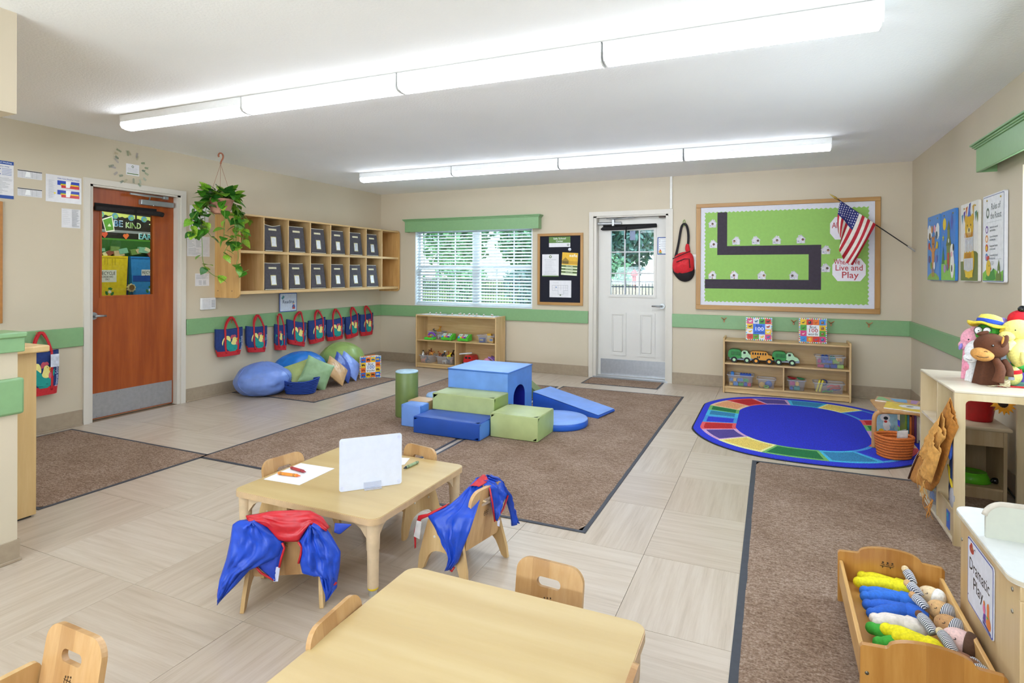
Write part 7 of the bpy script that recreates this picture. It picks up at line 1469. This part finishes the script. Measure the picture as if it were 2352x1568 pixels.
# toy nightstand behind
ns = thing('toy_nightstand', 'light wood toy cabinet with an open shelf behind the organiser', 'cabinet', (1.1, 4.45, 0)); a0, a1, c0, c1 = .93, 1.272, 4.30, 4.62; LB2 = wood('#cdb795', '#c0a884', 2, sc=3, rough=.45)
for xx in (a0, a1-.018): MB().rbox(xx, xx+.018, c0, c1, 0, .418, .002).build('side_panel', LB2, ns)
MB().rbox(a0-.02, a1+.02, c0-.025, c1, .42, .44, .008, 3).build('top_board', wood('#d3c3a8', '#c8b698', 0, sc=3, rough=.4), ns); MB().rbox(a0+.018, a1-.018, c0, c0+.014, .325, .418, .002).build('drawer_front', LB2, ns); MB().rbox(a0+.018, a1-.018, c0+.004, c1, .06, .076, .002).build('shelf_board', LB2, ns); MB().rbox(a0+.018, a1-.018, c0+.01, c0+.022, .0, .06, .002).build('kick_board', LB2, ns); MB().box(a0+.018, a1-.018, c1-.01, c1-.004, .06, .42).build('back_panel', LB2, ns)
t = thing('pet_bowl', 'lime green toy pet bowl on the cabinet shelf', 'bowl', (1.12, 4.43, .077)); MB().lathe([(.085, 0), (.088, .004), (.07, .052), (.062, .056), (.055, .052), (.045, .022), (0, .018)], (1.13, 4.43, .0765), 32, sx=1.15).build('bowl_body', C('#5fbf22', .3), t); MB().lathe([(.066, .051), (.07, .056), (.066, .06), (.06, .056)], (1.13, 4.43, .0765), 32, sx=1.15).build('rim', C('#6fd02c', .3), t)
t = thing('black_toy', 'small black rounded toy beside the green bowl', 'toy', (1.245, 4.40, .08)); MB().ell((1.243, 4.40, .098), (.024, .02, .019), 16, 10).build('toy_body', C('#121214', .25), t); MB().tube([(1.23, 4.385, .1), (1.215, 4.38, .098)], .006, 8).build('toy_stem', C('#1a1a1e', .3), t)
t = thing('flower_pot', 'red plastic pot on the toy cabinet', 'pot', (1.19, 4.50, .44)); MB().lathe([(.072, .44), (.076, .446), (.095, .575), (.1, .58), (.1, .592), (.094, .592), (.088, .57), (0, .55)], (1.18, 4.50, 0), 32).build('pot_body', C('#b5121c', .25), t); MB().lathe([(.099, .578), (.104, .581), (.104, .592), (.098, .594)], (1.18, 4.50, 0), 32).build('pot_rim', C('#c4141e', .25), t)
t = thing('artificial_sunflower', 'orange sunflower drooping over the red pot', 'flower', (1.27, 4.42, .57)); T = Tm(1.275, 4.40, .572) @ Rx(1.15) @ Ry(.25)
for i in range(16):
    a = 2*PI*i/16; m_ = MB(); m_.T = T @ Rz(a); m_.add([(.02, 0, .002), (.045, -.012, .006), (.075, 0, .0), (.045, .012, .006), (.045, 0, .009)], [(0, 1, 4), (1, 2, 4), (2, 3, 4), (3, 0, 4)], 0, True); m_.build('petal', C('#e8981c', .5, .1), t)
MB().lathe([(.028, 0), (.026, .01), (0, .014)], T=T, n=20).build('seed_disc', C('#3a2416', .9, .2), t); MB().tube([T @ Vector((0, 0, 0)), (1.28, 4.43, .545), (1.305, 4.44, .51)], .005, 6).build('stem', C('#c9b52a', .5), t)
t = thing('wooden_chair', 'wooden chair back peeking over the organiser top', 'chair', (1.14, 5.05, 0)); MB().plate([rrect(1.02, 1.20, .24, .565, .07, 6)], .014, T=frame((0, 5.05, 0), (1, 0, 0), (0, 0, 1))).build('backrest', CHAIRW, t, bev=.003)
for xx in (1.005, 1.20): MB().plate([smooth([(4.78, 0), (4.82, 0), (4.84, .1), (5.0, .1), (5.02, 0), (5.07, 0), (5.05, .36), (4.9, .36), (4.85, .3)], 1, True)], .015, T=frame((xx, 0, 0), (0, 1, 0), (0, 0, 1))).build('side_panel', BIRCH, t)
MB().rbox(1.02, 1.20, 4.84, 5.04, .24, .252, .003).build('seat', CHAIRW, t)
tag(MB().tube(smooth([(1.335, 4.9, .3), (1.325, 4.6, .06), (1.325, 4.3, .012), (1.31, 4.1, .012), (1.325, 3.3, .012)], 2), .006, 6).build('power_cord', C('#111113', .5)), 'black cord on the floor against the right wall', 'cord')
# ------------------------------------------------------------------ hand puppets on the organiser
def puppet(label, base, name='hand_puppet'): return thing(name, label, 'puppet', base, None)
PL = lambda c: C(c, .85, .07, .1, 110)
zo = OZ+.0005
p = puppet('brown horse hand puppet with a tan muzzle, in front of the pile', (1.04, 3.76, zo)); hc = Vector((1.045, 3.77, .975))
m_ = MB(); m_.ell(hc, (.073, .078, .066), 28, 18, fn=lambda v: v*(1+.03*noise.noise(v*3))); m_.build('head', PL('#5f3319'), p)
m_ = MB(); m_.ell((.995, 3.725, .935), (.050, .045, .035), 22, 14, T=Ry(.18)); mz = m_.build('muzzle', PL('#c98f4a'), p)
MB().tube([(.957, 3.70, .934), (.970, 3.687, .925), (.992, 3.679, .924), (1.01, 3.681, .928)], .0016, 5).build('stitched_mouth', C('#3a2414', .8), mz); MB().tube([(.992, 3.686, .955), (1.001, 3.684, .957), (1.006, 3.686, .952)], .0016, 5).build('nostril', C('#6a4524', .8), mz)
MB().ell((1.03, 3.692, .985), (.006, .005, .006), 10, 8).build('eye', C('#181410', .15), p); MB().ell((1.029, 3.687, .988), .002, 6, 5).build('eye_glint', C('#f2f2f2', .2), p)
m_ = MB(); m_.ell((1.078, 3.695, 1.01), (.015, .009, .034), 14, 10, T=Ry(.35)); m_.build('ear', PL('#5a2f16'), p); m_ = MB(); m_.ell((1.012, 3.78, 1.04), (.028, .009, .011), 14, 10, T=Ry(-.3)); m_.build('ear', PL('#5a2f16'), p); MB().ell((1.068, 3.686, 1.015), (.005, .004, .02), 10, 8, T=Ry(.2)).build('inner_ear', PL('#d08a34'), p)
def cloth_body(mb, c, r0, r1, z0, z1, f, amp, m=0):
    mb.grid(lambda u, v: (c[0]+(r1+(r0-r1)*v)*(1+amp*math.sin(2*PI*u*f)*(1-v*.6))*math.cos(2*PI*u), c[1]+(r1+(r0-r1)*v)*.8*(1+amp*math.sin(2*PI*u*f+1)*(1-v*.6))*math.sin(2*PI*u), z0+(z1-z0)*v), 48, 12, m)
m_ = MB(); cloth_body(m_, (1.04, 3.78), .045, .068, zo, .93, 5, .1); m_.build('fabric_body', PL('#552d15'), p)
m_ = MB(); m_.tube(smooth([(1.05, 3.73, .91), (1.065, 3.695, .87), (1.055, 3.685, .835), (1.05, 3.69, .805)], 1), [.018, .02, .021, .022, .024, .026], 12); m_.build('arm', PL('#5f3319'), p)
m_ = MB(); m_.tube(smooth([(1.09, 3.75, .905), (1.105, 3.72, .87), (1.1, 3.715, .83)], 1), [.016, .018, .02, .022], 12); m_.build('arm', PL('#5a3018'), p)
p = puppet('green puppet with glasses in a yellow straw hat with a blue band', (1.06, 3.86, zo)); m_ = MB(); m_.ell((1.062, 3.86, 1.035), (.062, .06, .058), 24, 16); m_.build('head', PL('#3f9a2a'), p); m_ = MB(); cloth_body(m_, (1.065, 3.88), .035, .05, zo, 1.0, 4, .1); m_.build('fabric_body', PL('#2f7a24'), p)
for x in (1.032, 1.0): MB().ell((x+.004, 3.808 if x > 1.02 else 3.825, 1.05), (.018, .006, .02), 18, 12).build('eye', C('#f2f2f0', .3), p); MB().tube([(x+.004+.019*math.cos(a), 3.803 if x > 1.02 else 3.82, 1.05+.021*math.sin(a)) for a in [2*PI*i/20 for i in range(20)]], .0016, 5, closed=True).build('spectacle_rim', C('#1a1a1a', .3), p); MB().ell((x+.004, 3.802 if x > 1.02 else 3.819, 1.05), .003, 8, 6).build('pupil', C('#141414', .2), p)
T = Tm(1.06, 3.86, 1.078) @ Ry(.22) @ Rx(-.1)
m_ = MB(); m_.grid(lambda u, v: T @ Vector(((.05+.045*v)*math.cos(2*PI*u), (.05+.045*v)*math.sin(2*PI*u), .006*math.sin(u*2*PI*5)*v-.006*v)), 48, 5); hb = m_.build('hat_brim', PL('#e6c93a'), p, solid=.012); m_ = MB(); m_.lathe([(.053, 0), (.055, .015), (.052, .035), (.044, .05), (.02, .057), (0, .057)], T=T, n=28); m_.build('hat_crown', PL('#ecd85a'), p); m_ = MB(); m_.lathe([(.0555, .004), (.058, .01), (.0575, .024), (.0545, .028)], T=T, n=28); m_.build('hat_band', PL('#2346b8'), p); MB().ell((1.055, 3.802, 1.01), (.016, .008, .012), 12, 8).build('white_beard_tuft', PL('#dfe6da'), p)
p = puppet('pink pig hand puppet at the left of the pile', (.97, 3.93, zo)); m_ = MB(); m_.ell((1.0, 3.93, 1.0), (.045, .05, .058), 22, 14, T=Ry(.4)); m_.ell((.965, 3.90, .962), (.03, .03, .026), 18, 12); m_.build('head', PL('#eaa5b8'), p); m_ = MB(); m_.ell((.943, 3.885, .955), (.008, .016, .02), 14, 10, T=Ry(.3)); m_.build('snout', PL('#8f7fc8'), p); MB().ell((.975, 3.875, .995), .004, 8, 6).build('eye', C('#222222', .3), p); m_ = MB(); m_.ell((1.01, 3.9, 1.05), (.022, .01, .016), 14, 10, T=Ry(.3)); m_.build('ear', PL('#e0a0b0'), p); m_ = MB(); cloth_body(m_, (.995, 3.93), .03, .04, zo, .97, 4, .1); m_.build('fabric_body', PL('#e79ab0'), p); MB().ell((.965, 3.86, .85), (.02, .018, .022), 14, 10).build('paw', PL('#e892ac'), p)
p = puppet('white lamb hand puppet half hidden behind the brown horse', (.99, 3.83, zo)); m_ = MB(); m_.ell((1.0, 3.84, .945), (.048, .045, .058), 22, 14, T=Ry(.55)); m_.ell((.965, 3.80, .905), (.032, .03, .025), 18, 12); m_.build('head', PL('#e6e4e6'), p); MB().ell((.972, 3.797, .94), .003, 8, 6).build('eye', C('#333333', .3), p); MB().tube([(.94, 3.78, .902), (.952, 3.772, .896), (.965, 3.77, .897)], .0013, 5).build('stitched_mouth', C('#222a4a', .8), p); m_ = MB(); cloth_body(m_, (1.0, 3.85), .03, .042, zo, .9, 5, .15); m_.build('fabric_body', PL('#dedcdc'), p)
YL = '#e4d67c'
p = puppet('pale yellow duckling puppet at the right edge of the picture', (1.15, 3.80, zo+.1)); m_ = MB(); m_.ell((1.165, 3.80, 1.06), (.07, .065, .055), 28, 18, fn=lambda v: v*(1+.04*noise.noise(v*3))); m_.build('head', PL(YL), p); m_ = MB(); m_.ell((1.108, 3.765, 1.03), (.035, .03, .027), 20, 14); mz = m_.build('muzzle', PL(YL), p); MB().tube([(1.085, 3.742, 1.035), (1.096, 3.737, 1.026), (1.108, 3.737, 1.03), (1.112, 3.738, 1.036)], .0014, 5).build('stitched_mouth', C('#3a3424', .8), mz)
MB().ell((1.135, 3.742, 1.065), .0035, 8, 6).build('eye', C('#2a2a24', .3), p); m_ = MB(); m_.ell((1.11, 3.79, 1.07), (.035, .012, .014), 14, 10, T=Ry(-.75)); m_.build('ear', PL('#d9b83a'), p); m_ = MB(); m_.tube(smooth([(1.19, 3.80, 1.02), (1.16, 3.775, .99), (1.135, 3.765, .955), (1.15, 3.765, .92), (1.17, 3.77, .90)], 1), .035, 14); m_.build('fabric_body', PL(YL), p); m_ = MB(); m_.tube(smooth([(1.13, 3.76, 1.0), (1.11, 3.75, .985), (1.10, 3.75, .965)], 1), .02, 10); m_.tube(smooth([(1.17, 3.74, .95), (1.165, 3.73, .92), (1.175, 3.73, .90)], 1), .018, 10); m_.build('arm', PL('#e6da8a'), p)
p = puppet('round yellow plush with a red band at the bottom right of the pile', (1.14, 3.775, zo)); m_ = MB(); m_.ell((1.128, 3.775, zo+.052), (.046, .04, .051), 24, 16); m_.build('plush_body', PL('#e6dc84'), p); m_ = MB(); m_.grid(lambda u, v: (1.128+.0475*math.cos(2*PI*u)*math.cos(.55-.25*v+.1*math.sin(u*6)), 3.775+.0415*math.sin(2*PI*u)*math.cos(.55-.25*v), zo+.052+.052*math.sin(.62-.42*v+.15*math.cos(2*PI*u))), 32, 3); m_.build('red_band', PL('#c8141e'), p); MB().box(1.105, 1.13, 3.732, 3.734, zo+.035, zo+.05).build('care_tag', C('#9aa0ac', .6), p)
p = puppet('red and purple parrot puppet behind the duckling at the right edge', (1.2, 3.92, zo)); m_ = MB(); m_.ell((1.215, 3.92, 1.11), (.06, .05, .05), 22, 14); m_.build('red_beret', PL('#c41222'), p); MB().ell((1.215, 3.905, 1.165), (.022, .02, .02), 14, 10).build('black_pompom', C('#0c0a10', .15), p); m_ = MB(); cloth_body(m_, (1.215, 3.94), .035, .045, zo, 1.08, 4, .1); m_.build('fabric_body', PL('#7a5ac0'), p)
p = puppet('purple and grey mouse puppet between the yellow hat and the duckling', (1.11, 3.93, zo)); m_ = MB(); m_.ell((1.14, 3.95, 1.085), (.03, .025, .03), 18, 12); m_.build('purple_ear', PL('#8f7fcf'), p); m_ = MB(); m_.ell((1.11, 3.90, 1.03), (.032, .03, .035), 18, 12); m_.build('head', PL('#77777c'), p); MB().ell((1.103, 3.85, 1.068), (.017, .014, .013), 14, 10).build('pink_nose', PL('#e0a0ac'), p); m_ = MB(); cloth_body(m_, (1.12, 3.93), .03, .04, zo, 1.0, 4, .1); m_.build('fabric_body', PL('#6b6b70'), p)
p = thing('puppet_tray', 'red framed tray under the puppets', 'tray', (1.16, 3.80, zo)); MB().rbox(1.06, 1.30, 3.715, 3.98, zo-.0003, zo+.003, .001).build('tray_base', C('#5f8f6f', .5), p); MB().tube([(1.06, 3.715, zo+.004), (1.30, 3.715, zo+.004)], .0045, 8).tube([(1.06, 3.715, zo+.004), (1.06, 3.98, zo+.004)], .0045, 8).build('frame_rod', C('#c4141e', .35), p); MB().tube([(1.182, 3.722, zo), (1.182, 3.722, zo+.10)], .009, 10).build('upright_post', C('#c4141e', .35), p)
p = puppet('green leafy plush behind the red post', (1.2, 3.80, zo)); m_ = MB(); m_.ell((1.225, 3.79, zo+.055), (.03, .03, .05), 18, 12); m_.ell((1.175, 3.83, zo+.09), (.04, .03, .03), 18, 12); m_.build('plush_body', PL('#2f8f3a'), p); MB().ell((1.225, 3.765, zo+.03), (.012, .01, .012), 10, 8).build('plush_foot', PL('#2a7f6a'), p)
t = thing('doll_hair_tuft', 'tuft of cream yarn hair under the brown horse puppet', 'yarn', (1.07, 3.70, zo)); m_ = MB(); rr = random.Random(5)
for i in range(34):
    a = rr.uniform(0, 2*PI); r = rr.uniform(.006, .022); m_.tube([(1.082+r*math.cos(b), 3.702+r*.5*math.sin(b)+rr.uniform(-.003, .003), zo+.022+r*math.sin(b+a)*.85) for b in [2*PI*k/10 for k in range(10)]], .0011, 4, closed=True)
for i in range(12): y = rr.uniform(-.01, .01); m_.tube([(1.075, 3.70+y, zo+.01), (1.045+rr.uniform(-.01, .01), 3.69+y, zo+.008), (1.02+rr.uniform(-.02, .02), 3.685+y, zo+.003+rr.uniform(0, .01))], .001, 4)
tag(t, kind='stuff'); m_.build('yarn_strands', C('#d9c9a4', .8), t)['kind'] = 'stuff'
# ================================================================== DOLL BED
bd = thing('doll_bed', 'honey coloured wooden doll bed full of dolls', 'doll bed', (.42, 2.39, 0)); b0, b1, l0, l1 = .252, .612, 2.05, 2.725; BT = .0085
def bedend(y, name):
    o = [(b0, BT), (b0+.035, BT), (b0+.045, .06), (b1-.045, .06), (b1-.035, BT), (b1, BT), (b1, .205), (b1-.006, .213)]
    o += [(b1-.07, .217), (b1-.075, .222)]+[((b0+b1)/2+(b1-b0-.15)/2*math.cos(a), .222+.031*math.sin(a)) for a in [PI*k/16 for k in range(1, 16)]]+[(b0+.075, .222), (b0+.07, .217), (b0+.006, .213), (b0, .205)]
    e_ = MB().plate([o], .018, T=frame((0, y+.018, 0), (1, 0, 0), (0, 0, 1))).build(name, BEDW, bd, bev=.003); return e_
e1 = bedend(l0, 'footboard'); e2 = bedend(l1-.018, 'headboard')
m_ = MB()
for z in (.09, .13): m_.ell((b0+.018, l0, z), (.006, .003, .006), 10, 6)
m_.build('bolt_head', C('#6f6a60', .35, metal=.8), e1)
art('stamped_mark', [('#3a2a1a', 'c', k*.016, .014, .0035) for k in (-1, 0, 1)]+[('#3a2a1a', 'l', [(k*.016-.006, .008), (k*.016+.006, .006)], .0025) for k in (-1, 0, 1)]+[('#3a2a1a', 'l', [(-.026, 0), (.02, 0)], .0025), ('#3a2a1a', 'p', [(-.02, -.002), (-.014, -.002), (-.017, -.009)]), ('#3a2a1a', 'p', [(.006, -.002), (.012, -.002), (.009, -.009)])], frame((.425, l1-.0185, .185), (1, 0, 0), (0, 0, 1)), e2)
for xx in (b0+.004, b1-.018): MB().rbox(xx, xx+.014, l0+.018, l1-.018, .085, .178, .003).build('side_rail', wood('#e2b878', '#d6a866', 1, sc=3, rough=.3), bd)
MB().rbox(b0+.018, b1-.018, l0+.018, l1-.018, .088, .098, .002).build('mattress_board', wood('#d8a35c', '#cd9850', 1, sc=3, rough=.35), bd)
STR = stripes('#e6e6ea', '#3a4254', 60, 0)
def doll(label, f1, f2, hip, neck, head, arms, col, skin, hat='stripe', face=True, hr=.037, Z=.130):
    d = thing('rag_doll', label, 'doll', (hip[0], hip[1], .1)); bdm = PL(col) if col != 'pink' else C('#e6dcd6', .85, .08, .3, 40)
    f1, f2, hip, neck = (Vector((*p, Z)) for p in (f1, f2, hip, neck)); head = Vector((*head, Z+.012))
    m_ = MB()
    for f in (f1, f2): m_.tube(smooth([f, f.lerp(hip, .5)+Vector((0, 0, .004)), hip+Vector((0, 0, .002))], 2), [.019, .021, .024, .026, .026, .026, .027, .027, .027, .028], 14); m_.ell(f+(f-hip).normalized()*.006, (.021, .0195, .02), 14, 10)
    m_.tube([hip+(hip-neck)*.12, hip, hip.lerp(neck, .5), neck-(neck-hip)*.1], [.026, .034, .033, .02], 16); m_.build('romper', bdm, d)
    hd = MB(); hd.ell(head, (hr*1.15, hr, hr*.9), 22, 16, T=Rz(math.atan2((head-neck).y, (head-neck).x))); ho = hd.build('head', PL(skin), d)
    ax = (head-neck); ax.z = 0; ax.normalize(); sd = Vector((-ax.y, ax.x, 0)); up = Vector((-.45, -.75, .8)).normalized()
    if face:
        for s in (-1, 1):
            c = head-ax*.0+sd*(.013*s)*1.0+up*hr*.93; e = [c+ax*(.006*math.cos(a)-.002)+sd*(.007*math.sin(a)) for a in (-1.3, -.6, 0, .6, 1.3)]; MB().tube(e, .0011, 4).build('stitched_eye', C('#2a2024', .8), ho)
        c = head-ax*.016+up*hr*.9; MB().tube([c+sd*.005, c-ax*.003, c-sd*.005], .001, 4).build('stitched_mouth', C('#b5605a', .8), ho)
    if hat: 
        hm = MB(); hm.ell(head+ax*hr*.55, (hr*.8, hr*1.08, hr*.95), 20, 14, T=Rz(math.atan2(ax.y, ax.x)), fn=lambda v: Vector((max(v.x, -.15), v.y, v.z))); hm.build('cap', {'stripe': STR, 'white': PL('#e9e6de'), 'brown': PL('#5a3f2e')}.get(hat), d)
    for a, b, sk in arms:
        a, b = Vector(a), Vector(b); a = a.lerp(b, .22); m_ = MB(); m_.tube(smooth([a, a.lerp(b, .5)+Vector((0, 0, .008)), b], 1), [.015, .016, .017, .017, .017, .016], 12); m_.build('striped_sleeve', stripes('#e6e6ea', '#3a4254', 75, 1), d); MB().ell(a+(a-b).normalized()*.008, (.013, .013, .013), 12, 8).build('hand', PL(sk), d)
    return d
doll('rag doll in yellow trousers, farthest in the bed', (.345, 2.70), (.325, 2.645), (.445, 2.665), (.505, 2.645), (.548, 2.615), [((.478, 2.69, .20), (.50, 2.655, .155), '#e6cda4')], '#e8de1f', '#e6cda4', 'white')
doll('rag doll in blue trousers, second from the far end', (.338, 2.575), (.335, 2.535), (.445, 2.56), (.51, 2.55), (.555, 2.515), [((.468, 2.60, .185), (.505, 2.565, .155), '#d9ae78')], '#2f6fd0', '#d9ae78', 'stripe')
doll('rag doll in blue trousers with a tan face, third from the far end', (.335, 2.475), (.34, 2.42), (.45, 2.48), (.515, 2.455), (.558, 2.42), [((.470, 2.52, .18), (.505, 2.48, .155), '#c99a68')], '#2a62c8', '#c99a68', 'stripe')
doll('pink and cream dotted dog doll in the middle of the bed', (.345, 2.385), (.35, 2.36), (.43, 2.385), (.495, 2.36), (.565, 2.325), [], 'pink', '#ecc9c4', 'brown', True, .045)
doll('rag doll in green trousers, second from the near end', (.325, 2.315), (.335, 2.235), (.44, 2.26), (.50, 2.235), (.545, 2.195), [((.462, 2.385, .185), (.495, 2.32, .155), '#6a4630')], '#3fa83a', '#8a5f48', 'stripe')
doll('rag doll in yellow trousers, nearest in the bed', (.362, 2.275), (.39, 2.24), (.455, 2.225), (.50, 2.20), (.545, 2.12), [((.505, 2.31, .18), (.53, 2.235, .15), '#e6cda4')], '#ece01c', '#7a5238', 'stripe', Z=.158)
# ================================================================== PLAY KITCHEN UNIT
un = thing('play_unit', 'white topped toy kitchen unit at the lower right', 'toy kitchen', (.95, 2.32, 0)); UZ = .5; LB3 = wood('#dbc299', '#d0b487', 2, sc=2.5, rough=.38)
MB().plate([rrect(.612, 1.32, 2.022, 2.605, .055, 8)], .018, T=Tm(0, 0, UZ-.018)).build('worktop', C('#e4e8ea', .3, .01), un, bev=.004)
MB().plate([rrect(.6105, 1.3215, 2.0205, 2.6065, .056, 8)], .012, T=Tm(0, 0, UZ-.016), sm=True).build('top_edging', C('#cfc3ae', .4), un)
MB().rbox(.632, .65, 2.045, 2.59, .0085, UZ-.018, .003).build('side_panel', LB3, un); MB().rbox(1.28, 1.298, 2.045, 2.59, .0085, UZ-.018, .003).build('side_panel', LB3, un); MB().box(.65, 1.28, 2.57, 2.582, .03, UZ-.02).build('back_panel', LB3, un)
MB().rbox(.632, 1.298, 2.035, 2.05, .44, UZ-.019, .003).build('front_rail', LB3, un); MB().rbox(.632, .665, 2.035, 2.05, .0085, .44, .003).build('front_stile', LB3, un); MB().rbox(.675, 1.28, 2.04, 2.054, .12, .42, .004).build('oven_door', C('#7a2f1c', .4), un)
m_ = MB(); sp = rrect(.632, 1.30, UZ, .608, [0, 0, .05, .05], 8); m_.plate([sp], .015, T=frame((0, 2.335, 0), (1, 0, 0), (0, 0, 1))); m_.build('splashback', C('#c9cbbf', .45, .01), un); m_ = MB(); m_.tube([(p[0], 2.3275, p[1]) for p in rrect(.630, 1.302, UZ, .610, [0, 0, .05, .05], 8)][1:-1][::-1], .0095, 8); m_.build('splash_edging', C('#cfc6ba', .4), un)
for y, z in ((2.57, .39), (2.09, .448), (2.09, .385), (2.55, .11)): MB().ell((.631, y, z), (.003, .0065, .0065), 12, 8).build('bolt_head', C('#a8a49c', .3, metal=.85), un)
sg = thing('area_sign', 'white Dramatic Play sign with blue border on the toy kitchen side', 'sign', (.63, 2.36, .2)); T = frame((.6305, 2.487, .212), (0, -1, 0), (0, 0, 1)); w, h = .257, .228
MB().plate([rrect(0, w, 0, h, .012, 4)], .003, T=T).build('panel', C('#d9dae6', .35, .01), sg)
art('print', [('#3b47a8', 'p', rrect(.002, w-.002, .002, h-.002, .011, 4)), ('#dcdde9', 'p', rrect(.006, w-.006, .006, h-.006, .009, 4)), ('#232326', 't', 'Dramatic', .122, .142, .058, .20), ('#232326', 't', 'Play', .112, .088, .058, .10), ('#b5402f', 'c', .045, .195, .024, .014), ('#a8352a', 'c', .045, .20, .014, .018), ('#e0b03a', 'c', .05, .2, .004), ('#2c2c34', 'l', [(.07, .2), (.08, .21), (.09, .205)], .0018), ('#e07a2a', 'p', smooth([(.19, .02), (.235, .015), (.24, .04), (.222, .06), (.225, .085), (.215, .1), (.2, .085), (.205, .06)], 1, True)), ('#6a3a9a', 'p', [(.165, .025), (.19, .02), (.192, .05), (.172, .05)]), ('#e0709a', 'c', .176, .062, .012, .016), ('#e07a2a', 'c', .176, .08, .008), ('#3f9a3a', 'r', .2, .215, .045, .052), ('#2f3f8f', 'p', [(.165, .012), (.24, .008), (.24, .014), (.165, .022)]), ('#55557a', 'c', .015, .03, .003)], T @ Tm(0, 0, .003), sg)
